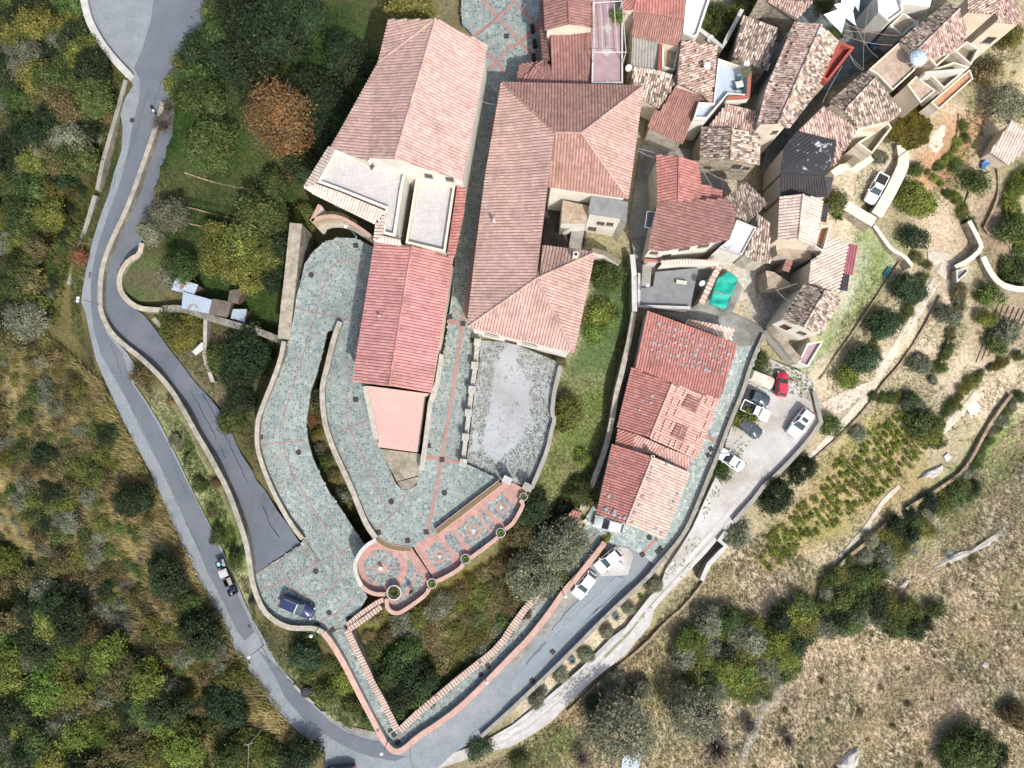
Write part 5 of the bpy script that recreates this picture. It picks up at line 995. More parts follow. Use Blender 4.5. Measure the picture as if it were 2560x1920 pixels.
# long terrace
z2 = 2.6
LT = thing('long_terrace', 'long pink edged terrace with three stone rosettes', 'terrace', P(1130, 1330, -4))
lt_uv = t(1,2,"1365,1415 1550,1285 2115,850") + t(2,2,"20,855 135,930 70,1000 100,1045 0,1215") + t(1,2,"2150,1258 2110,1290 2085,1335 1850,1512 1810,1510 1780,1560") + t(1,3,"1680,0 1560,55 1525,30 1525,5")
out = [P(u, v, z2) for u, v in lt_uv]; ccw2 = out if poly_area(out) > 0 else out[::-1]
MB().prism([(p.x, p.y) for p in ccw2], -4.6, z2).build('platform', m_clink, LT)
for i, (s_, cs, rr_) in enumerate((("1460,1440 1585,1345 1710,1545 1590,1640", "1585,1493", 52), ("1615,1320 1700,1262 1800,1430 1730,1480", None, 0), ("1725,1262 1900,1122 2055,1335 1890,1450", "1880,1270", 65), ("1925,1110 1960,1085 2110,1280 2075,1320", None, 0), ("1975,1060 2130,935 2260,1100 2150,1205", "2120,1065", 50))):
    poly_ = [(p.x, p.y) for p in (P(u, v, z2) for u, v in t(1,2,s_))]; mb = MB(); rr = random.Random(i)
    for c in voronoi_cells(poly_, .27, 60 + i):
        cx = sum(p[0] for p in c) / len(c); cy = sum(p[1] for p in c) / len(c)
        rg = [((p[0] - cx) * .86 + cx, (p[1] - cy) * .86 + cy) for p in c]
        if poly_area(rg) < 0: rg = rg[::-1]
        kf = rr.uniform(.85, 1.15); mb.prism(rg, z2 - .01, z2 + .022, tuple(q * kf for q in rr.choice(SM)))
    tag(mb.build('floor_stones', m_stone, LT, cols=True), kind='stuff')
    if cs:
        c = P(*t(1,2,cs)[0], z2); R = rr_ / K * mpp; vs = []; fs = []
        for k in range(24):
            a = 2 * math.pi * k / 24; b = a + 2 * math.pi / 24 * .85; m_ = len(vs)
            for r_, ang in ((R * .62, a), (R, a), (R, b), (R * .62, b)): vs.append((c.x + r_ * math.cos(ang), c.y + r_ * math.sin(ang), z2 + .035))
            fs.append((m_, m_ + 1, m_ + 2, m_ + 3))
        ro = mk('rosette', vs, fs, m_clink, LT); MB().lathe([(R * .3, 0), (R * .28, .036)], (c.x, c.y, z2), 12).build('rosette_centre', m_concw, ro)
ringwall('terrace_parapet', 'pink scalloped parapet along the garden side of the long terrace', t(1,3,"1550,50 1600,30 1680,-10") + t(1,2,"1770,1590 1790,1555"), z2, .85, .42, m_pink, m_pink)
ringwall('terrace_parapet', 'pink parapet between the two middle planters of the long terrace', t(1,2,"1855,1505 1970,1420 2080,1335 2090,1320"), z2, .85, .42, m_pink, m_pink)
ringwall('terrace_parapet', 'pink parapet closing the far end of the long terrace', t(1,2,"2155,1255 2200,1225") + t(2,2,"20,1190 95,1055 90,1025 70,1005"), z2, .85, .42, m_pink, m_pink)
wall('flower_trough', 'long brick trough with weeds between the upper plaza and the long terrace', t(1,2,"1560,1280 1780,1110 2000,940 2110,855"), 2.95, .8, .8, 1, m_pink, MATS['trough_soil'], .04, -.12, .5, 'planter', smooth=0)
st3 = thing('terrace_steps', 'pink brick steps from the upper plaza to the long terrace', 'steps', P(*t(1,2,"1450,1360")[0], 2.3))
for i in range(3):
    a, b = t(1,2,"1385,1390 1535,1290"); p = P((a[0] + b[0]) / 2 + i * 3.5, (a[1] + b[1]) / 2 + i * 4.5, 2.95 - i * .12); d = P(*b, 2.9) - P(*a, 2.9)
    MB().box(p - Vector((0, 0, .08)), (d.x, d.y), (d.length, .36, .16)).build('step', m_clink, st3)
pr = P(*t(1,2,"2170,830")[0], 4.4); tag(MB().box((pr.x, pr.y, 3.5), (1, -.5), (1.0, .75, 2)).box((pr.x, pr.y, 4.55), (1, -.5), (1.1, .85, .1)).build('gate_pier', m_concw), 'white square pier at the corner of gravel garden and long terrace', 'pier')
pr = P(*t(2,2,"135,890")[0], 4.2); tag(MB().box((pr.x, pr.y, 3.3), (1, -.5), (1.1, .8, 2)).box((pr.x, pr.y, 4.35), (1, -.5), (1.2, .9, .1)).build('gate_pier', m_conc), 'grey stone pier ending the grass strip wall at the long terrace', 'pier')
def planter(u, v, z, r, label):
    T = thing('round_planter', label, 'planter', P(u, v, z)); c = P(u, v, z + .8); c.z = z
    MB().lathe([(r * .7, 0), (r * .95, .5), (r, .85), (r * .86, .86), (r * .82, .55)], c, 24).build('bowl', m_concw, T)
    MB().lathe([(r * .83, .62), (r * .6, .68)], c, 16).build('soil', MATS['trough_soil'], T)
    return (c, r)
PLANT = [planter(*c8("870,1175")[0], 2.4, .92, 'large white round planter with green shrub on the round terrace'), planter(*c8("1660,985")[0], 2.4, .62, 'round planter between the round terrace and the long terrace'),
 planter(*t(1,2,"1810,1510")[0], 2.4, .6, 'round planter in the scalloped parapet, next after the terrace corner'), planter(*t(1,2,"2115,1285")[0], 2.4, .6, 'round planter in the scalloped parapet between second and third rosette'), planter(*t(2,2,"100,975")[0], 2.4, .5, 'round planter at the far end of the long terrace by the grey pier')]

# ------------------------------------------------------------------ cars
m_tyre = M('tyre', (.02, .02, .02), (.03, .03, .03), rough=.9); m_rim = M('alloy_rim', (.5, .5, .52), (.4, .4, .42), rough=.4, metal=.6)
m_cglass = M('car_glass', (.03, .05, .06), (.05, .07, .08), rough=.06, spec=.6, fine=.02); m_lamp = M('lamp_glass', (.8, .8, .8), (.7, .7, .72), rough=.15); m_tail = M('tail_light', (.5, .02, .02), (.4, .02, .02), rough=.3)
m_black = M('black_plastic', (.02, .02, .022), (.03, .03, .03), rough=.6)
def paint(name, c): return M('paint_' + name, c, tuple(q * .94 for q in c), rough=.28, spec=.5, fine=.02, scale=.6)
def car(label, u, v, hd, L, zf, col, kind='hatch', W=1.72, H=1.48, cat='car', group=None):
    p = on_surface(u, v, lambda x, y: zf(x, y) + .9); p.z = zf(p.x, p.y) + .04
    T = thing('parked_car' if kind != 'pickup' else 'pickup_truck', label, cat, p, math.atan2(-hd[1], hd[0]), group)
    hl = L / 2; hw = W / 2; belt = H * .6
    def ring(k, z, front=0.0, n=28):
        o = []
        for i in range(n):
            a = 2 * math.pi * i / n; ca, sa = math.cos(a), math.sin(a); e = .36
            o.append((math.copysign(abs(ca) ** e, ca) * (hl - (1 - k) * 1.0), math.copysign(abs(sa) ** e, sa) * hw * (k * .5 + .5), z))
        return o
    secs = [(.9, .2), (1, .38), (1, .62), (.97, belt - .12), (.9, belt - .02)]
    vs = [q for k, z in secs for q in ring(k, z)]; n = 28
    # hood falls to the nose
    vs = [(x, y, z - (.10 * max(0, (x - hl * .45) / (hl * .55)) if z > belt - .2 else 0)) for x, y, z in vs]
    fs = [(i * n + k, i * n + (k + 1) % n, (i + 1) * n + (k + 1) % n, (i + 1) * n + k) for i in range(len(secs) - 1) for k in range(n)]
    fs += [tuple((len(secs) - 1) * n + k for k in range(n)), tuple(range(n - 1, -1, -1))]
    body = mk('body', vs, fs, col, T, None, True, True)
    # cabin: base ring / roof ring
    spec = {'hatch': (-.47, .22, -.36, .02), 'sedan': (-.34, .22, -.2, .02), 'suv': (-.48, .2, -.40, .03), 'van': (-.48, .3, -.44, .14), 'pickup': (-.12, .2, -.09, .06)}[kind]
    xr, xf, rr_, rf = [q * L for q in spec]; bw = hw * .9; rw = hw * .72; z0 = belt - .05; z1 = H
    b = [(xr, -bw, z0), (xf, -bw * .97, z0 - .03), (xf, bw * .97, z0 - .03), (xr, bw, z0)]; r4 = [(rr_, -rw, z1 - .05), (rf, -rw, z1 - .02), (rf, rw, z1 - .02), (rr_, rw, z1 - .05)]
    def quad(name, a, b_, c, d, mat, par, k=.9, lift=.012):
        q = [Vector(x) for x in (a, b_, c, d)]; m_ = sum(q, Vector()) / 4; nn = (q[1] - q[0]).cross(q[2] - q[0]).normalized()
        q2 = [m_ + (x - m_) * k + nn * lift for x in q]; q3 = [x - nn * .02 for x in q2]
        return mk(name, q2 + q3, [(0, 1, 2, 3), (7, 6, 5, 4), (0, 4, 5, 1), (1, 5, 6, 2), (2, 6, 7, 3), (3, 7, 4, 0)], mat, par, None, False, True)
    rm = [((x * .9 + .1 * (rr_ + rf) / 2), y * .8, z1 + .02) for x, y, z in r4]
    vs = b + r4 + rm
    mk('cabin', vs, [(0, 1, 5, 4), (1, 2, 6, 5), (2, 3, 7, 6), (3, 0, 4, 7), (4, 5, 9, 8), (5, 6, 10, 9), (6, 7, 11, 10), (7, 4, 8, 11), (8, 9, 10, 11)], col, T, None, False, True)
    quad('windscreen', b[1], b[2], r4[2], r4[1], m_cglass, T, .92); quad('rear_window', b[3], b[0], r4[0], r4[3], m_cglass, T, .84)
    for s, (i, j) in ((-1, (0, 1)), (1, (2, 3))):
        a0, a1, c1, c0 = [Vector(x) for x in (b[i], b[j], r4[j], r4[i])]
        for f0, f1 in ((.04, .48), (.52, .96)) if kind != 'pickup' else ((.05, .95),):
            quad('side_window', a0.lerp(a1, f0), a0.lerp(a1, f1), c0.lerp(c1, f1), c0.lerp(c1, f0), m_cglass, T, .84)
    for sx in (-1, 1):
        for sy in (-1, 1):
            wx = sx * L * .31; wy = sy * (hw - .1)
            mb = MB(); mb.tube([(wx, wy - .1, .31), (wx, wy + .1, .31)], .31, 14); wo = mb.build('wheel', m_tyre, T, True)
            MB().tube([(wx, wy + sy * .08, .31), (wx, wy + sy * .115, .31)], .19, 10).build('rim', m_rim, wo, True)
    for sy in (-1, 1):
        MB().box((hl - .17, sy * hw * .66, belt - .24), (1, -sy * .25), (.2, .36, .14)).build('headlight', m_lamp, T, True)
        MB().box((-hl + .06, sy * hw * .76, belt - .16), (1, 0), (.12, .2, .26)).build('tail_light', m_tail, T, True)
        MB().box((xf - .12, sy * (hw + .06), belt + .02), (1, 0), (.1, .2, .14)).build('mirror', col, T, True)
    MB().box((hl - .02, 0, .42), (1, 0), (.06, hw * 1.1, .18)).build('grille', m_black, T, True)
    if kind == 'pickup':
        mb = MB(); mb.box((-L * .3, 0, belt - .03), (1, 0), (L * .34, W * .8, .04)); mb.build('cargo_bed', m_black, T, True)
        for sy in (-1, 1): MB().box((-L * .3, sy * W * .43, belt + .06), (1, 0), (L * .36, .1, .18)).build('bed_side', col, T, True)
        MB().box((-L * .48, 0, belt + .06), (1, 0), (.1, W * .86, .18)).build('tailgate', col, T, True)
    return T, p, (rr_, rf, rw, z1)
white = paint('white', (.78, .79, .8)); navy = paint('navy', (.018, .03, .085)); silver = paint('silver', (.45, .48, .52)); red = paint('red', (.42, .03, .06)); grph = paint('graphite', (.05, .06, .08))
T_, p_, q_ = car('navy blue people carrier with roof rails parked on the lower plaza', 742, 1518, (.9, .38), 4.6, low_z, navy, 'suv', 1.8, 1.65)
for s in (-1, 1): MB().tube([(q_[0] + .1, s * q_[2] * .95, q_[3] + .06), (q_[1] - .1, s * q_[2] * .95, q_[3] + .06)], .03, 6).build('roof_rail', m_rim, T_, True)
car('silver estate car tucked under the eave of the end house', 1523, 1312, (-.96, -.26), 4.1, ea_z, silver, 'hatch')
car('white hatchback parked by the yellow flowered bushes at the head of the road', 1521, 1401, (-.77, .63), 3.9, road_z, white, 'hatch')
car('white hatchback parked behind another along the pink parapet, down the road', 1462, 1463, (-.61, .79), 3.9, road_z, white, 'hatch')
car('white saloon standing alone beside a round bush in the car park', 1827, 1149, (-.82, -.57), 3.9, lot_z, white, 'sedan')
car('dark grey pickup parked between a cream covered car and a white van', 1887, 991, (.93, .36), 4.3, lot_z, grph, 'pickup', 1.7, 1.6, 'pickup truck')
car('white van with ribbed roof half hidden by a leafy bush', 1888, 1027, (.9, .43), 4.1, lot_z, white, 'pickup', 1.7, 1.8, 'van')
T_, p_, q_ = car('black car nose mostly hidden under the leafy bush', 1874, 1068, (.8, .6), 3.8, lot_z, grph, 'hatch')
car('small red hatchback parked in the car park below the white house', 1956, 960, (-.1, -1) and (.12, -.99), 3.4, lot_z, red, 'hatch', 1.55)
T_, p_, q_ = car('white sport utility car with black sunroof by the brick wall', 2002, 1057, (-.6, .8), 4.3, lot_z, white, 'suv', 1.85, 1.7)
MB().box((q_[1] - .55, 0, q_[3] + .025), (1, 0), (.55, .85, .03)).build('sunroof', m_cglass, T_, True)
T_, p_, q_ = car('car under a cream dust cover parked next to the dark pickup', 1902, 947, (.92, .38), 3.8, lot_z, M('dust_cover', A(226,216,202), A(206,196,180), scale=2, fine=.08, rough=.9), 'hatch')
for ch_ in list(T_.children):
    if ch_.name.split('.')[0] not in ('body', 'cabin', 'wheel'): bpy.data.objects.remove(ch_)
yard_z = lambda x, y: ground(x, y) + .05
car('white pickup with open cargo bed in the walled grassy yard', 2192, 471, (-.48, .88), 4.4, yard_z, white, 'pickup', 1.7, 1.6, 'pickup truck')

# ------------------------------------------------------------------ waste containers on the roadside
def waste(u, v, label, bodyc, lid, fill):
    p = on_surface(u, v, lambda x, y: road_z(x, y) + .9); p.z = road_z(p.x, p.y) + .04; T = thing('waste_container', label, 'waste container', p, math.atan2(-.92, .39))
    w_, d_, h = 1.0, 1.1, 1.05; mb = MB()
    lo = [(-.42, -.46), (.42, -.46), (.42, .46), (-.42, .46)]; hi = [(-w_/2, -d_/2), (w_/2, -d_/2), (w_/2, d_/2), (-w_/2, d_/2)]; inn = [(x * .88, y * .88) for x, y in hi]
    vs = [(x, y, .15) for x, y in lo] + [(x, y, h) for x, y in hi] + [(x, y, h) for x, y in inn] + [(x * .9, y * .9, .5) for x, y in inn]
    mb.add(vs, [(3, 2, 1, 0)] + [(i, (i + 1) % 4, 4 + (i + 1) % 4, 4 + i) for i in range(4)] + [(4 + i, 4 + (i + 1) % 4, 8 + (i + 1) % 4, 8 + i) for i in range(4)] + [(8 + i, 8 + (i + 1) % 4, 12 + (i + 1) % 4, 12 + i) for i in range(4)] + [(12, 13, 14, 15)])
    mb.build('bin_body', bodyc, T, True)
    if lid == 'closed': MB().box((0, 0, h + .05), (1, 0), (w_ + .06, d_ + .06, .1)).box((0, 0, h + .12), (1, 0), (w_ * .7, d_ * .7, .06)).build('lid', m_concw, T, True)
    if lid == 'half': MB().box((0, .3, h + .05), (1, 0), (w_ + .04, .52, .09)).build('lid', m_conc, T, True)
    if lid == 'open': MB().box((0, d_ / 2 + .05, h + .12), (1, 0), (w_, .3, .05)).build('lid', m_conc, T, True)
    if fill:
        r = random.Random(label)
        for i in range(4):
            c = fill[i % len(fill)]; s = r.uniform(.2, .28); m_ = MB().lathe([(s * .5, -s * .6), (s, -.05), (s * .8, s * .5), (s * .2, s * .7)], (r.uniform(-.25, .25), r.uniform(-.3, .3), .85), 8).build('rubbish_bag', M('bag_%d%d%d' % tuple(int(q * 99) for q in c), c, tuple(q * .7 for q in c), rough=.4), T, True)
    for sx in (-1, 1):
        for sy in (-1, 1): MB().tube([(sx * .36, sy * .4 - .04, .08), (sx * .36, sy * .4 + .04, .08)], .08, 8).build('wheel', m_tyre, T, True)
bing = M('bin_grey', A(70, 76, 84), A(56, 60, 68), rough=.6)
waste(551, 1410, 'open grey waste container with a turquoise bag on top', bing, 'open', [A(120, 220, 226), A(60, 60, 110), A(220, 220, 225)])
waste(560, 1433, 'waste container with closed pale lid in the roadside row', M('bin_dark', A(60,70,84), A(50,58,70), rough=.6), 'closed', None)
waste(570.5, 1455, 'empty black waste container with half open grey lid', M('bin_black', A(44,40,42), A(36,34,36), rough=.6), 'half', None)
waste(580, 1479, 'open waste container full of dark blue bags at the end of the row', bing, 'none', [A(50, 54, 120), A(36, 40, 60), A(150, 160, 180)])

# ------------------------------------------------------------------ lamps, poles, cables
m_pole = M('galvanised', A(150,158,164), A(130,138,144), rough=.5, metal=.3)
def lamp(u, v, zf, h, arm, label, two=False):
    p = on_surface(u, v, zf); T = thing('street_lamp', label, 'street lamp', p, math.atan2(-arm[1], arm[0]))
    MB().tube([(0, 0, 0), (0, 0, h * .5), (0, 0, h)], .07, 8, r1=.045).lathe([(.13, 0), (.13, .12), (.08, .2)], (0, 0, 0), 10).build('pole', m_pole, T, True)
    L = math.hypot(*arm)
    MB().tube([(0, 0, h - .05), (L * .5, 0, h + .12), (L, 0, h + .12)], .035, 6).build('arm', m_pole, T, True)
    for k in ((-.22, .22) if two else (0,)): MB().lathe([(.05, .22), (.2, .1), (.22, 0), (.12, -.1), (.04, -.14)], (L, k, h + .02), 12).build('lamp_head', m_lamp, T, True)
lamp(256, 765, ramp_z, 4.2, (-.9, -.1), 'double headed street lamp leaning over the lower road from the wall gap', True)
lamp(660, 1612, yard_z, 4.2, (-.5, .4), 'street lamp beside the road at the foot of the grassy bank')
lamp(972, 1846, v_z, 3.6, (-.3, .4), 'street lamp at the point of the stone footpath')
lamp(891, 592, low_z, 3.8, (-.5, -.2), 'street lamp standing before the curved court wall')
lamp(1596, 728, lambda x, y: .9, 3.6, (.5, 0), 'street lamp on the long grey lane wall')
lamp(1215, 1690, v_z, 3.4, (.2, -.3), 'street lamp halfway along the dark footpath')
lamp(800, 1568, low_z, 3.4, (-.2, .2), 'street lamp at the entrance of the narrow footpath')
lamp(1405, 1475, v_z, 3.4, (.2, .1), 'street lamp near the olive trees on the footpath')
lamp(1662, 1392, ea_z, 3.4, (.2, .2), 'street lamp at the bend of the walkway wall')
lamp(1796, 1132, ea_z, 3.4, (.2, .1), 'street lamp on the walkway wall near the lone white saloon')
def pole(u, v, h, label):
    p = G(u, v); T = thing('utility_pole', label, 'utility pole', p)
    MB().tube([p, p + Vector((0, 0, h))], .13, 8, r1=.09).build('pole', M('pole_wood', A(176,166,146), A(150,140,120), rough=.9), T)
    MB().box(p + Vector((0, 0, h - .3)), (1, .3), (1.1, .1, .1)).build('crossarm', m_pole, T); return p + Vector((0, 0, h - .25))
q1 = pole(664, 1812, 6.5, 'pale wooden utility pole beside the roadside bushes')
m_cable = M('grey_cable', A(170,166,160), A(150,146,140), rough=.7); m_cabler = M('pink_cable', A(186,150,140), A(170,136,128), rough=.8)
def cable(a, b, label, sag=.4, r=.03, mat=None):
    pts = [a.lerp(b, k / 10) - Vector((0, 0, sag * 4 * (k / 10) * (1 - k / 10))) for k in range(11)]
    tag(MB().tube(pts, r, 5).build('overhead_cable', mat or m_cable), label, 'cable', 'overhead cables')
cable(q1, q1 + Vector((-2, -40, -3)), 'thin cable running down from the roadside utility pole')
def CB(c, r_, s_, z0, z1, label, mat=None, r=.035, sag=.3):
    a, b = t(c, r_, s_); cable(P(*a, z0), P(*b, z1), label, sag, r, mat)
CB(1,0,"1990,465 2330,40",11.5,9,'cable from the church eave up across the piazza'); CB(1,0,"1985,490 2320,280",11.5,9,'cable from the church eave to the cream house'); CB(1,0,"1920,865 2110,905",9,9.5,'short cable crossing the alley beside the church')
CB(2,0,"1090,1280 1620,1395",8,7.5,'cable over the lane from the hipped roof to the stone house'); CB(2,0,"1090,1300 1260,1370",8,8,'short cable from the hipped roof to the red gable'); CB(2,0,"1620,1440 1930,1600",7.5,7.5,'cable in front of the stone house wall'); CB(2,0,"1640,1450 1760,1640",7.5,7,'cable falling from the red gable to the fan roof')
for a, b, m_, lb in (("640,340 830,600", 0, None, 'taut cable over the little square to the tan terrace'), ("660,200 1140,310", 0, m_cabler, 'pink cable bundle from the shade sails to the pale house'), ("650,300 1080,390", 0, m_cabler, 'pink cable bundle sagging over the blue table'), ("870,60 825,600", 0, None, 'cable crossing the little square lengthwise'), ("760,210 950,500", 0, None, 'cable from the sail tip to the tan terrace'), ("700,440 820,610", 0, None, 'short cable above the red terrace corner'), ("650,260 1000,250", 0, m_cabler, 'pink cable below the shade sails'), ("470,890 640,570", 0, None, 'cable along the dark alley beside the long house')):
    CB(3,0,a,8.2,8.2,lb,m_,.03,.5)
CB(3,1,"60,850 250,790",4.5,5,'cable over the ruin to the cream tiled house'); CB(3,1,"80,850 190,950",4.5,5,'cable falling from the ruin to the old gable'); CB(2,1,"1090,985 1830,1040",2.5,2,'cable above the steps behind the stone dotted roof')

# ------------------------------------------------------------------ shade sails, table, parasol, netting
def z7(s): return [(2060 + float(p.split(',')[0]) / 11.06, float(p.split(',')[1]) / 11.06) for p in s.split()]
def slab(name, uv, z, th, mat, parent=None, dz=None):
    pts = [P(u, v, z + (dz[i] if dz else 0)) for i, (u, v) in enumerate(uv)]
    if poly_area(pts) < 0: pts = pts[::-1]
    n = len(pts); tr_ = [q if poly_area([pts[i] for i in q]) > 0 else q[::-1] for q in map(tuple, geometry.tessellate_polygon([pts]))]
    return MB().add(pts + [p - Vector((0, 0, th)) for p in pts], tr_ + [tuple(i + n for i in q[::-1]) for q in tr_] + [(i, i + n, (i + 1) % n + n, (i + 1) % n) for i in range(n)]).build(name, mat, parent)
m_sail = M('sail_cloth', (.82, .83, .84), (.78, .79, .8), rough=.7, fine=.03)
sl = thing('shade_sail', 'large white star shaped shade sail over the little square', 'shade sail', P(2110, 30, 2.2))
slab('sail', z7("0,400 390,260 280,130 490,70 470,-80 1010,-80 960,320 850,150 800,300 880,710 600,490 490,920 330,760 140,560"), 6.2, .03, m_sail, sl, [.3, 0, .1, 0, .4, .4, .5, 0, 0, .5, 0, .6, .1, 0])
for u, v in z7("0,400 490,920 880,710"):
    p = P(u, v, 6.6); MB().tube([(p.x, p.y, 2), p], .05, 6).build('mast', m_pole, sl)
def tableset(c, z, col, label, n=3, r=.75):
    T = thing('garden_table', label, 'table', (c.x, c.y, z)); MB().box((0, 0, .74), (1, .3), (r * 1.5, r * 1.3, .05)).build('tabletop', col, T, True)
    for sx in (-1, 1):
        for sy in (-1, 1): MB().tube([(sx * .35, sy * .3, 0), (sx * .4, sy * .35, .72)], .03, 6).build('leg', m_framew, T, True)
def chair(c, z, rz, col, label, group=None):
    T = thing('garden_chair', label, 'chair', (c.x, c.y, z), rz, group); MB().box((0, 0, .44), (1, 0), (.46, .46, .05)).build('seat', col, T, True); MB().box((-.22, 0, .7), (1, 0), (.05, .44, .46)).build('backrest', col, T, True)
    for sx in (-1, 1):
        for sy in (-1, 1): MB().tube([(sx * .19, sy * .19, 0), (sx * .19, sy * .19, .44)], .025, 6).build('leg', col, T, True)
    for sy in (-1, 1): MB().box((0, sy * .24, .62), (1, 0), (.42, .05, .04)).build('armrest', col, T, True)
mt = M('table_blue', A(60,150,196), A(50,136,182), rough=.5)
c = P(*z7("1410,1190")[0], 3); tableset(c, alley_z(c.x, c.y), mt, 'blue table on the dark little square below the sails')
for i, (s_, a_, lb) in enumerate((("1455,1060", -1.4, 'pale chair at the far side of the blue table'), ("1530,1180", 3.0, 'pale chair at the outer end of the blue table'), ("1390,1310", 1.5, 'pale chair at the near side of the blue table'))):
    c = P(*z7(s_)[0], 2.7); chair(c, alley_z(c.x, c.y), a_, m_framew, lb)
c = P(*t(2,0,"1965,730")[0], 8.7); tableset(c, 8.0, m_framew, 'white topped table on the pale blue terrace', r=.6)
mg = M('green_plastic', A(60,120,110), A(50,104,96), rough=.5)
for s_, a_, lb in (("1935,765", .8, 'green plastic chair tucked at the white topped table'), ("1990,770", 2.2, 'green plastic chair near the brick parapet'), ("1965,690", -1.5, 'green plastic chair behind the white topped table')):
    chair(P(*t(2,0,s_)[0], 8.4), 8.0, a_, mg, lb)
um = thing('parasol', 'blue and white patterned parasol on the tan roof terrace', 'parasol', P(*t(3,0,"1320,480")[0], 8))
c = P(*t(3,0,"1320,480")[0], 10.2); MB().tube([(c.x, c.y, 8), (c.x, c.y, 10.3)], .03, 6).build('pole', m_framew, um)
MB().lathe([(1.05, -.45), (.75, -.2), (.4, -.03), (.03, .08)], c, 10).build('canopy', M('parasol_cloth', A(220,232,240), A(130,180,206), scale=4, lo=.5, hi=.6, rough=.8), um)
for s_, lb in (("1215,535", 'white chair on the tan terrace beside the parasol'), ("1260,570", 'white chair on the tan terrace, farther from the alley')): chair(P(*t(3,0,s_)[0], 8.4), 8.0, rng.uniform(0, 6), m_framew, lb)
nt_ = thing('shade_net', 'crumpled teal shade netting over the garden bed', 'shade net', P(*t(2,1,"1820,860")[0], -.6))
gp = t(2,1,"1780,745 1870,690 1950,745 1900,880 1850,1015 1700,970 1740,850"); xs = [P(u, v, 1.2) for u, v in gp]
poly_ = [(p.x, p.y) for p in xs]; gx_, gy_ = np.meshgrid(np.arange(min(p[0] for p in poly_), max(p[0] for p in poly_), .22), np.arange(min(p[1] for p in poly_), max(p[1] for p in poly_), .22)); k_ = pip(gx_, gy_, poly_)
vin = [Vector(p) for p in poly_] + [Vector((a, b)) for a, b in zip(gx_[k_], gy_[k_])]; r_ = geometry.delaunay_2d_cdt(vin, [(i, (i + 1) % len(poly_)) for i in range(len(poly_))], [], 1, 1e-4)
mk('netting', [(p.x, p.y, 1.2 + float(hashnoise(p.x, p.y, .7, 8)) * .45) for p in r_[0]], [tuple(f) for f in r_[2]], M('teal_net', A(40,186,164), A(30,166,150), scale=3, rough=.6, fine=.1), nt_)
for u, v in gp[::2]: p = P(u, v, 1.2); MB().tube([(p.x, p.y, -1), (p.x, p.y, 1.25)], .04, 6).build('stake', m_pole, nt_)
MB().tube([P(*q, 1.45) for q in t(2,1,"1745,855 1885,895")], .04, 5).build('batten', m_pink, nt_)
# satellite dishes, chimneys
def dish(c, r_, s_, z, label):
    p = P(*t(c, r_, s_)[0], z); T = thing('satellite_dish', label, 'satellite dish', p - Vector((0, 0, .6)))
    MB().tube([p - Vector((0, 0, .6)), p], .03, 6).build('mast', m_pole, T)
    o = MB().lathe([(.42, .14), (.3, .05), (.1, .0), (.02, 0)], (0, 0, 0), 16).build('dish', m_concw, None); o.parent = T; o.location = (0, 0, .6); o.rotation_euler = (.7, .3, 0)
dish(2,0,"1685,565",10,'satellite dish on the tall mixed tile roof'); dish(2,0,"1005,585",9.4,'satellite dish at the end of the pink roof terrace'); dish(2,0,"1712,330",5.6,'satellite dish on the overgrown yard wall'); dish(2,0,"2025,550",9,'satellite dish behind the pale blue terrace'); dish(2,1,"1640,785",3,'satellite dish on the striped coping wall')
def chimney(c, r_, s_, z, label, w_=.6):
    p = P(*t(c, r_, s_)[0], z); T = thing('chimney', label, 'chimney', p - Vector((0, 0, 1.2)))
    MB().box(p - Vector((0, 0, .7)), (1, -.15), (w_, w_, 1.4)).build('stack', m_white, T); MB().box(p + Vector((0, 0, .02)), (1, -.15), (w_ * .55, w_ * .55, .06)).build('flue', m_black, T)
chimney(2,1,"552,538",12.0,'white square chimney with black flue on the lower hip roof'); chimney(1,1,"2055,230",12.3,'tiny white vent pipe on the long hip roof',.25); chimney(1,1,"1058,1065",9.4,'tiny white vent on the annex roof',.22); chimney(2,2,"1218,630",4.2,'white chimney post at the end house gable',.4)
# stones weighing down tiles
m_rock = M('roof_stone', A(176,180,182), A(140,144,148), scale=4, fine=.2, rnd=.15)
def blob(seed, n=7):
    r = random.Random(seed); vs = []; fs = []
    for i, (rad, z) in enumerate(((.75, -.2), (1, .15), (.7, .5), (.2, .62))):
        for k in range(n): a = 2 * math.pi * k / n; q = rad * r.uniform(.8, 1.2); vs.append((q * math.cos(a), q * math.sin(a), z * r.uniform(.9, 1.1)))
    fs = [(i * n + k, i * n + (k + 1) % n, (i + 1) * n + (k + 1) % n, (i + 1) * n + k) for i in range(3) for k in range(n)] + [tuple(3 * n + k for k in range(n))]
    return mesh('stone', vs, fs, m_rock)
BL = [blob(i) for i in range(4)]
def hsurf(T):
    H = next(h_ for h_ in HOUSES.values() if h_[0] is T); return H[1]
def stones_on(T, plane, uvs, label, group, s=(.12, .22)):
    vs = hsurf(T); a, b, c = [vs[k] for k in plane]; n = (b - a).cross(c - a); n = n if n.z > 0 else -n
    for u, v in uvs:
        zf_ = lambda x, y: a.z - (n.x * (x - a.x) + n.y * (y - a.y)) / n.z
        p = on_surface(u, v, zf_); o = bpy.data.objects.new('roof_stone', rng.choice(BL)); COL.objects.link(o); o.location = p + Vector((0, 0, .08)); k = rng.uniform(*s); o.scale = (k, k * rng.uniform(.7, 1.3), k * .8); o.rotation_euler = (0, 0, rng.uniform(0, 6)); tag(o, label, 'stone', group)
def rowgrid(a, b, c, d, n, m):
    out = []
    for j in range(m):
        for i in range(n):
            x = (i + .5 + rng.uniform(-.25, .25)) / n; y = (j + .5 + rng.uniform(-.06, .06)) / m
            p = Vector(a).lerp(Vector(b), x); q = Vector(d).lerp(Vector(c), x); r_ = p.lerp(q, y); out.append((r_.x, r_.y))
    return out
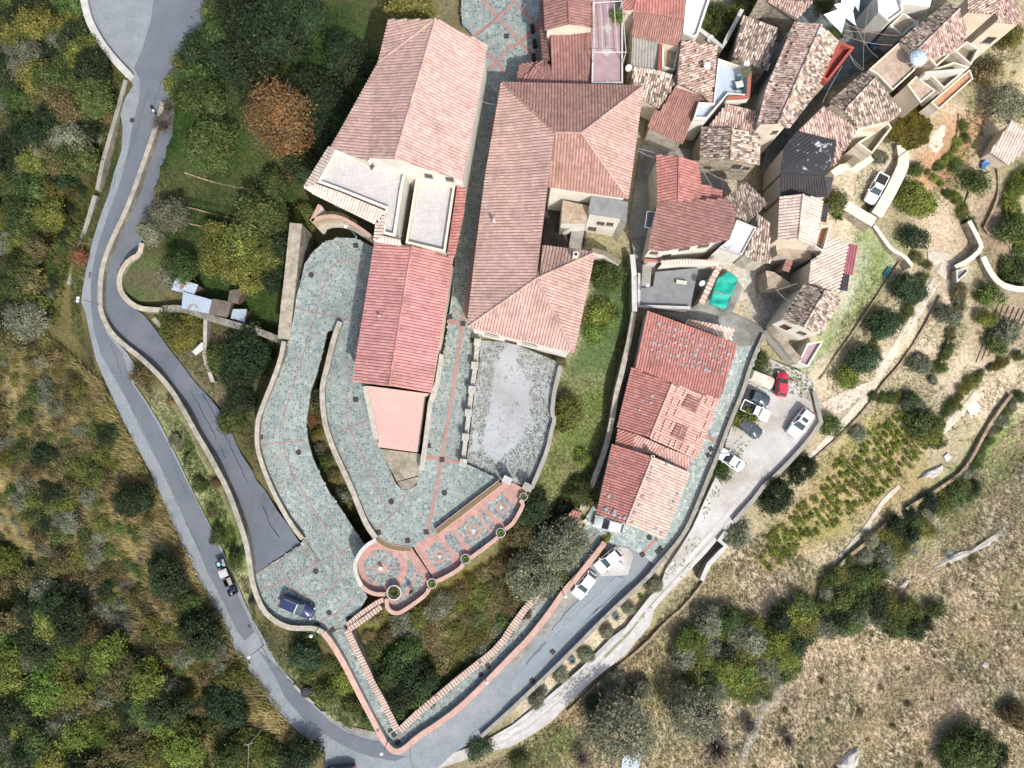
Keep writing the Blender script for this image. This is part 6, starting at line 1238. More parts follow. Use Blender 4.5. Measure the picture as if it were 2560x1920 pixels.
qd = t(2,1,"1240,1100 1920,1340 1830,1600 1180,1440"); stones_on(lh, 'abe', rowgrid(*qd, 13, 6), 'small grey stone lying on the red ribbed upper roof by the walkway', 'stones on the upper roadside roof')
stones_on(lh2, 'bef', [p for p in t(2,2,"1020,15 1085,60 1015,80 1070,110 1130,140 1197,160 990,170 1100,225 1235,45 1210,105")], 'grey stone lying on the red slope of the middle roadside roof', 'stones on the middle roadside roof', (.16, .26))
stones_on(lh3, 'bef', t(2,2,"828,890 803,945 835,968 812,1080 830,1110 885,1095 880,1125 928,1150 972,1158"), 'grey stone lying on the red slope of the end house roof', 'stones on the end house red slope', (.18, .3))
stones_on(lh3, 'bcd', t(2,2,"1330,690 1205,720 1195,770 1170,820 1425,955 1120,970 1395,1018 1095,1050 1055,1110 1370,1085 1035,1195 1160,1200 1240,1255 1285,1285"), 'grey stone lying on the pale slope of the end house roof', 'stones on the end house pale slope', (.15, .24))
# person on the round terrace, leaning by the lobe
def person(u, v, z, rz, label, top, leg, hair):
    p = P(u, v, z + .9); p.z = z; T = thing('person', label, 'person', p, rz)
    J = {'pel': (0, 0, .92, .15), 'sp': (0, 0, 1.15, .14), 'ch': (.02, 0, 1.36, .17), 'nk': (.04, 0, 1.5, .06), 'hd': (.06, 0, 1.6, .10), 'ht': (.07, 0, 1.7, .09),
         'sl': (0, .17, 1.4, .07), 'el': (.05, .25, 1.14, .05), 'wl': (.2, .22, .95, .035), 'hl_': (.26, .2, .9, .03), 'sr': (0, -.17, 1.4, .07), 'er': (.05, -.25, 1.14, .05), 'wr': (.2, -.22, .95, .035), 'hr': (.26, -.2, .9, .03),
         'kl': (.03, .1, .5, .075), 'al': (0, .11, .09, .05), 'tl': (.16, .12, .04, .04), 'kr': (.05, -.1, .5, .075), 'ar': (0, -.11, .09, .05), 'tr': (.16, -.12, .04, .04), 'hpl': (0, .1, .86, .11), 'hpr': (0, -.1, .86, .11)}
    E = [('pel', 'sp'), ('sp', 'ch'), ('ch', 'nk'), ('nk', 'hd'), ('hd', 'ht'), ('ch', 'sl'), ('sl', 'el'), ('el', 'wl'), ('wl', 'hl_'), ('ch', 'sr'), ('sr', 'er'), ('er', 'wr'), ('wr', 'hr'), ('pel', 'hpl'), ('hpl', 'kl'), ('kl', 'al'), ('al', 'tl'), ('pel', 'hpr'), ('hpr', 'kr'), ('kr', 'ar'), ('ar', 'tr')]
    ks = list(J); me = bpy.data.meshes.new('body'); me.from_pydata([J[k][:3] for k in ks], [(ks.index(a), ks.index(b)) for a, b in E], [])
    skin = M('person_' + label[:12], top, leg, scale=.5, rough=.8); me.materials.append(skin)
    o = link('body', me, T, True); sk = o.modifiers.new('skin', 'SKIN'); sd = me.skin_vertices[0].data
    for i, k in enumerate(ks): sd[i].radius = (J[k][3], J[k][3]); sd[i].use_root = (k == 'pel')
    o.modifiers.new('sub', 'SUBSURF').levels = 2
    MB().lathe([(.10, -.1), (.125, 0), (.11, .09), (.04, .13)], (.04, 0, 1.66), 12).build('hair', M('dark_hair', hair, tuple(c * .7 for c in hair), rough=.7), T, True, True)
    MB().lathe([(.19, -.32), (.2, -.05), (.1, .1)], (.0, 0, 1.34), 12).build('jacket', M('jacket_' + label[:10], top, top, rough=.85), T, True, True)
person(*c8("1230,1150")[0], zc_, -1.0, 'person in dark top and pinkish trousers standing on the round terrace', A(40, 40, 46), A(190, 130, 120), (.02, .015, .012))
# tin sheds in the orchard
zS = -3.0
m_tin = M('galvanised_tin', A(176,190,204), A(150,120,104), scale=.5, lo=.56, hi=.64, rough=.5, metal=.2); FLATS['tin'] = m_tin; FLATS['tin2'] = M('weathered_tin', A(128,118,108), A(100,92,84), scale=.6, fine=.2)
for V_, st, lb in (("a:0,1,1520,740,-2.4 b:0,1,1712,800,-2.4 c:0,1,1672,892,-2.8 d:0,1,1478,845,-2.8", 'tin', 'blue grey tin roofed shed under the fig tree'), ("a:0,1,1582,862,-2.5 b:0,1,1832,932,-2.5 c:0,1,1802,1052,-2.9 d:0,1,1568,1002,-2.9", 'tin', 'rust streaked tin roofed shed against the rubble wall'), ("a:0,1,1838,922,-2.4 b:0,1,2000,950,-2.4 c:0,1,1960,1085,-2.8 d:0,1,1804,1052,-2.8", 'tin2', 'brown weathered sheet roofed shed in the row of sheds'), ("a:0,1,1985,850,-2.3 b:0,1,2092,835,-2.3 c:0,1,2050,965,-2.6 d:0,1,1965,950,-2.6", 'tin2', 'small brown plank roofed shed behind the sheet roofs'), ("a:0,1,2012,1012,-2.6 b:0,1,2132,1012,-2.6 c:0,1,2112,1132,-2.9 d:0,1,1992,1092,-2.9", 'tin', 'bluish tin roofed shed at the end of the row')):
    T_ = house('shed', lb, -6, M('shed_boards', A(120,104,86), A(90,78,64), scale=2), V_, "abcd:" + st, 'shed', inset=.1)
    vs = hsurf(T_); mb = MB()
    for i in range(9): a = vs['a'].lerp(vs['b'], (i + .5) / 9); b = vs['d'].lerp(vs['c'], (i + .5) / 9); mb.tube([a + Vector((0, 0, .02)), b + Vector((0, 0, .02))], .05, 4)
    tag(mb.build('ribs', FLATS[st], T_), kind='stuff')
tag(slab('tin_sheet', t(0,1,"1660,1380 1745,1295 1775,1350 1692,1412"), -4.2, .04, m_concw, None, [0, .4, .2, 0]), 'white sheet of metal leaning at the narrow stone wall', 'metal sheet')
tag(slab('tin_sheet', t(2,3,"960,1550 1090,1520 1140,1440 1120,1570 1080,1700 940,1700"), -6.2, .05, M('pale_tin', A(206,216,224), A(170,180,190), scale=2), None), 'pale corrugated metal sheets below the large olive tree', 'metal sheet')
tag(slab('concrete_slab', t(0,1,"1305,1100 1340,1082 1410,1150 1375,1172"), -5.4, .2, m_conc), 'grey concrete slab beside the yellow green bush', 'slab')
tag(slab('concrete_slab', t(3,2,"1520,625 1555,598 1590,635 1545,682"), -7.4, .4, m_concw), 'pale square slab beside the dark ditch', 'slab')
tag(slab('tarpaulin', t(3,2,"1725,215 1760,140 1800,150 1838,200 1800,262 1745,262"), -6.4, .3, m_sail, None, [0, .3, .1, .2, 0, .2]), 'crumpled white tarpaulin on the grassy terrace', 'tarpaulin')
tag(slab('tarpaulin', t(3,0,"1850,1410 1890,1370 1925,1410 1880,1455 1845,1450"), -3.4, .3, M('blue_tarp', A(70,120,190), A(200,206,214), scale=4, lo=.55, hi=.65), None, [0, .2, 0, .1, 0]), 'crumpled blue tarpaulin beside the small pale tiled house', 'tarpaulin')
tag(slab('bench_plank', t(3,1,"995,720 1040,640 1075,655 1028,735"), -3.2, .06, M('green_paint', A(50,110,110), A(40,96,96))), 'dark green bench board on the grassy track', 'bench')
bp = G(*t(0,2,"1150,745")[0]); T_ = thing('park_bench', 'reddish brown wooden bench on the verge of the lower road', 'bench', bp, math.atan2(-.92, .39))
for i in range(3): MB().box((0, -.14 + i * .15, .45), (1, 0), (1.7, .12, .04)).build('seat_slat', M('bench_wood', A(130,84,70), A(110,70,58)), T_, True)
for i in range(2): MB().box((0, -.28, .62 + i * .16), (1, 0), (1.7, .04, .12)).build('back_slat', MATS['bench_wood'], T_, True)
for s in (-1, 1): MB().box((s * .7, 0, .22), (1, 0), (.07, .4, .44)).build('leg', m_iron, T_, True)

# ------------------------------------------------------------------ further traces of use
def crack(uv, zf, par, w_=.045, lift=.05):
    r = random.Random(str(uv)); pts = resample([Vector((u, v, 0)) for u, v in uv], 9); pts = [(p.x + r.uniform(-2, 2), p.y + r.uniform(-1, 1)) for p in pts]
    strip('crack', pts, zf, w_, M('crack_fill', A(70, 74, 78), A(56, 60, 62)), par, lift)
for s_ in ("1290,760 1250,900 1190,1100 1130,1290 1060,1480", "1400,700 1330,900 1300,1000", "1010,1500 960,1640"): crack(t(0,0,s_), road_z, road)
for s_ in ("960,1300 1010,1450 1060,1600",): crack(t(0,1,s_), road_z, road)
for s_ in ("1130,200 1300,540 1440,820 1590,1150 1730,1450", "1500,700 1620,960"): crack(t(0,2,s_), road_z, road)
for s_ in ("300,700 420,860 600,1010 800,1080", "1340,1470 1330,1560 1360,1659", "60,620 130,760"): crack(t(1,3,s_), road_z, road, .05)
for s_ in ("340,470 480,300 640,130", "120,760 300,560", "700,330 900,140"): crack(t(2,3,s_), road_z, road, .06)
for s_ in ("1750,80 1850,260 1960,470 2060,680 2140,850", "1650,60 1800,330 1950,640", "1900,700 2000,900 2100,1120"): crack(t(0,2,s_), ramp_z, ramp, .06)
for s_ in ("60,1060 120,1200 200,1330",): crack(t(1,2,s_), ramp_z, ramp, .08)
m_rut = M('wheel_rut', A(216, 214, 210), A(190, 186, 180), scale=.6, fine=.2, fscale=5); m_mid = M('track_middle', A(166, 160, 136), A(140, 140, 104), scale=.8, fine=.35, fscale=4)
for off in (-9, 9):
    strip('wheel_rut', [(u + off * .62, v + off * .78) for u, v in t(2,2,"2100,900 1900,1130 1760,1290 1640,1430") + t(2,3,"1420,0 1200,240 1000,500 700,800 400,1080 100,1320") + t(1,3,"2100,1440 1850,1530")], lot_z, .55, m_rut, lot, .03)
strip('track_middle', t(2,2,"1560,1530") + t(2,3,"1420,40 1200,270 1030,480 800,700"), lot_z, .5, m_mid, lot, .02)
def gstrip(name, uv, w_, mat, lift=.13, kind='structure'):
    ring = resample(chaikin([G(u, v) for u, v in uv], 2), .7); vs = []; fs = []; r = random.Random(name + str(uv[0])); m_ = 5
    for i, p in enumerate(ring):
        d = ring[min(i + 1, len(ring) - 1)] - ring[max(i - 1, 0)]; d.z = 0; d.normalize(); n_ = Vector((-d.y, d.x, 0)); ww = w_ * r.uniform(.85, 1.15)
        for k in range(m_): q = p + n_ * ww * (k / (m_ - 1) - .5); vs.append((q.x, q.y, ground(q.x, q.y) + lift * (1 if 0 < k < m_ - 1 else -1)))
        if i:
            for k in range(m_ - 1): fs.append(((i - 1) * m_ + k + 1, (i - 1) * m_ + k, i * m_ + k, i * m_ + k + 1))
    return tag(mk(name, vs, fs, mat), kind=kind)
m_earth = M('pale_earth', A(222, 212, 194), A(194, 182, 160), scale=.7, fine=.25, fscale=4); m_earthg = M('grey_earth', A(186, 180, 168), A(150, 146, 132), scale=.7, fine=.25, fscale=4)
gstrip('earth_track', t(3,1,"1450,760 1330,950 1200,1180 1060,1420 930,1640") + t(3,2,"760,210 640,340 500,500 380,640 250,760"), 1.9, m_earth)
gstrip('earth_track', t(3,2,"1130,880 1000,1000 920,1120 840,1250 720,1380 620,1500"), 1.0, m_earth)
gstrip('earth_path', t(3,3,"360,430 250,600 160,780 100,950 40,1080") + t(2,3,"2180,1120 2080,1350 1980,1600"), 1.9, m_earthg)
gstrip('earth_path', t(3,2,"1400,560 1520,380 1650,250 1800,80"), 1.6, m_earth); gstrip('earth_path', t(3,1,"1380,560 1600,560 1480,720"), 2.4, m_earth)
m_dry = M('dry_stone', A(190, 170, 140), A(120, 108, 88), scale=2.0, fine=.35, fscale=4, bump=.6, bscale=5)
def bank(label, uv, h, w_=.5):
    g_ = [G(u, v) for u, v in uv]; wall('terrace_bank', label, uv, [(u, v, p.z) for (u, v), p in zip(uv, g_)], h * .65, w_ * .7, 1.2, m_dry, None, cat='terrace wall', step=.6)
bank('thin earth bank along the pale track under the hillside houses', t(3,1,"1150,590 1010,800 900,970 740,1210 590,1420 450,1620"), .5, .35)
bank('dry stone bank on the outer side of the long earth track', t(3,1,"1500,900 1350,1180 1250,1340 1120,1530 1010,1640") + t(3,2,"860,210 640,440 480,580 330,720"), .7, .5)
bank('long dry stone bank above the dark ditch on the hillside', t(3,2,"2110,90 1980,260 1880,420 1790,600 1690,760 1550,860 1400,960 1280,1030 1200,1080"), 1.3, .6)
bank('dry stone bank continuing the ditch towards the thicket', t(3,2,"1050,1190 960,1280 830,1390 690,1500 560,1650") + t(3,3,"480,130 440,260"), 1.2, .6)
bank('earth bank below the gravel track and its grassy verge', t(2,3,"1700,0 1500,260 1330,400 1150,600 900,800 700,960 480,1180"), .7, .5)
bank('low rubble edge between the sandy garden and bare brown plot', t(3,1,"1750,0 1690,150 1740,260"), .7, .45)
bank('rubble edge of the bare brown plot beside the green bushes', t(3,1,"1990,-200 2000,20 1930,200 1850,340") + t(3,1,"2000,240 2080,420 2130,570")[1:], .6, .4)
bank('low rubble edge along the red earth garden', t(3,0,"1660,980 1640,1200 1560,1400") , .5, .4)
bank('terrace edge above the furrowed plot', t(3,1,"1720,900 1640,1080 1560,1300 1500,1480") , .9, .5)
for s_, lb in (("1620,130 1850,190 2110,250", 'pale stone edge of the upper orchard terrace'), ("1620,270 1850,320 2080,380", 'pale stone edge of the lower orchard terrace')): bank(lb, t(0,1,s_), .3, .25)
bank('long pale stone edge at the top of the orchard terraces', t(0,0,"1590,1490 1800,1560 2000,1610 2200,1640"), .3, .25)
p = G(*t(1,3,"455,975")[0]); T_ = thing('water_barrel', 'large black barrel behind a low concrete trough at the road bend', 'barrel', p)
MB().lathe([(.75, -.2), (.82, .4), (.78, 1.1), (.6, 1.4)], p, 18).build('drum', m_black, T_); MB().lathe([(.35, 1.4), (.35, 1.48)], p, 12).build('lid', M('barrel_lid', (.04, .04, .045), (.03, .03, .03), rough=.5), T_)
wall('trough', 'low concrete trough wall in front of the black barrel', t(1,3,"330,945 410,1030 500,1105"), -7.6, .45, .35, .8, m_conc, None, smooth=0, cat='trough')
car('dark car on the road bend, only its roof edge in view', 850, 1934, (-.9, .1), 4.2, road_z, grph, 'hatch')

# details on the middle roadside roof
vs = hsurf(lh2); a, b, c = vs['b'], vs['c'], vs['d']; n_ = (b - a).cross(c - a); n_ = n_ if n_.z > 0 else -n_
zE = lambda x, y: a.z - (n_.x * (x - a.x) + n_.y * (y - a.y)) / n_.z
for s_, nm in (("1520,85 1625,140 1578,245 1462,190", 'roof_hatch'), ("1425,335 1515,380 1470,492 1368,440", 'roof_hatch')):
    pts = [on_surface(u, v, zE) + Vector((0, 0, .14)) for u, v in t(2,2,s_)]; pts = pts if poly_area(pts) > 0 else pts[::-1]
    tm = tile_rows(pts, 'brown', random.Random(s_)); mk(nm, pts + [p - Vector((0, 0, .12)) for p in pts], [(0, 1, 2, 3)] + [(i, i + 4, (i + 1) % 4 + 4, (i + 1) % 4) for i in range(4)], M('hatch_dark', A(120,66,58), A(96,54,48)), lh2); tag(tm.build('hatch_tiles', m_tile, lh2, cols=True), kind='stuff')
for s_ in ("1430,30 1410,80", "1500,60 1475,110", "1395,120 1375,180", "1455,145 1430,200", "1360,220 1335,270", "1425,225 1400,275", "1330,305 1305,360", "1390,330 1365,385", "1310,365 1285,420", "1285,440 1262,495", "1240,430 1220,480", "1375,485 1350,540", "1420,490 1395,550", "1475,520 1450,570", "1530,540 1500,600", "1580,570 1560,620", "1690,130 1665,180", "1745,150 1725,200", "1710,240 1685,300", "1680,330 1655,380", "1640,420 1615,475", "1605,445 1590,500", "1530,370 1500,430", "1470,380 1440,450", "1650,100 1630,150"):
    (u0, v0), (u1, v1) = t(2,2,s_); MB().tube([on_surface(u0, v0, zE) + Vector((0, 0, .14)), on_surface(u1, v1, zE) + Vector((0, 0, .14))], .10, 5).build('loose_tile', M('pale_tile', A(232,196,176), A(214,170,150), rough=.85), lh2)
def antenna(c, r_, s_, z, label):
    p = P(*t(c, r_, s_)[0], z); T = thing('television_antenna', label, 'antenna', p - Vector((0, 0, 2)))
    MB().tube([p - Vector((0, 0, 2)), p], .03, 6).build('mast', m_pole, T); MB().tube([p + Vector((-.8, -.2, -.1)), p + Vector((.8, .2, -.1))], .02, 5).build('boom', m_pole, T)
    for i in range(6): q = p + Vector((-.7 + i * .28, -.18 + i * .07, -.1)); MB().tube([q + Vector((.1, -.4, 0)), q + Vector((-.1, .4, 0))], .014, 4).build('rod', m_pole, T)
antenna(2,2,"880,690",4.4,'television antenna on the red slope of the end house'); antenna(2,2,"1385,655",4.4,'television antenna on the small roof between two gables'); antenna(2,1,"1890,465",9,'television antenna on the white coated terrace'); antenna(2,0,"1440,120",12.5,'television antenna on the red roof above the pergola'); antenna(3,1,"660,850",6.6,'television antenna on the dark sheet strip'); antenna(3,1,"415,465",7.4,'television antenna over the clay floored balcony')
for s_, lb in (("178,262", 'dark wooden planter box by the piazza wall, nearest the cream gable house'), ("195,390", 'dark wooden planter box by the piazza wall, between two others'), ("188,512", 'dark wooden planter box by the piazza wall, beside the porch roof')):
    c = on_surface(*t(2,0,s_)[0], up_z); tag(MB().box(c + Vector((0, 0, .28)), (1, .1), (.5, 1.0, .55)).box(c + Vector((0, 0, .57)), (1, .1), (.42, .9, .06)).build('planter_box', M('dark_wood', A(70,44,42), A(54,36,36), rough=.8)), lb, 'planter')
p = on_surface(*t(0,0,"1340,965")[0], road_z); T_ = thing('motor_scooter', 'dark scooter with white tank parked at the wall between the roads', 'scooter', p, -1.0)
for s in (-.6, .6): MB().tube([(s, -.06, .26), (s, .06, .26)], .26, 12).build('wheel', m_tyre, T_, True)
MB().box((-.25, 0, .62), (1, 0), (.7, .3, .22)).box((.1, 0, .35), (1, 0), (.8, .26, .16)).build('body', grph, T_, True); MB().box((-.3, 0, .78), (1, 0), (.6, .26, .1)).build('seat', m_black, T_, True); MB().box((.25, 0, .7), (1, 0), (.3, .3, .22)).build('tank', white, T_, True)
MB().tube([(.55, -.36, 1.0), (.5, 0, .95), (.55, .36, 1.0)], .025, 6).tube([(.6, 0, .3), (.5, 0, .95)], .04, 6).build('handlebar', m_black, T_, True)
house('gatehouse', 'little red and cream tiled roof over the gate below the lane wall', -2.4, m_old, "a:2,2,525,1085,1.2 b:2,2,600,1110,1.2 c:2,2,560,1180,.7 d:2,2,478,1150,.7", "abcd:red", 'gatehouse')
pb_ = thing('plastic_box', 'white plastic boxes stacked beside the gate near the silver car', 'box', on_surface(*t(2,2,"640,1190")[0], ea_z))
for i in range(2): MB().box(on_surface(*t(2,2,"%d,%d" % (630 + i * 22, 1180 + i * 22))[0], ea_z) + Vector((0, 0, .25)), (1, .6), (.6, .4, .5)).build('crate', m_framew, pb_)
def rubble(name, label, uv, n, z0=.12, s=(.12, .3)):
    g_ = random.Random(label); xs = [p[0] for p in uv]; ys = [p[1] for p in uv]; mb = MB(); k = 0
    while k < n:
        u, v = g_.uniform(min(xs), max(xs)), g_.uniform(min(ys), max(ys))
        if not pip([u], [v], uv)[0]: continue
        c = G(u, v); q = g_.uniform(*s); a = g_.uniform(0, 6); me = BL[k % 4]; kf = g_.uniform(.7, 1.1)
        mb.add([(c.x + q * (w_.co.x * math.cos(a) - w_.co.y * math.sin(a)), c.y + q * (w_.co.x * math.sin(a) + w_.co.y * math.cos(a)), c.z + q * w_.co.z * .8) for w_ in me.vertices], [tuple(f.vertices) for f in me.polygons], tuple(x * kf for x in A(236, 220, 200))); k += 1
    tag(mb.build(name, M('rubble', attr=True, rough=.95, fine=.2), None, cols=True), label, 'rubble', kind='stuff')
rubble('rubble', 'pale rubble spread below the car park corner', t(3,2,"470,160 700,40 880,-20 860,60 700,180 600,250 520,240"), 420)
rubble('rubble', 'heap of pale rubble beside the earth track', t(3,1,"920,1480 1000,1380 1010,1450 940,1560"), 90)
rubble('rubble', 'white rubble along the vine arbour and the red earth garden', t(3,0,"1380,1240 1450,1120 1520,1080 1500,1250 1440,1320"), 130)
rubble('rubble', 'grey rubble strip between road wall and gravel track', t(2,3,"0,1260 480,760 480,800 0,1290"), 120, s=(.05, .14))
# ------------------------------------------------------------------ plants
m_leaf = M('leaf', attr=True, rough=.6, spec=.2, rnd=.28, fine=.12, fscale=3, trans=.34)
m_blade = M('grass_blade', attr=True, rough=.8, spec=.1, fine=.1, fscale=2, trans=.2)
m_bark = M('bark', A(120, 104, 88), A(86, 74, 62), scale=4, rough=.95, fine=.3)
def leaf_mesh(name, seed, cols, nclump=46, per=46, leaf=.085, flat=.75, rough=.28, twig=0, core=True, long=1.5, hole=0.0):
    g = np.random.default_rng(seed); ph = g.uniform(0, 6.28, 6)
    V = []; C = []
    cen = []
    while len(cen) < nclump:
        d = g.normal(size=3); d /= np.linalg.norm(d)
        if d[2] < -.35: continue
        az = math.atan2(d[1], d[0]); k = 1 + rough * (math.sin(2 * az + ph[0]) * .5 + math.sin(3 * az + ph[1]) * .35 + math.sin(5 * az + ph[2]) * .3)
        if hole and math.sin(4 * az + ph[3]) + math.sin(3 * d[2] * 4 + ph[4]) > 2 - hole * 2: continue
        rad = g.uniform(.62, .95) * k
        cen.append((d * rad * np.array([1, 1, flat]), d))
    for c, d in cen:
        cs = g.uniform(.16, .30) * min(1, (48 / nclump) ** .55); cb = g.uniform(.6, 1.45); base = np.array(cols[g.integers(len(cols))]) * cb
        m = int(per * g.uniform(.6, 1.3))
        p = c + g.normal(size=(m, 3)) * cs * np.array([1, 1, .6])
        nn = d * .7 + np.array([0, 0, .6]) + g.normal(size=(m, 3)) * .65; nn /= np.linalg.norm(nn, axis=1)[:, None]
        a = np.cross(nn, g.normal(size=(m, 3))); a /= np.linalg.norm(a, axis=1)[:, None]; b = np.cross(nn, a)
        s = leaf * g.uniform(.6, 1.4, (m, 1))
        V.append(np.stack([p - a * s * long, p + b * s * .6, p + a * s * long, p - b * s * .6], 1)); C.append(base * g.uniform(.75, 1.25, (m, 1)))
    V = np.concatenate(V).reshape(-1, 3); C = np.concatenate(C); nq = len(V) // 4
    F_ = np.arange(nq * 4).reshape(nq, 4)
    vs = V.tolist(); fs = F_.tolist(); cl = C.tolist()
    mb = MB()
    if twig:
        for i in range(twig):
            d = g.normal(size=3); d[2] = abs(d[2]) * .7 + .1; d /= np.linalg.norm(d); L = g.uniform(.7, 1.1)
            e = Vector(d * L * np.array([1, 1, flat])); m_ = e * .5 + Vector(g.normal(size=3) * .07)
            mb.tube([Vector((0, 0, -.5)) * .6, m_, e], .022, 3, tuple(np.array(A(150, 140, 128)) * g.uniform(.7, 1.2)), .006)
    if core:       # limbs inside the crown
        for i in range(6):
            a = i * 1.05 + g.uniform(0, .4); mb.tube([(0, 0, -flat * .9), (.35 * math.cos(a), .35 * math.sin(a), -.1), (.7 * math.cos(a), .7 * math.sin(a), .25)], .05, 4, A(96, 82, 68), .015)
    k = len(vs); vs += [list(p) for p in mb.v]; fs += [[i + k for i in f] for f in mb.f]; cl += [list(c) for c in mb.c]
    return mesh(name, vs, fs, m_leaf, cl)
GR = dict(
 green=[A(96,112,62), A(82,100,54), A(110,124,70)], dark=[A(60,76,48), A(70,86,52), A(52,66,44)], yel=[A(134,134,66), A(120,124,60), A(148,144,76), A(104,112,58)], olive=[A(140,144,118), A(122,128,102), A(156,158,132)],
 brown=[A(160,112,78), A(146,104,72), A(172,126,88), A(138,112,74)], rust=[A(146,98,76), A(132,92,72), A(124,96,68)], bright=[A(128,146,66), A(112,132,58), A(144,158,78)], drab=[A(138,126,84), A(122,116,76), A(150,134,94), A(112,112,70)], pine=[A(78,96,66), A(66,84,58), A(90,106,74)],
 twig=[A(140,124,116)], moss=[A(126,118,46), A(112,106,42), A(140,130,56)], vine=[A(150,164,60), A(136,146,56), A(120,132,60)])
SH = {}
for i_, k_ in enumerate(GR):
    if k_ == 'twig': SH[k_] = [leaf_mesh('twigs', 300 + j, GR[k_], 10, 6, .04, .7, .2, 230) for j in range(2)]
    elif k_ == 'vine': SH[k_] = [leaf_mesh('vine_leaves', 400 + j, GR[k_], 9, 12, .2, .8, .4, 0) for j in range(3)]
    elif k_ == 'olive': SH[k_] = [leaf_mesh('crown', 500 + j, GR[k_], 70, 52, .055, .8, .22, 0, True, 1.9) for j in range(3)]
    elif k_ in ('brown', 'drab'): SH[k_] = [leaf_mesh('crown', 600 + i_ * 10 + j, GR[k_], 50, 40, .065, .75, .3, 60) for j in range(3)]
    else: SH[k_] = [leaf_mesh('crown', 100 + i_ * 10 + j, GR[k_], 52, 50, .065, .74, .45, 0, True, 1.5, .4) for j in range(3)]
BIG = {}
for i_, k_ in enumerate(GR):
    if k_ in ('twig', 'vine', 'rust', 'moss'): continue
    if k_ == 'brown': BIG[k_] = [leaf_mesh('crown', 880 + j, GR[k_], 170, 60, .027, .8, .22, 160, True, 1.3, .1) for j in range(2)]; continue
    BIG[k_] = [leaf_mesh('crown', 800 + i_ * 10 + j, GR[k_], 110, 56, .046 if k_ != 'olive' else .038, .78, .32, 50 if k_ in ('brown', 'drab') else 0, True, 1.5, .3) for j in range(2)]
TRK = MB().tube([(0, 0, 0), (.06, .03, .5), (0, .02, 1)], .09, 7, None, .05); TRK = mesh('trunk', TRK.v, TRK.f, m_bark)
prng = random.Random(21)
def plant(u, v, rpx, kind, label, group=None, tree=True, hf=None, sq=1.0, on=None, name=None):
    zf = on or (lambda x, y: ground(x, y))
    if group: group = label
    r = rpx * (HC + 5) / F; hc = (hf if hf is not None else (1.25 if tree else .55)) * r
    p = on_surface(u, v, lambda x, y: zf(x, y) + hc); z = zf(p.x, p.y)
    me = prng.choice(BIG[kind] if r > 1.75 and kind in BIG else SH[kind]); sc = Vector((r * prng.uniform(.92, 1.1), r * prng.uniform(.92, 1.1), r * sq * prng.uniform(.85, 1.1)))
    if not tree:
        o = bpy.data.objects.new(name or 'shrub', me); COL.objects.link(o); o.location = (p.x, p.y, z + hc); o.scale = sc; o.rotation_euler = (0, 0, prng.uniform(0, 6.28))
        return tag(o, label, 'shrub' if name is None else name.replace('_', ' '), group)
    T = thing(name or 'tree', label, 'tree', (p.x, p.y, z - .2), prng.uniform(0, 6.28), group)
    o = bpy.data.objects.new('crown', me); COL.objects.link(o); o.parent = T; o.location = (0, 0, hc + .2); o.scale = sc
    k = bpy.data.objects.new('trunk', TRK); COL.objects.link(k); k.parent = T; k.scale = (r * .8, r * .8, hc * .9 + .2)
    return T
def P_(s): return [tuple(float(q) for q in p.split(',')) for p in s.split()]
def poisson(poly, dmin, n=4000, seed=1):
    r = random.Random(seed); xs = [p[0] for p in poly]; ys = [p[1] for p in poly]; pts = []
    for _ in range(n):
        x, y = r.uniform(min(xs), max(xs)), r.uniform(min(ys), max(ys))
        if pip([x], [y], poly)[0] and all((x - a) ** 2 + (y - b) ** 2 > dmin * dmin for a, b in pts): pts.append((x, y))
    return pts
# orchard and church garden
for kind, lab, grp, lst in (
 ('dark', 'dark evergreen tree in the shaded garden beside the church', 'dark trees of the church garden', "500,130,48 620,50,60 590,150,52 680,90,66 700,20,56 640,190,52 760,40,50 860,130,46 900,185,50 880,255,48 800,235,60 830,320,56 765,420,44 720,620,40 690,690,34"),  # dark leaf colour stands in for the shade over the orchard
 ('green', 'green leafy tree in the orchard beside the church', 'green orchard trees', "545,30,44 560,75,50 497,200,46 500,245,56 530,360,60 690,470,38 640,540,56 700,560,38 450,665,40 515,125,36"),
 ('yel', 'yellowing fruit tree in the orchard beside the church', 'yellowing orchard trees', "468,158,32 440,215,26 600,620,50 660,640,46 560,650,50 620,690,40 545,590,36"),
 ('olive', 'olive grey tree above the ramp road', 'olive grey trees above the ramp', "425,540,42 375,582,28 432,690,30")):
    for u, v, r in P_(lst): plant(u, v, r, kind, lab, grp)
plant(700, 300, 84, 'brown', 'large russet brown tree in the church garden', hf=1.5); plant(665, 255, 42, 'brown', 'smaller russet brown tree next to the large one', hf=1.4)
plant(742, 425, 30, 'rust', 'small red leaved shrub at the church garden', tree=False)
plant(410, 310, 34, 'twig', 'bare grey twiggy bush by the ramp road', tree=False); plant(425, 265, 26, 'twig', 'smaller bare twiggy bush beside the turning area', tree=False)
plant(1015, 15, 52, 'yel', 'yellow green tree behind the church roof'); plant(770, 545, 34, 'yel', 'spiky yellow green bush beside the court wall', tree=False); plant(772, 610, 20, 'green', 'low green bush on the bank above the paved ramp', tree=False); plant(766, 640, 14, 'drab', 'small drying bush on the bank above the paved ramp', tree=False)
for u, v, r in P_("432,815,32 462,838,34 482,815,26 455,862,22"): plant(u, v, r, 'yel', 'yellow green bush below the rubble wall by the ramp', 'bushes below the rubble wall', False)
for u, v, r in P_("620,880,52 590,940,40 640,900,44 565,900,34 605,1000,36 580,1050,34 545,900,30"): plant(u, v, r, 'dark' if r > 35 else 'green', 'dense bush below the outer wall of the paved ramp', 'bushes below the paved ramp wall', False)
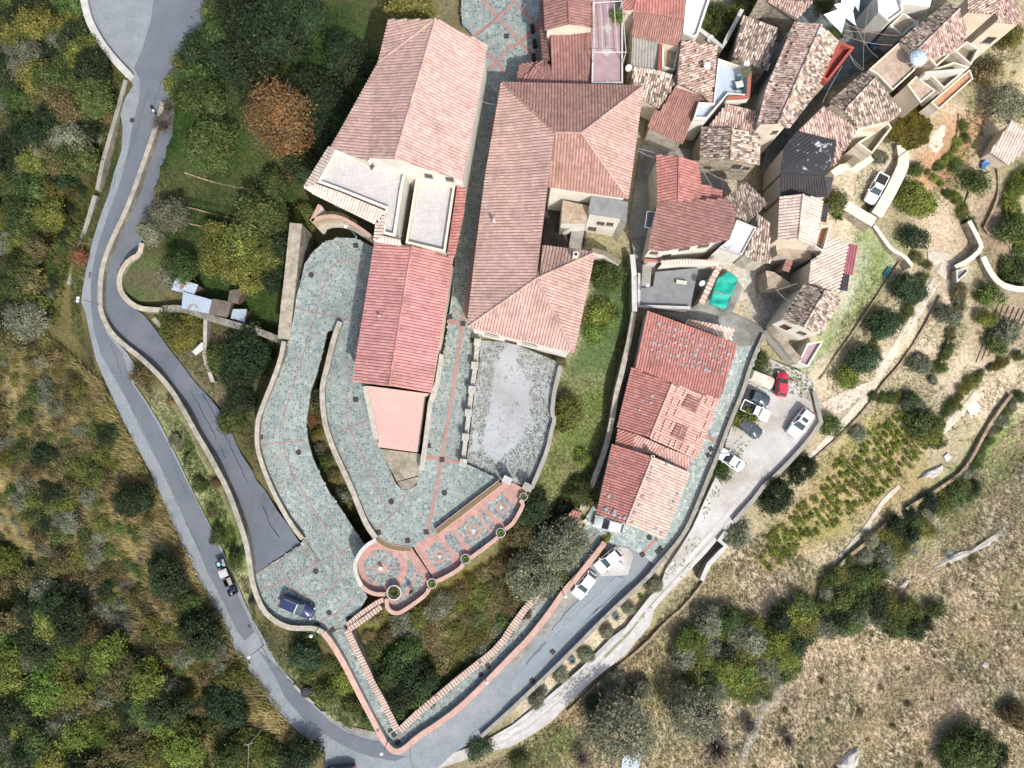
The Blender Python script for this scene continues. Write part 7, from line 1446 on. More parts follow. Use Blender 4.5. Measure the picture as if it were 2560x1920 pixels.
# planted strip between the two paved ramps
for u, v, r, k in ((770, 1010, 34, 'drab'), (790, 985, 30, 'dark'), (765, 1040, 24, 'brown'), (795, 1085, 14, 'yel'), (815, 1150, 20, 'green'), (835, 1190, 18, 'drab'), (855, 1240, 20, 'olive'), (868, 1265, 16, 'drab'), (885, 1310, 18, 'green'), (905, 1340, 18, 'drab'), (920, 1365, 14, 'drab'), (800, 1120, 14, 'olive')):
    plant(u, v, r, k, 'weedy shrub on the bank between the two paved ramps', 'shrubs between the ramps', False, on=lambda x, y: ground(x, y))
# slope between lower road and ramp
for u, v, r, k in ((360, 940, 30, 'drab'), (430, 1000, 14, 'drab'), (440, 1105, 18, 'olive'), (500, 1210, 20, 'green'), (540, 1205, 14, 'drab'), (530, 1280, 14, 'drab'), (545, 1340, 20, 'green'), (590, 1400, 16, 'green'), (620, 1380, 14, 'green')):
    plant(u, v, r, k, 'low shrub on the bank between the lower road and the ramp', 'bank shrubs', False)
for u, v, r, k in ((765, 1640, 34, 'pine'), (760, 1610, 26, 'dark'), (780, 1580, 20, 'green'), (815, 1735, 24, 'green'), (860, 1700, 26, 'bright'), (880, 1760, 22, 'green'), (925, 1800, 18, 'green'), (680, 1540, 14, 'green'), (830, 1660, 16, 'green'), (770, 1690, 18, 'green')):
    plant(u, v, r, k, 'leafy shrub on the grassy bank below the pink parapet', 'shrubs below the pink parapet', False)
plant(200, 640, 20, 'brown', 'round straw coloured bush on the roadside wall', tree=False, hf=.9); plant(232, 0, 12, 'drab', 'tiny dry bush at the white parapet', tree=False)
# wooded valley side
for i, (u, v) in enumerate(poisson(P_("-40,-30 180,-30 195,100 255,195 205,360 150,480 105,600 90,760 40,860 -40,880"), 37, 4000, 3)):
    k = prng.choice(['green', 'yel', 'yel', 'dark', 'olive', 'green', 'drab', 'dark']); lb = {'green': 'green tree on the wooded slope beyond the white parapet', 'yel': 'yellowing tree on the wooded slope beyond the white parapet', 'dark': 'dark tree on the wooded slope beyond the white parapet', 'olive': 'grey green tree on the wooded slope beyond the white parapet', 'drab': 'drying brownish tree on the wooded slope beyond the white parapet'}[k]
    plant(u, v, prng.uniform(30, 52), k, lb, k + ' trees on the upper wooded slope', hf=prng.uniform(.9, 1.5))
for i, (u, v) in enumerate(poisson(P_("-40,1360 90,1440 200,1560 330,1650 420,1730 470,1830 490,1950 -40,1950"), 37, 4000, 5)):
    k = prng.choice(['yel', 'green', 'yel', 'dark', 'drab', 'olive', 'dark', 'bright']); lb = {'green': 'green tree in the thicket below the dry reed slope', 'yel': 'yellow green tree in the thicket below the dry reed slope', 'dark': 'dark tree in the thicket below the dry reed slope', 'drab': 'drying tree in the thicket below the dry reed slope', 'olive': 'grey green tree in the thicket below the dry reed slope', 'bright': 'bright green tree in the thicket below the dry reed slope'}[k]
    plant(u, v, prng.uniform(28, 50), k, lb, k + ' trees of the lower thicket', hf=prng.uniform(.9, 1.5))
for i, (u, v) in enumerate(poisson(P_("-40,880 90,840 200,960 320,1200 460,1480 600,1700 560,1850 430,1720 250,1560 100,1430 -40,1340"), 27, 9000, 8)):
    k = prng.choice(['drab', 'drab', 'olive', 'green', 'drab', 'olive', 'yel', 'drab', 'green', 'yel', 'twig', 'dark']); plant(u, v, prng.uniform(13, 27), k, {'twig': 'bare grey shrub among the dry reeds', 'olive': 'silvery grey green shrub among the dry reeds', 'green': 'leafy green shrub among the dry reeds', 'yel': 'yellowing shrub among the dry reeds', 'dark': 'dark green shrub among the dry reeds'}.get(k, 'half dry brown shrub among the dry reeds'), 'x', False, hf=.6, name='scrub_bush')
for u, v, r in P_("262,1080,26 290,1075,18 345,1245,42 320,1260,30 415,1440,46 440,1470,30 500,1590,46 520,1560,30 560,1750,50 590,1780,36"): plant(u, v, r, 'dark', 'round dark evergreen shrub at the edge of the lower road', 'dark shrubs along the lower road', False, hf=.8)
for u, v, r, k in ((750, 1890, 44, 'dark'), (700, 1900, 40, 'green'), (660, 1870, 34, 'bright'), (640, 1900, 36, 'yel'), (615, 1850, 30, 'yel'), (580, 1890, 40, 'green')): plant(u, v, r, k, 'bush beside the road bend by the wooden pole', 'bushes at the road bend', False, hf=.8)
# garden enclosed by the striped walls
GARD = P_("915,1590 1060,1530 1150,1475 1330,1345 1440,1360 1400,1450 1290,1560 1150,1680 1030,1775 985,1790")
for i, (u, v) in enumerate(poisson(GARD, 25, 3000, 12)):
    k = prng.choice(['drab', 'drab', 'yel', 'olive', 'drab', 'green', 'drab']); plant(u, v, prng.uniform(14, 26), k, {'yel': 'yellow green bramble in the garden inside the striped walls', 'green': 'green bramble in the garden inside the striped walls', 'olive': 'grey green bramble in the garden inside the striped walls'}.get(k, 'dry brown bramble in the garden inside the striped walls'), 'x', False, hf=.5, sq=.7, name='bramble')
for u, v, r in P_("1010,1720,44 1040,1690,44 985,1670,40 1010,1640,40 1055,1740,30 1000,1780,26"): plant(u, v, r, 'dark' if r > 40 else 'green', 'dense dark bush in the corner of the garden inside the striped walls', 'dark bushes in the walled garden', False, hf=.8)
for u, v, r in P_("1405,1360,56 1370,1390,40 1330,1440,50"): plant(u, v, r, 'olive', 'large grey green olive tree by the striped footpath wall', 'olive trees by the footpath', hf=1.2)
for u, v, r, k in ((1300, 1330, 36, 'drab'), (1335, 1275, 34, 'dark'), (1290, 1290, 28, 'green'), (930, 1530, 26, 'drab'), (900, 1505, 22, 'drab'), (1350, 1320, 30, 'dark'), (1420, 1290, 24, 'green'), (1390, 1300, 22, 'dark')): plant(u, v, r, k, 'bush at the foot of the pink terraces', 'bushes below the terraces', False, hf=.8)
# grass strip
for u, v, r, k, lb in ((1520, 690, 38, 'green', 'green fruit bush behind the lower hip roof'), (1500, 785, 30, 'bright', 'bright green bush along the hipped building'), (1488, 828, 26, 'bright', 'bright green bush farther along the hipped building'), (1412, 1040, 38, 'yel', 'yellow green bush leaning on the grey garden wall'), (1455, 1145, 18, 'bright', 'small bright bush in the middle of the grass strip'), (1450, 1232, 34, 'green', 'airy green bush at the end of the grass strip'), (1415, 1275, 28, 'dark', 'dark bush below the grass strip'), (1560, 865, 18, 'drab', 'dry bush along the stone lane wall'), (1508, 1120, 12, 'bright', 'small fern like bush against the stone lane wall'), (1400, 905, 16, 'drab', 'dry bush at the corner of the hipped building')): plant(u, v, r, k, lb, tree=False, hf=.7)
# overgrown yard, pergola vine and small greens of the village
for u, v, r in P_("1800,60,30 1835,40,26 1780,90,24 1815,95,28 1760,60,22 1845,70,20 1790,30,22"): plant(u, v, r, prng.choice(['yel', 'green', 'moss']), 'rank bush filling the overgrown yard between the houses', 'bushes of the overgrown yard', False, on=lambda x, y: max(ground(x, y), 2.6))
for u, v, r, k, lb in ((1545, 40, 14, 'bright', 'potted lemon bush on the pink roof terrace'), (1890, 10, 40, 'yel', 'yellow green tree beside the tan tiled roof'), (2090, 85, 18, 'green', 'small green tree beside the shade sail'), (2060, 12, 24, 'green', 'green tree at the foot of the shade sail'), (1865, 180, 10, 'olive', 'potted plant on the brick parapet')):
    zt = {1545: 9.0, 1865: 8.9}.get(u); plant(u, v, r, k, lb, tree=False, hf=.7, on=(lambda x, y, z_=zt: z_) if zt else None)
pv = thing('vine_arbour', 'square arbour completely covered by an olive yellow vine', 'arbour', P(2280, 320, -1.5))
vp_ = t(3,0,"1240,880 1310,920 1430,1090 1380,1240 1200,1300 1040,1185 1110,1050"); cz = 2.2
vx = [P(u, v, cz) for u, v in vp_]; g_ = np.random.default_rng(5); pl_ = [(p.x, p.y) for p in vx]; vs = []; cl = []
X = g_.uniform(min(p[0] for p in pl_) - .4, max(p[0] for p in pl_) + .4, 14000); Y = g_.uniform(min(p[1] for p in pl_) - .4, max(p[1] for p in pl_) + .4, 14000); k_ = pip(X, Y, pl_); X, Y = X[k_], Y[k_]
Zl = cz + hashnoise(X, Y, .9, 3) * .7 + hashnoise(X, Y, 2.5, 6) * .8 + g_.uniform(-.15, .15, len(X)); nn = g_.normal(size=(len(X), 3)) * .5 + np.array([0, 0, 1]); nn /= np.linalg.norm(nn, axis=1)[:, None]
a_ = np.cross(nn, g_.normal(size=(len(X), 3))); a_ /= np.linalg.norm(a_, axis=1)[:, None]; b_ = np.cross(nn, a_); p_ = np.stack([X, Y, Zl], 1); s_ = .13
VV_ = np.stack([p_ - a_ * s_, p_ + b_ * s_ * .7, p_ + a_ * s_, p_ - b_ * s_ * .7], 1).reshape(-1, 3)
cols_ = np.array(GR['moss'])[g_.integers(3, size=len(X))] * g_.uniform(.7, 1.3, (len(X), 1)) * (1 + hashnoise(X, Y, 1.1, 9)[:, None] * .9)
mk('vine_foliage', VV_.tolist(), np.arange(len(VV_)).reshape(-1, 4).tolist(), m_leaf, pv, cols_.tolist())
for q in vx[::2]: MB().tube([(q.x * .98 + vx[0].x * .02, q.y, -2), (q.x, q.y, cz)], .06, 6).build('post', m_bark, pv)
# slope on the right: bushes one can tell apart
for u, v, r, k, lb in ((2270, 722, 38, 'pine', 'round dark bush beside the sandy garden path'), (2285, 595, 30, 'pine', 'dark bush at the edge of the sandy garden'), (2209, 812, 36, 'pine', 'dark bush above the long earth track, next to a yellow patch'), (2157, 900, 36, 'pine', 'dark bush above the car park wall'), (2117, 940, 26, 'bright', 'light green bush above the car park wall'), (2365, 787, 24, 'olive', 'grey green bush on the earth track'), (2296, 908, 26, 'olive', 'grey green bush below the earth track'), (2288, 500, 42, 'bright', 'large light green bush in the sandy garden'), (2090, 508, 26, 'green', 'leafy bush beside the dark sheet roof'), (2474, 738, 28, 'bright', 'vivid yellow green bush below the cistern'), (2464, 797, 22, 'yel', 'yellowish bush beside the furrowed plot'), (2513, 830, 32, 'olive', 'grey green tree over the furrowed plot'), (2490, 860, 24, 'green', 'green bush in the furrowed plot'), (2533, 575, 32, 'green', 'green bush by the bare brown plot'), (2542, 682, 38, 'green', 'wide green bush below the bare brown plot'), (2522, 92, 28, 'yel', 'yellowish bush below the tall cream house'), (2464, 175, 32, 'drab', 'brownish bush at the outer balcony'), (2513, 262, 44, 'olive', 'large grey green bush above the small tiled house'), (2550, 270, 28, 'green', 'green bush beside the small tiled house'), (2388, 413, 16, 'green', 'small green bush in the red earth garden'), (2290, 425, 18, 'green', 'small green bush beside the broad pale wall'), (2440, 455, 30, 'green', 'green bush in front of the small tiled house'), (2198, 392, 18, 'olive', 'blue grey shrub near the vine arbour'), (2076, 1067, 26, 'green', 'round green bush outside the car park corner'), (2004, 1172, 36, 'dark', 'round dark green bush outside the car park wall, the upper one'), (1937, 1240, 40, 'dark', 'round dark green bush outside the car park wall, the lower one'), (2273, 1002, 22, 'pine', 'small dark bush above the vineyard'), (2305, 1055, 32, 'green', 'green bush at the upper corner of the vineyard'), (2318, 1085, 28, 'yel', 'yellow green bush at the upper corner of the vineyard'), (2143, 1082, 20, 'olive', 'grey bush at the vineyard edge'), (1844, 1333, 32, 'olive', 'grey green bush beside the angled concrete wall'), (1804, 1174, 21, 'green', 'round bush next to the lone white saloon'), (1859, 1044, 28, 'bright', 'leafy bush hiding the black car'), (1197, 1871, 26, 'pine', 'round dark bush between the road and the gravel track'), (1633, 1463, 20, 'olive', 'round shrub between road wall and gravel track, topmost of its row'), (1546, 1825, 72, 'olive', 'huge round olive tree below the gravel track'), (1731, 1787, 60, 'olive', 'wide olive tree in the lower slope'), (1532, 1702, 28, 'olive', 'small olive tree beside the gravel track'), (1598, 1722, 28, 'olive', 'small pale olive tree beside the dry red brush'), (1510, 1790, 40, 'dark', 'dark bush behind the huge olive tree'), (1789, 1868, 50, 'twig', 'big bare purplish bush in the dry lower slope'), (1873, 1812, 26, 'twig', 'bare purplish bush beside the footpath in the dry slope'), (1454, 1893, 30, 'twig', 'bare purplish bush at the bottom of the slope'), (2426, 1868, 56, 'green', 'wide green bush mass in the dry hillside'), (2470, 1890, 40, 'dark', 'dark green bush in the dry hillside'), (2385, 1895, 36, 'green', 'green bush at the foot of the dry hillside'), (1968, 1850, 26, 'twig', 'bare bush next to the white rock'), (2540, 1790, 34, 'drab', 'brown bush at the edge of the dry hillside'), (1300, 1905, 20, 'green', 'green shrub at the bottom edge of the slope'), (1900, 905, 24, 'green', 'dark leafed bush above the covered car'), (1515, 1345, 12, 'yel', 'yellow flowering bush at the end of the pink parapet'), (1500, 1390, 14, 'yel', 'yellow flowering bush between the pink parapet and white hatchback')):
    tr = r >= 40 and k in ('olive',); plant(u, v, r, k, lb, tree=tr, hf=None if tr else .75)
for u, v, r in P_("1572,1521,15 1516,1579,15 1465,1637,17 1399,1686,18 1341,1747,20"): plant(u, v, r, 'olive', 'round shrub in the row between road wall and gravel track', 'row of shrubs along the road wall', False, hf=.7)
for i, (u, v) in enumerate(poisson(t(2,3,"1450,640 1750,250 2212,480 2212,1050 1700,1060 1550,850"), 26, 1500, 22) + poisson(t(3,3,"0,450 300,250 420,420 0,1050"), 26, 300, 23)):
    k = prng.choice(['yel', 'yel', 'bright', 'green', 'olive', 'dark']); plant(u, v, prng.uniform(18, 34), k, {'dark': 'dark bush in the green thicket below the track', 'olive': 'grey green bush in the green thicket below the track'}.get(k, 'bright yellow green bush in the green thicket below the track'), 'x', False, hf=.8, name='bush')
for i, (u, v) in enumerate(poisson(t(3,2,"1650,800 1800,900 1350,1250 900,1659 560,1659 700,1450 1150,1150"), 26, 900, 24) + poisson(t(3,3,"450,0 900,0 1000,180 1450,280 1380,480 1100,520 850,300 620,520 430,480 500,200"), 24, 900, 25)):
    k = prng.choice(['green', 'green', 'olive', 'dark', 'yel']); plant(u, v, prng.uniform(14, 28), k, {'dark': 'dark bush along the ditch of the dry hillside', 'olive': 'grey green bush along the ditch of the dry hillside', 'yel': 'yellowish bush along the ditch of the dry hillside'}.get(k, 'green bush along the ditch of the dry hillside'), 'x', False, hf=.7, name='bush')
def along(uv, step, jit, seed):
    r = random.Random(seed); return [(p.x + r.uniform(-jit, jit), p.y + r.uniform(-jit, jit)) for p in resample([Vector((u, v, 0)) for u, v in uv], step)]
for sd, (uv, lb, ks, rr_) in enumerate(((t(3,1,"1660,820 1640,1000 1590,1200 1520,1400 1430,1620"), 'bush of the rough hedge above the furrowed plot', ['green', 'olive', 'drab'], (8, 17)), (t(3,1,"1560,0 1640,80 1700,200 1760,330 1830,470"), 'bush of the hedge between sandy garden and brown plot', ['green', 'bright', 'yel'], (8, 15)), (t(3,0,"2212,1500 2150,1600") + t(3,1,"2080,60 2130,250 2190,420 2212,560"), 'bush of the green hedge beyond the bare brown plot', ['green', 'green', 'bright'], (14, 26)), (t(3,1,"1290,560 1380,650 1330,800 1240,960 1130,1120"), 'bush along the upper side of the earth track', ['green', 'pine', 'drab'], (8, 16)), (t(3,1,"1000,1200 900,1360 800,1520 690,1640"), 'bush on the bank below the grassy track', ['bright', 'green', 'drab'], (8, 15)), (t(3,2,"900,90 1100,120 1300,200 1420,380 1450,520"), 'bush at the top of the vineyard', ['green', 'yel', 'olive'], (10, 18)), (t(3,2,"1480,330 1620,160 1700,40") + t(3,1,"1850,1560 2000,1480 2150,1420"), 'bush along the earth path above the ditch', ['yel', 'drab', 'green'], (8, 16)), (t(3,2,"1700,800 1830,640 1950,420 2050,260 2180,100"), 'bush on the far bank of the dark ditch', ['green', 'olive', 'green'], (9, 17)), (t(3,0,"1500,1560 1400,1500 1620,1300 1700,1180 1690,1050"), 'bush around the red earth garden', ['green', 'bright'], (6, 12)))):
    for u, v in along(uv, 19, 6, sd): k = prng.choice(ks); plant(u, v, prng.uniform(*rr_), k, lb, 'x', False, hf=.6, name='hedge_bush')
for i, (u, v) in enumerate(poisson(P_("1700,1700 1900,1480 2120,1560 2330,1420 2480,1250 2570,1300 2570,1900 2300,1930 1800,1930"), 62, 900, 41)):
    k = prng.choice(['olive', 'drab', 'drab', 'drab', 'yel']); plant(u, v, prng.uniform(4, 8), k, {'olive': 'small grey green tussock on the dry hillside', 'green': 'small green tussock on the dry hillside', 'twig': 'small bare tussock on the dry hillside', 'yel': 'small yellowish tussock on the dry hillside'}.get(k, 'small brown tussock on the dry hillside'), 'x', False, hf=.5, sq=.8, name='tussock')
# vineyard: single vines in slanting rows
VY = t(3,2,"860,260 1160,240 1420,480 1250,720 1000,930 420,1330 0,1620 -60,1560 -40,1340 200,1120 480,860 700,500")
rows = [(u, v) for j in range(-10, 60) for i in range(-60, 60) for u, v in [(2150 + i * 15 * .78 - j * 15.5 * .62, 1150 - i * 15 * .62 - j * -15.5 * .78)] if pip([u], [v], VY)[0]]
prng.shuffle(rows)
for u, v in rows[:290]: plant(u + prng.uniform(-2, 2), v + prng.uniform(-2, 2), prng.uniform(5, 8), 'vine', 'single yellow green vine of the vineyard below the car park', 'vines in the vineyard rows', False, hf=.8, name='grape_vine')
# blade plants
def rosette(name, n, L, w, col, up=.6, curve=.5, seed=1):
    r = random.Random(seed); vs = []; fs = []; cl = []
    for i in range(n):
        a = i * 2.399 + r.uniform(-.2, .2); e = up * (1 - i / n) + .12; d = Vector((math.cos(a), math.sin(a), 0)); s = Vector((-d.y, d.x, 0)); l = L * r.uniform(.8, 1.1); k = len(vs)
        for q, ww, in ((0, .7), (.4, 1), (.75, .7), (1, .05)):
            c = d * l * q * math.cos(e) + Vector((0, 0, l * (q * math.sin(e + .5) - curve * q * q * .6))); vs += [c + s * w * ww, c + Vector((0, 0, -.03 * ww)), c - s * w * ww]
        for j in range(3):
            b = k + j * 3; fs += [(b, b + 1, b + 4, b + 3), (b + 1, b + 2, b + 5, b + 4)]; kf = r.uniform(.8, 1.2); cl += [tuple(x * kf for x in col)] * 2
    return mesh(name, vs, fs, m_leaf, cl)
AG = rosette('leaves', 34, 1, .09, A(150,170,172), .9, .15, 2); CY = rosette('fronds', 40, 1, .07, A(84,104,52), .7, .6, 3); PF = rosette('fronds', 26, 1, .10, A(110,136,60), .8, .5, 4)
def spiky(u, v, rpx, me, name, label, cat, group=None, on=None):
    p = on_surface(u, v, lambda x, y: (on(x, y) if on else ground(x, y)) + .4); z = on(p.x, p.y) if on else ground(p.x, p.y); r = rpx * (HC + 5) / F
    o = bpy.data.objects.new(name, me); COL.objects.link(o); o.location = (p.x, p.y, z + .05); o.scale = (r, r, r); o.rotation_euler = (0, 0, prng.uniform(0, 6)); tag(o, label, cat, group)
for u, v, r in P_("1540,1541,14 1430,1651,14 1362,1725,12"): spiky(u, v, r, AG, 'agave', 'blue grey agave in the row between road wall and gravel track', 'agave', 'agaves along the road wall')
for u, v, r in P_("2218,1388,18 2337,1325,15 2371,1388,15 2435,1226,16 2374,1252,14 2400,1260,12 2290,1378,10 2250,1360,12 2215,1420,12"): spiky(u, v, r, AG, 'agave', 'blue grey agave near the white rock ledge', 'agave', 'agaves near the rock ledge')
spiky(1535, 782, 23, CY, 'cycad', 'dark fan of cycad fronds on the grass strip', 'cycad'); spiky(2331, 509, 18, PF, 'palm', 'small bright palm beside the sandy garden', 'palm'); spiky(2095, 540, 18, PF, 'palm', 'small palm beside the dark sheet strip', 'palm'); spiky(1602, 1491, 9, PF, 'palm', 'tiny yellow palm between road wall and track', 'palm')
for (c, r), me in zip(PLANT, (CY, PF, PF, PF, PF)):
    o = bpy.data.objects.new('planter_shrub', me); COL.objects.link(o); o.location = (c.x, c.y, c.z + .68); k = r * .85; o.scale = (k, k, k); tag(o, 'green spiky plant growing in the %s round planter' % ('large white' if r > .8 else 'smaller'), 'plant', None if r > .8 else 'plants in the small planters')
# rocks
def rock(uv, z, h, label):
    pts = [P(u, v, z) for u, v in uv]; c = sum(pts, Vector()) / len(pts); n = len(pts); r = random.Random(label); vs = []
    for k, zz in ((1.1, -.8), (1, .25), (.72, .8), (.35, 1)):
        for p in pts: q = c + (p - c) * k * r.uniform(.94, 1.06); vs.append((q.x, q.y, ground(q.x, q.y) + h * zz * r.uniform(.7, 1.1)))
    fs = [(i * n + j, i * n + (j + 1) % n, (i + 1) * n + (j + 1) % n, (i + 1) * n + j) for i in range(3) for j in range(n)] + [tuple(3 * n + j for j in range(n))]
    if poly_area(pts) < 0: fs = [f[::-1] for f in fs]
    tag(mk('rock', vs, fs, M('limestone', A(226,222,214), A(176,170,160), scale=1.5, fine=.2, bump=.5)), label, 'rock')
rock(t(3,2,"1390,1585 1480,1520 1600,1450 1700,1440 1800,1385 1950,1290 2030,1235 2000,1310 1890,1390 1780,1440 1640,1510 1500,1565"), -9.4, .35, 'long pale limestone ledge on the dry hillside')
rock(t(3,3,"640,1500 740,1440 765,1480 740,1600 680,1659 600,1659 560,1600"), -11, .9, 'grey white boulder at the foot of the dry hillside'); rock(t(3,3,"1800,750 1850,715 1900,745 1890,780 1820,775"), -11, .35, 'small white rock on the dry hillside'); rock(t(3,3,"1070,70 1150,0 1190,10 1120,90"), -10, .4, 'pale rock below the limestone ledge')
rock(t(3,2,"1270,820 1330,760 1500,690 1500,750 1430,810 1340,800"), -7.8, .5, 'pale crumbling rock beside the ditch')
# ------------------------------------------------------------------ grasses
def ground_v(x, y):
    i = np.clip(np.searchsorted(gx1, x) - 1, 0, len(gx1) - 2); j = np.clip(np.searchsorted(gy1, y) - 1, 0, len(gy1) - 2)
    a = (x - gx1[i]) / (gx1[i + 1] - gx1[i]); b = (y - gy1[j]) / (gy1[j + 1] - gy1[j])
    return GZ[i, j] * (1 - a) * (1 - b) + GZ[i + 1, j] * a * (1 - b) + GZ[i, j + 1] * (1 - a) * b + GZ[i + 1, j + 1] * a * b, CLAMPED[i, j]
def grass(name, label, cat, uv, dens, ln, wd, cols, lean=(0, 0), nb=4, seed=1, patch_=.0, on=None, edge=None):
    g = np.random.default_rng(seed); ring = [G(u, v) for u, v in uv]; pl = [(p.x, p.y) for p in ring]
    xs = [p[0] for p in pl]; ys = [p[1] for p in pl]; n = int((max(xs) - min(xs)) * (max(ys) - min(ys)) * dens)
    X = g.uniform(min(xs), max(xs), n); Y = g.uniform(min(ys), max(ys), n); k = pip(X, Y, pl)
    if patch_: k &= (hashnoise(X, Y, 3.0, seed + 50) + .5 * hashnoise(X, Y, 1.2, seed + 51)) > patch_ - .4
    if edge is not None: k &= ~pip(X, Y, [(q.x, q.y) for q in (P(u, v, on) for u, v in edge)]) | (g.random(n) < .06)
    X, Y = X[k], Y[k]
    if on is None:
        Z, cm = ground_v(X, Y); X, Y, Z = X[~cm], Y[~cm], Z[~cm]
    else: Z = np.full(len(X), float(on))
    m = len(X); tone = 1 + hashnoise(X, Y, 2.2, seed + 9) * .7; hue = np.clip(hashnoise(X, Y, 4.5, seed + 12) * 1.3 + .5 + g.normal(size=m) * .22, 0, .999)
    c0 = np.array(cols)[(hue * len(cols)).astype(int)] * tone[:, None]; V = []; C = []
    for b in range(nb):
        a = g.uniform(0, 6.283, m); L = g.uniform(ln[0], ln[1], m); sp = g.uniform(.25, .8, m)
        dx = np.cos(a) * L * sp * .7 + lean[0] * L; dy = np.sin(a) * L * sp * .7 + lean[1] * L; dz = L * np.sqrt(np.clip(1 - sp * sp * .7, .1, 1)) * .8
        nx_, ny_ = -dy, dx; q = np.hypot(nx_, ny_) + 1e-6; nx_, ny_ = nx_ / q * wd, ny_ / q * wd
        bx, by = X + g.normal(size=m) * .1, Y + g.normal(size=m) * .1
        V.append(np.stack([np.stack([bx - nx_, by - ny_, Z - .05], 1), np.stack([bx + nx_, by + ny_, Z - .05], 1), np.stack([bx + dx, by + dy, Z + dz], 1)], 1)); C.append(c0 * g.uniform(.75, 1.25, (m, 1)))
    V = np.concatenate(V).reshape(-1, 3); C = np.concatenate(C)
    me = bpy.data.meshes.new(name); nt_ = len(V) // 3
    me.vertices.add(len(V)); me.vertices.foreach_set('co', V.astype(np.float32).ravel()); me.loops.add(nt_ * 3); me.loops.foreach_set('vertex_index', np.arange(nt_ * 3, dtype=np.int32)); me.polygons.add(nt_); me.polygons.foreach_set('loop_start', np.arange(0, nt_ * 3, 3, dtype=np.int32))
    me.update(calc_edges=True); at = me.attributes.new('col', 'FLOAT_COLOR', 'FACE'); cc = np.ones((nt_, 4), np.float32); cc[:, :3] = C; at.data.foreach_set('color', cc.ravel()); me.materials.append(m_blade)
    return tag(link(name, me), label, cat, kind='stuff')
DRY = [A(206,188,140), A(186,168,118), A(166,156,100), A(150,146,92), A(196,172,128), A(132,132,78)]; STRAW = [A(232,214,186), A(220,196,164), A(206,190,154), A(184,174,134), A(164,164,118), A(224,194,166), A(150,156,118), A(176,172,140)]; LAWN = [A(112,132,80), A(98,120,70), A(128,142,90), A(142,146,104)]
SL = P_("-60,860 100,820 190,900 260,960 330,1090 430,1290 520,1480 640,1660 740,1830 720,1960 500,1960 430,1730 250,1570 100,1430 -60,1340")
grass('dry_reeds', 'tall dry reeds covering the slope below the lower road', 'reeds', SL, 17, (.7, 1.7), .06, DRY, (-.25, .25), 4, 3)
grass('undergrowth', 'green and brown undergrowth of the wooded slope', 'undergrowth', P_("-60,-40 190,-40 215,130 315,200 270,420 230,540 190,640 150,800 60,880 -60,880"), 8, (.5, 1.2), .07, [A(96,100,56), A(120,116,70), A(76,84,46), A(110,124,64)], (-.2, .1), 4, 4)
grass('undergrowth', 'undergrowth below the trees of the lower thicket', 'undergrowth', P_("-60,1380 100,1440 240,1570 420,1730 500,1960 -60,1960"), 7, (.5, 1.2), .07, [A(110,106,56), A(120,104,66), A(84,90,46), A(130,130,64)], (-.2, .1), 4, 5)
for i, (u, v) in enumerate(along(P_("205,150 290,230 255,330 205,470 160,580 130,700 120,790"), 22, 9, 77)): plant(u, v, prng.uniform(9, 18), prng.choice(['green', 'dark', 'drab', 'olive']), 'low bush on the grassy strip outside the roadside wall', 'x', False, hf=.5)
grass('roadside_grass', 'green verge grass between the lower road and its walls', 'grass', P_("310,190 330,220 300,330 290,470 225,640 205,800 215,860 300,1000 330,1090 260,960 180,830 190,640 260,380"), 30, (.25, .6), .035, [A(84,110,56), A(110,122,76), A(130,128,92)], (0, 0), 4, 6)
grass('bank_grass', 'grass on the bank between the lower road and the ramp wall', 'grass', P_("340,940 420,1000 520,1180 590,1330 625,1460 640,1540 720,1590 800,1620 990,1840 900,1850 760,1760 680,1640 600,1480 520,1290 440,1120 360,1000"), 30, (.3, .7), .04, [A(104,136,66), A(90,122,56), A(178,176,132), A(128,148,80), A(196,190,156)], (.1, -.1), 4, 7)
grass('orchard_grass', 'green grass of the shaded orchard', 'grass', P_("420,200 520,0 800,0 900,60 800,330 720,480 720,560 700,830 480,770 400,560 400,440"), 14, (.3, .6), .04, [A(84,114,54), A(72,98,48), A(100,116,66)], (0, 0), 4, 8)
grass('bank_grass', 'weeds around the bushes below the rubble wall', 'grass', P_("390,820 520,800 700,850 690,900 640,1020 640,1060 700,1220 560,1060 470,960 400,900"), 14, (.3, .7), .04, [A(112,116,76), A(94,108,58), A(146,136,104)], (0, 0), 4, 9)
grass('lawn', 'grass of the strip between gravel garden and lane wall', 'grass', t(2,1,"700,560 1000,560 1050,1000 960,1500 900,1659 400,1659 460,1520 640,1100") + [], 40, (.12, .3), .03, LAWN, (0, 0), 3, 10)
grass('lawn', 'longer grass of the lower end of the grass strip', 'grass', t(2,2,"390,-20 910,-20 860,350 720,800 600,1100 450,1180 150,1050 170,900 300,580 400,300"), 34, (.15, .4), .035, LAWN + [A(160,150,108)], (0, 0), 3, 11)
ge = t(1,1,"1945,1280 2080,1290") + t(2,1,"0,1300 420,1480 370,1640") + t(2,2,"345,100 330,250 380,300 330,400 290,560 160,880 80,870") + t(1,2,"2120,830 1840,700 1815,690 1850,450 1870,250") + t(1,1,"1900,1640 1930,1500")
grass('weeds', 'weeds growing along the edges of the gravel garden', 'weeds', ge, 34, (.1, .28), .04, [A(120,144,84), A(108,134,76), A(140,154,100)], (0, 0), 3, 13, on=2.42, edge=P_("1238,905 1290,905 1322,960 1328,1045 1300,1105 1240,1160 1205,1115 1226,1010"), patch_=.18)
grass('garden_grass', 'rank dry grass between the brambles inside the striped walls', 'grass', GARD, 20, (.4, 1.0), .045, [A(146,138,80), A(124,122,64), A(166,148,96), A(108,110,56)], (.1, .1), 4, 14)
RS = P_("1500,1720 1640,1560 1760,1440 1900,1330 2080,1440 2200,1400 2330,1280 2460,1160 2580,1020 2600,1960 1080,1960 1250,1900 1400,1800")
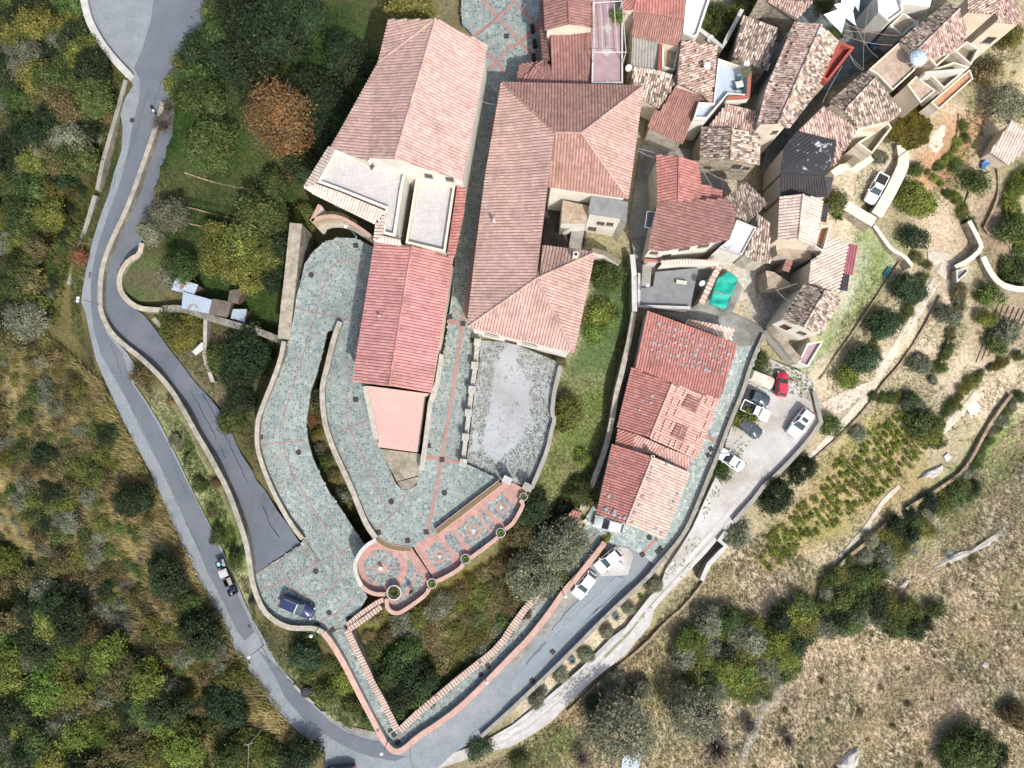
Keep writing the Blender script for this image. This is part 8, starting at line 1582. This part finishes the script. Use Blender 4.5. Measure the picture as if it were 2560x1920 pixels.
grass('dry_grass', 'straw coloured grass tussocks over the dry hillside', 'grass', RS, 15, (.3, .8), .05, STRAW, (.15, .15), 4, 15)
grass('terrace_grass', 'dry grass of the garden terraces below the village', 'grass', P_("2060,900 2160,680 2120,560 2300,640 2250,760 2360,820 2480,600 2580,540 2580,1060 2450,1160 2340,1260 2180,1380 2060,1430 1880,1330 2000,1200 2080,1080"), 12, (.15, .45), .04, [A(196,182,140), A(150,154,96), A(172,166,118), A(130,146,84)], (.1, .1), 4, 16, patch_=.32)
grass('terrace_grass', 'thin grass on the pale track under the hillside houses', 'grass', t(3,1,"700,200 1200,560 300,1659 -100,1659 450,1250 750,500"), 16, (.12, .3), .035, [A(150,166,100), A(176,178,130), A(126,146,80)], (0, 0), 3, 17, patch_=.4)
grass('track_grass', 'tufts along the gravel track and its banks', 'grass', t(2,3,"0,1480 500,1090 700,900 980,680 1200,440 1500,0 1650,60 1300,500 900,900 500,1300 0,1640"), 18, (.15, .5), .04, [A(170,166,120), A(136,146,90), A(196,184,146)], (0, 0), 4, 18)
grass('yard_grass', 'grass of the walled yard with the white pickup', 'grass', t(3,0,"740,1500 950,1380 1100,1560 960,1659 800,1659") + t(3,1,"900,180 740,60"), 22, (.15, .4), .035, LAWN, (0, 0), 3, 19)
grass('garden_grass', 'grass and scrub below the tall houses at the valley edge', 'grass', P_("2470,120 2580,60 2580,440 2480,480 2380,560 2330,480 2400,300"), 12, (.25, .6), .045, [A(190,176,130), A(140,150,86), A(166,160,104)], (0, 0), 4, 20, patch_=.3)
for i in range(5):
    a, b = t(0,1,"%d,%d %d,%d" % (1640, 60 + i * 62, 2090, 165 + i * 62)); grass('crop_row', 'row of low vegetables on the orchard terraces', 'crop row', [a, b, (b[0], b[1] + 5), (a[0], a[1] + 5)], 90, (.25, .5), .05, [A(96,124,66), A(80,108,56)], (0, 0), 4, 60 + i)
def lot_grass(uv, label, dens, seed):
    g_ = random.Random(seed); mb = MB(); xs = [p[0] for p in uv]; ys = [p[1] for p in uv]
    for _ in range(dens):
        u, v = g_.uniform(min(xs), max(xs)), g_.uniform(min(ys), max(ys))
        if not pip([u], [v], uv)[0]: continue
        p = on_surface(u, v, lot_z); col = tuple(c * g_.uniform(.8, 1.2) for c in g_.choice(LAWN))
        for k in range(4): a = g_.uniform(0, 6.3); L = g_.uniform(.12, .3); d = Vector((math.cos(a), math.sin(a), 0)); n_ = Vector((-d.y, d.x, 0)) * .035; mb.add([p - n_, p + n_, p + d * L + Vector((0, 0, L * .6))], [(0, 1, 2)], col)
    tag(mb.build('weeds', m_blade, None, cols=True), label, 'weeds', kind='stuff')
lot_grass(t(3,1,"0,1480 300,1540 400,1659") + t(3,2,"380,150 200,80 0,60"), 'weeds at the upper corner of the car park', 500, 1); lot_grass(t(2,2,"1760,830 1850,560 1990,450 2060,480 1900,800 1760,1000 1660,1200 1620,1160"), 'weeds along the walkway side of the car park', 420, 2); lot_grass(t(2,2,"1560,1300 1650,1300 1500,1560 1380,1640") + t(2,3,"1200,150 1000,420 1060,350"), 'weeds along the upper edge of the gravel track', 420, 3)
# irrigation hoses in the furrowed plot
for i in range(7):
    a = t(3,1,"%d,%d" % (1990 + i * 45, 960 + i * 12))[0]; b = t(3,1,"%d,%d" % (1795 + i * 52, 1470 - i * 25))[0]; pts = [G(a[0] + (b[0] - a[0]) * k / 8, a[1] + (b[1] - a[1]) * k / 8) + Vector((0, 0, .06)) for k in range(9)]
    tag(MB().tube(pts, .05, 5).build('irrigation_hose', m_black), 'dark irrigation hose along a furrow of the bare plot', 'hose', 'hoses of the furrowed plot')
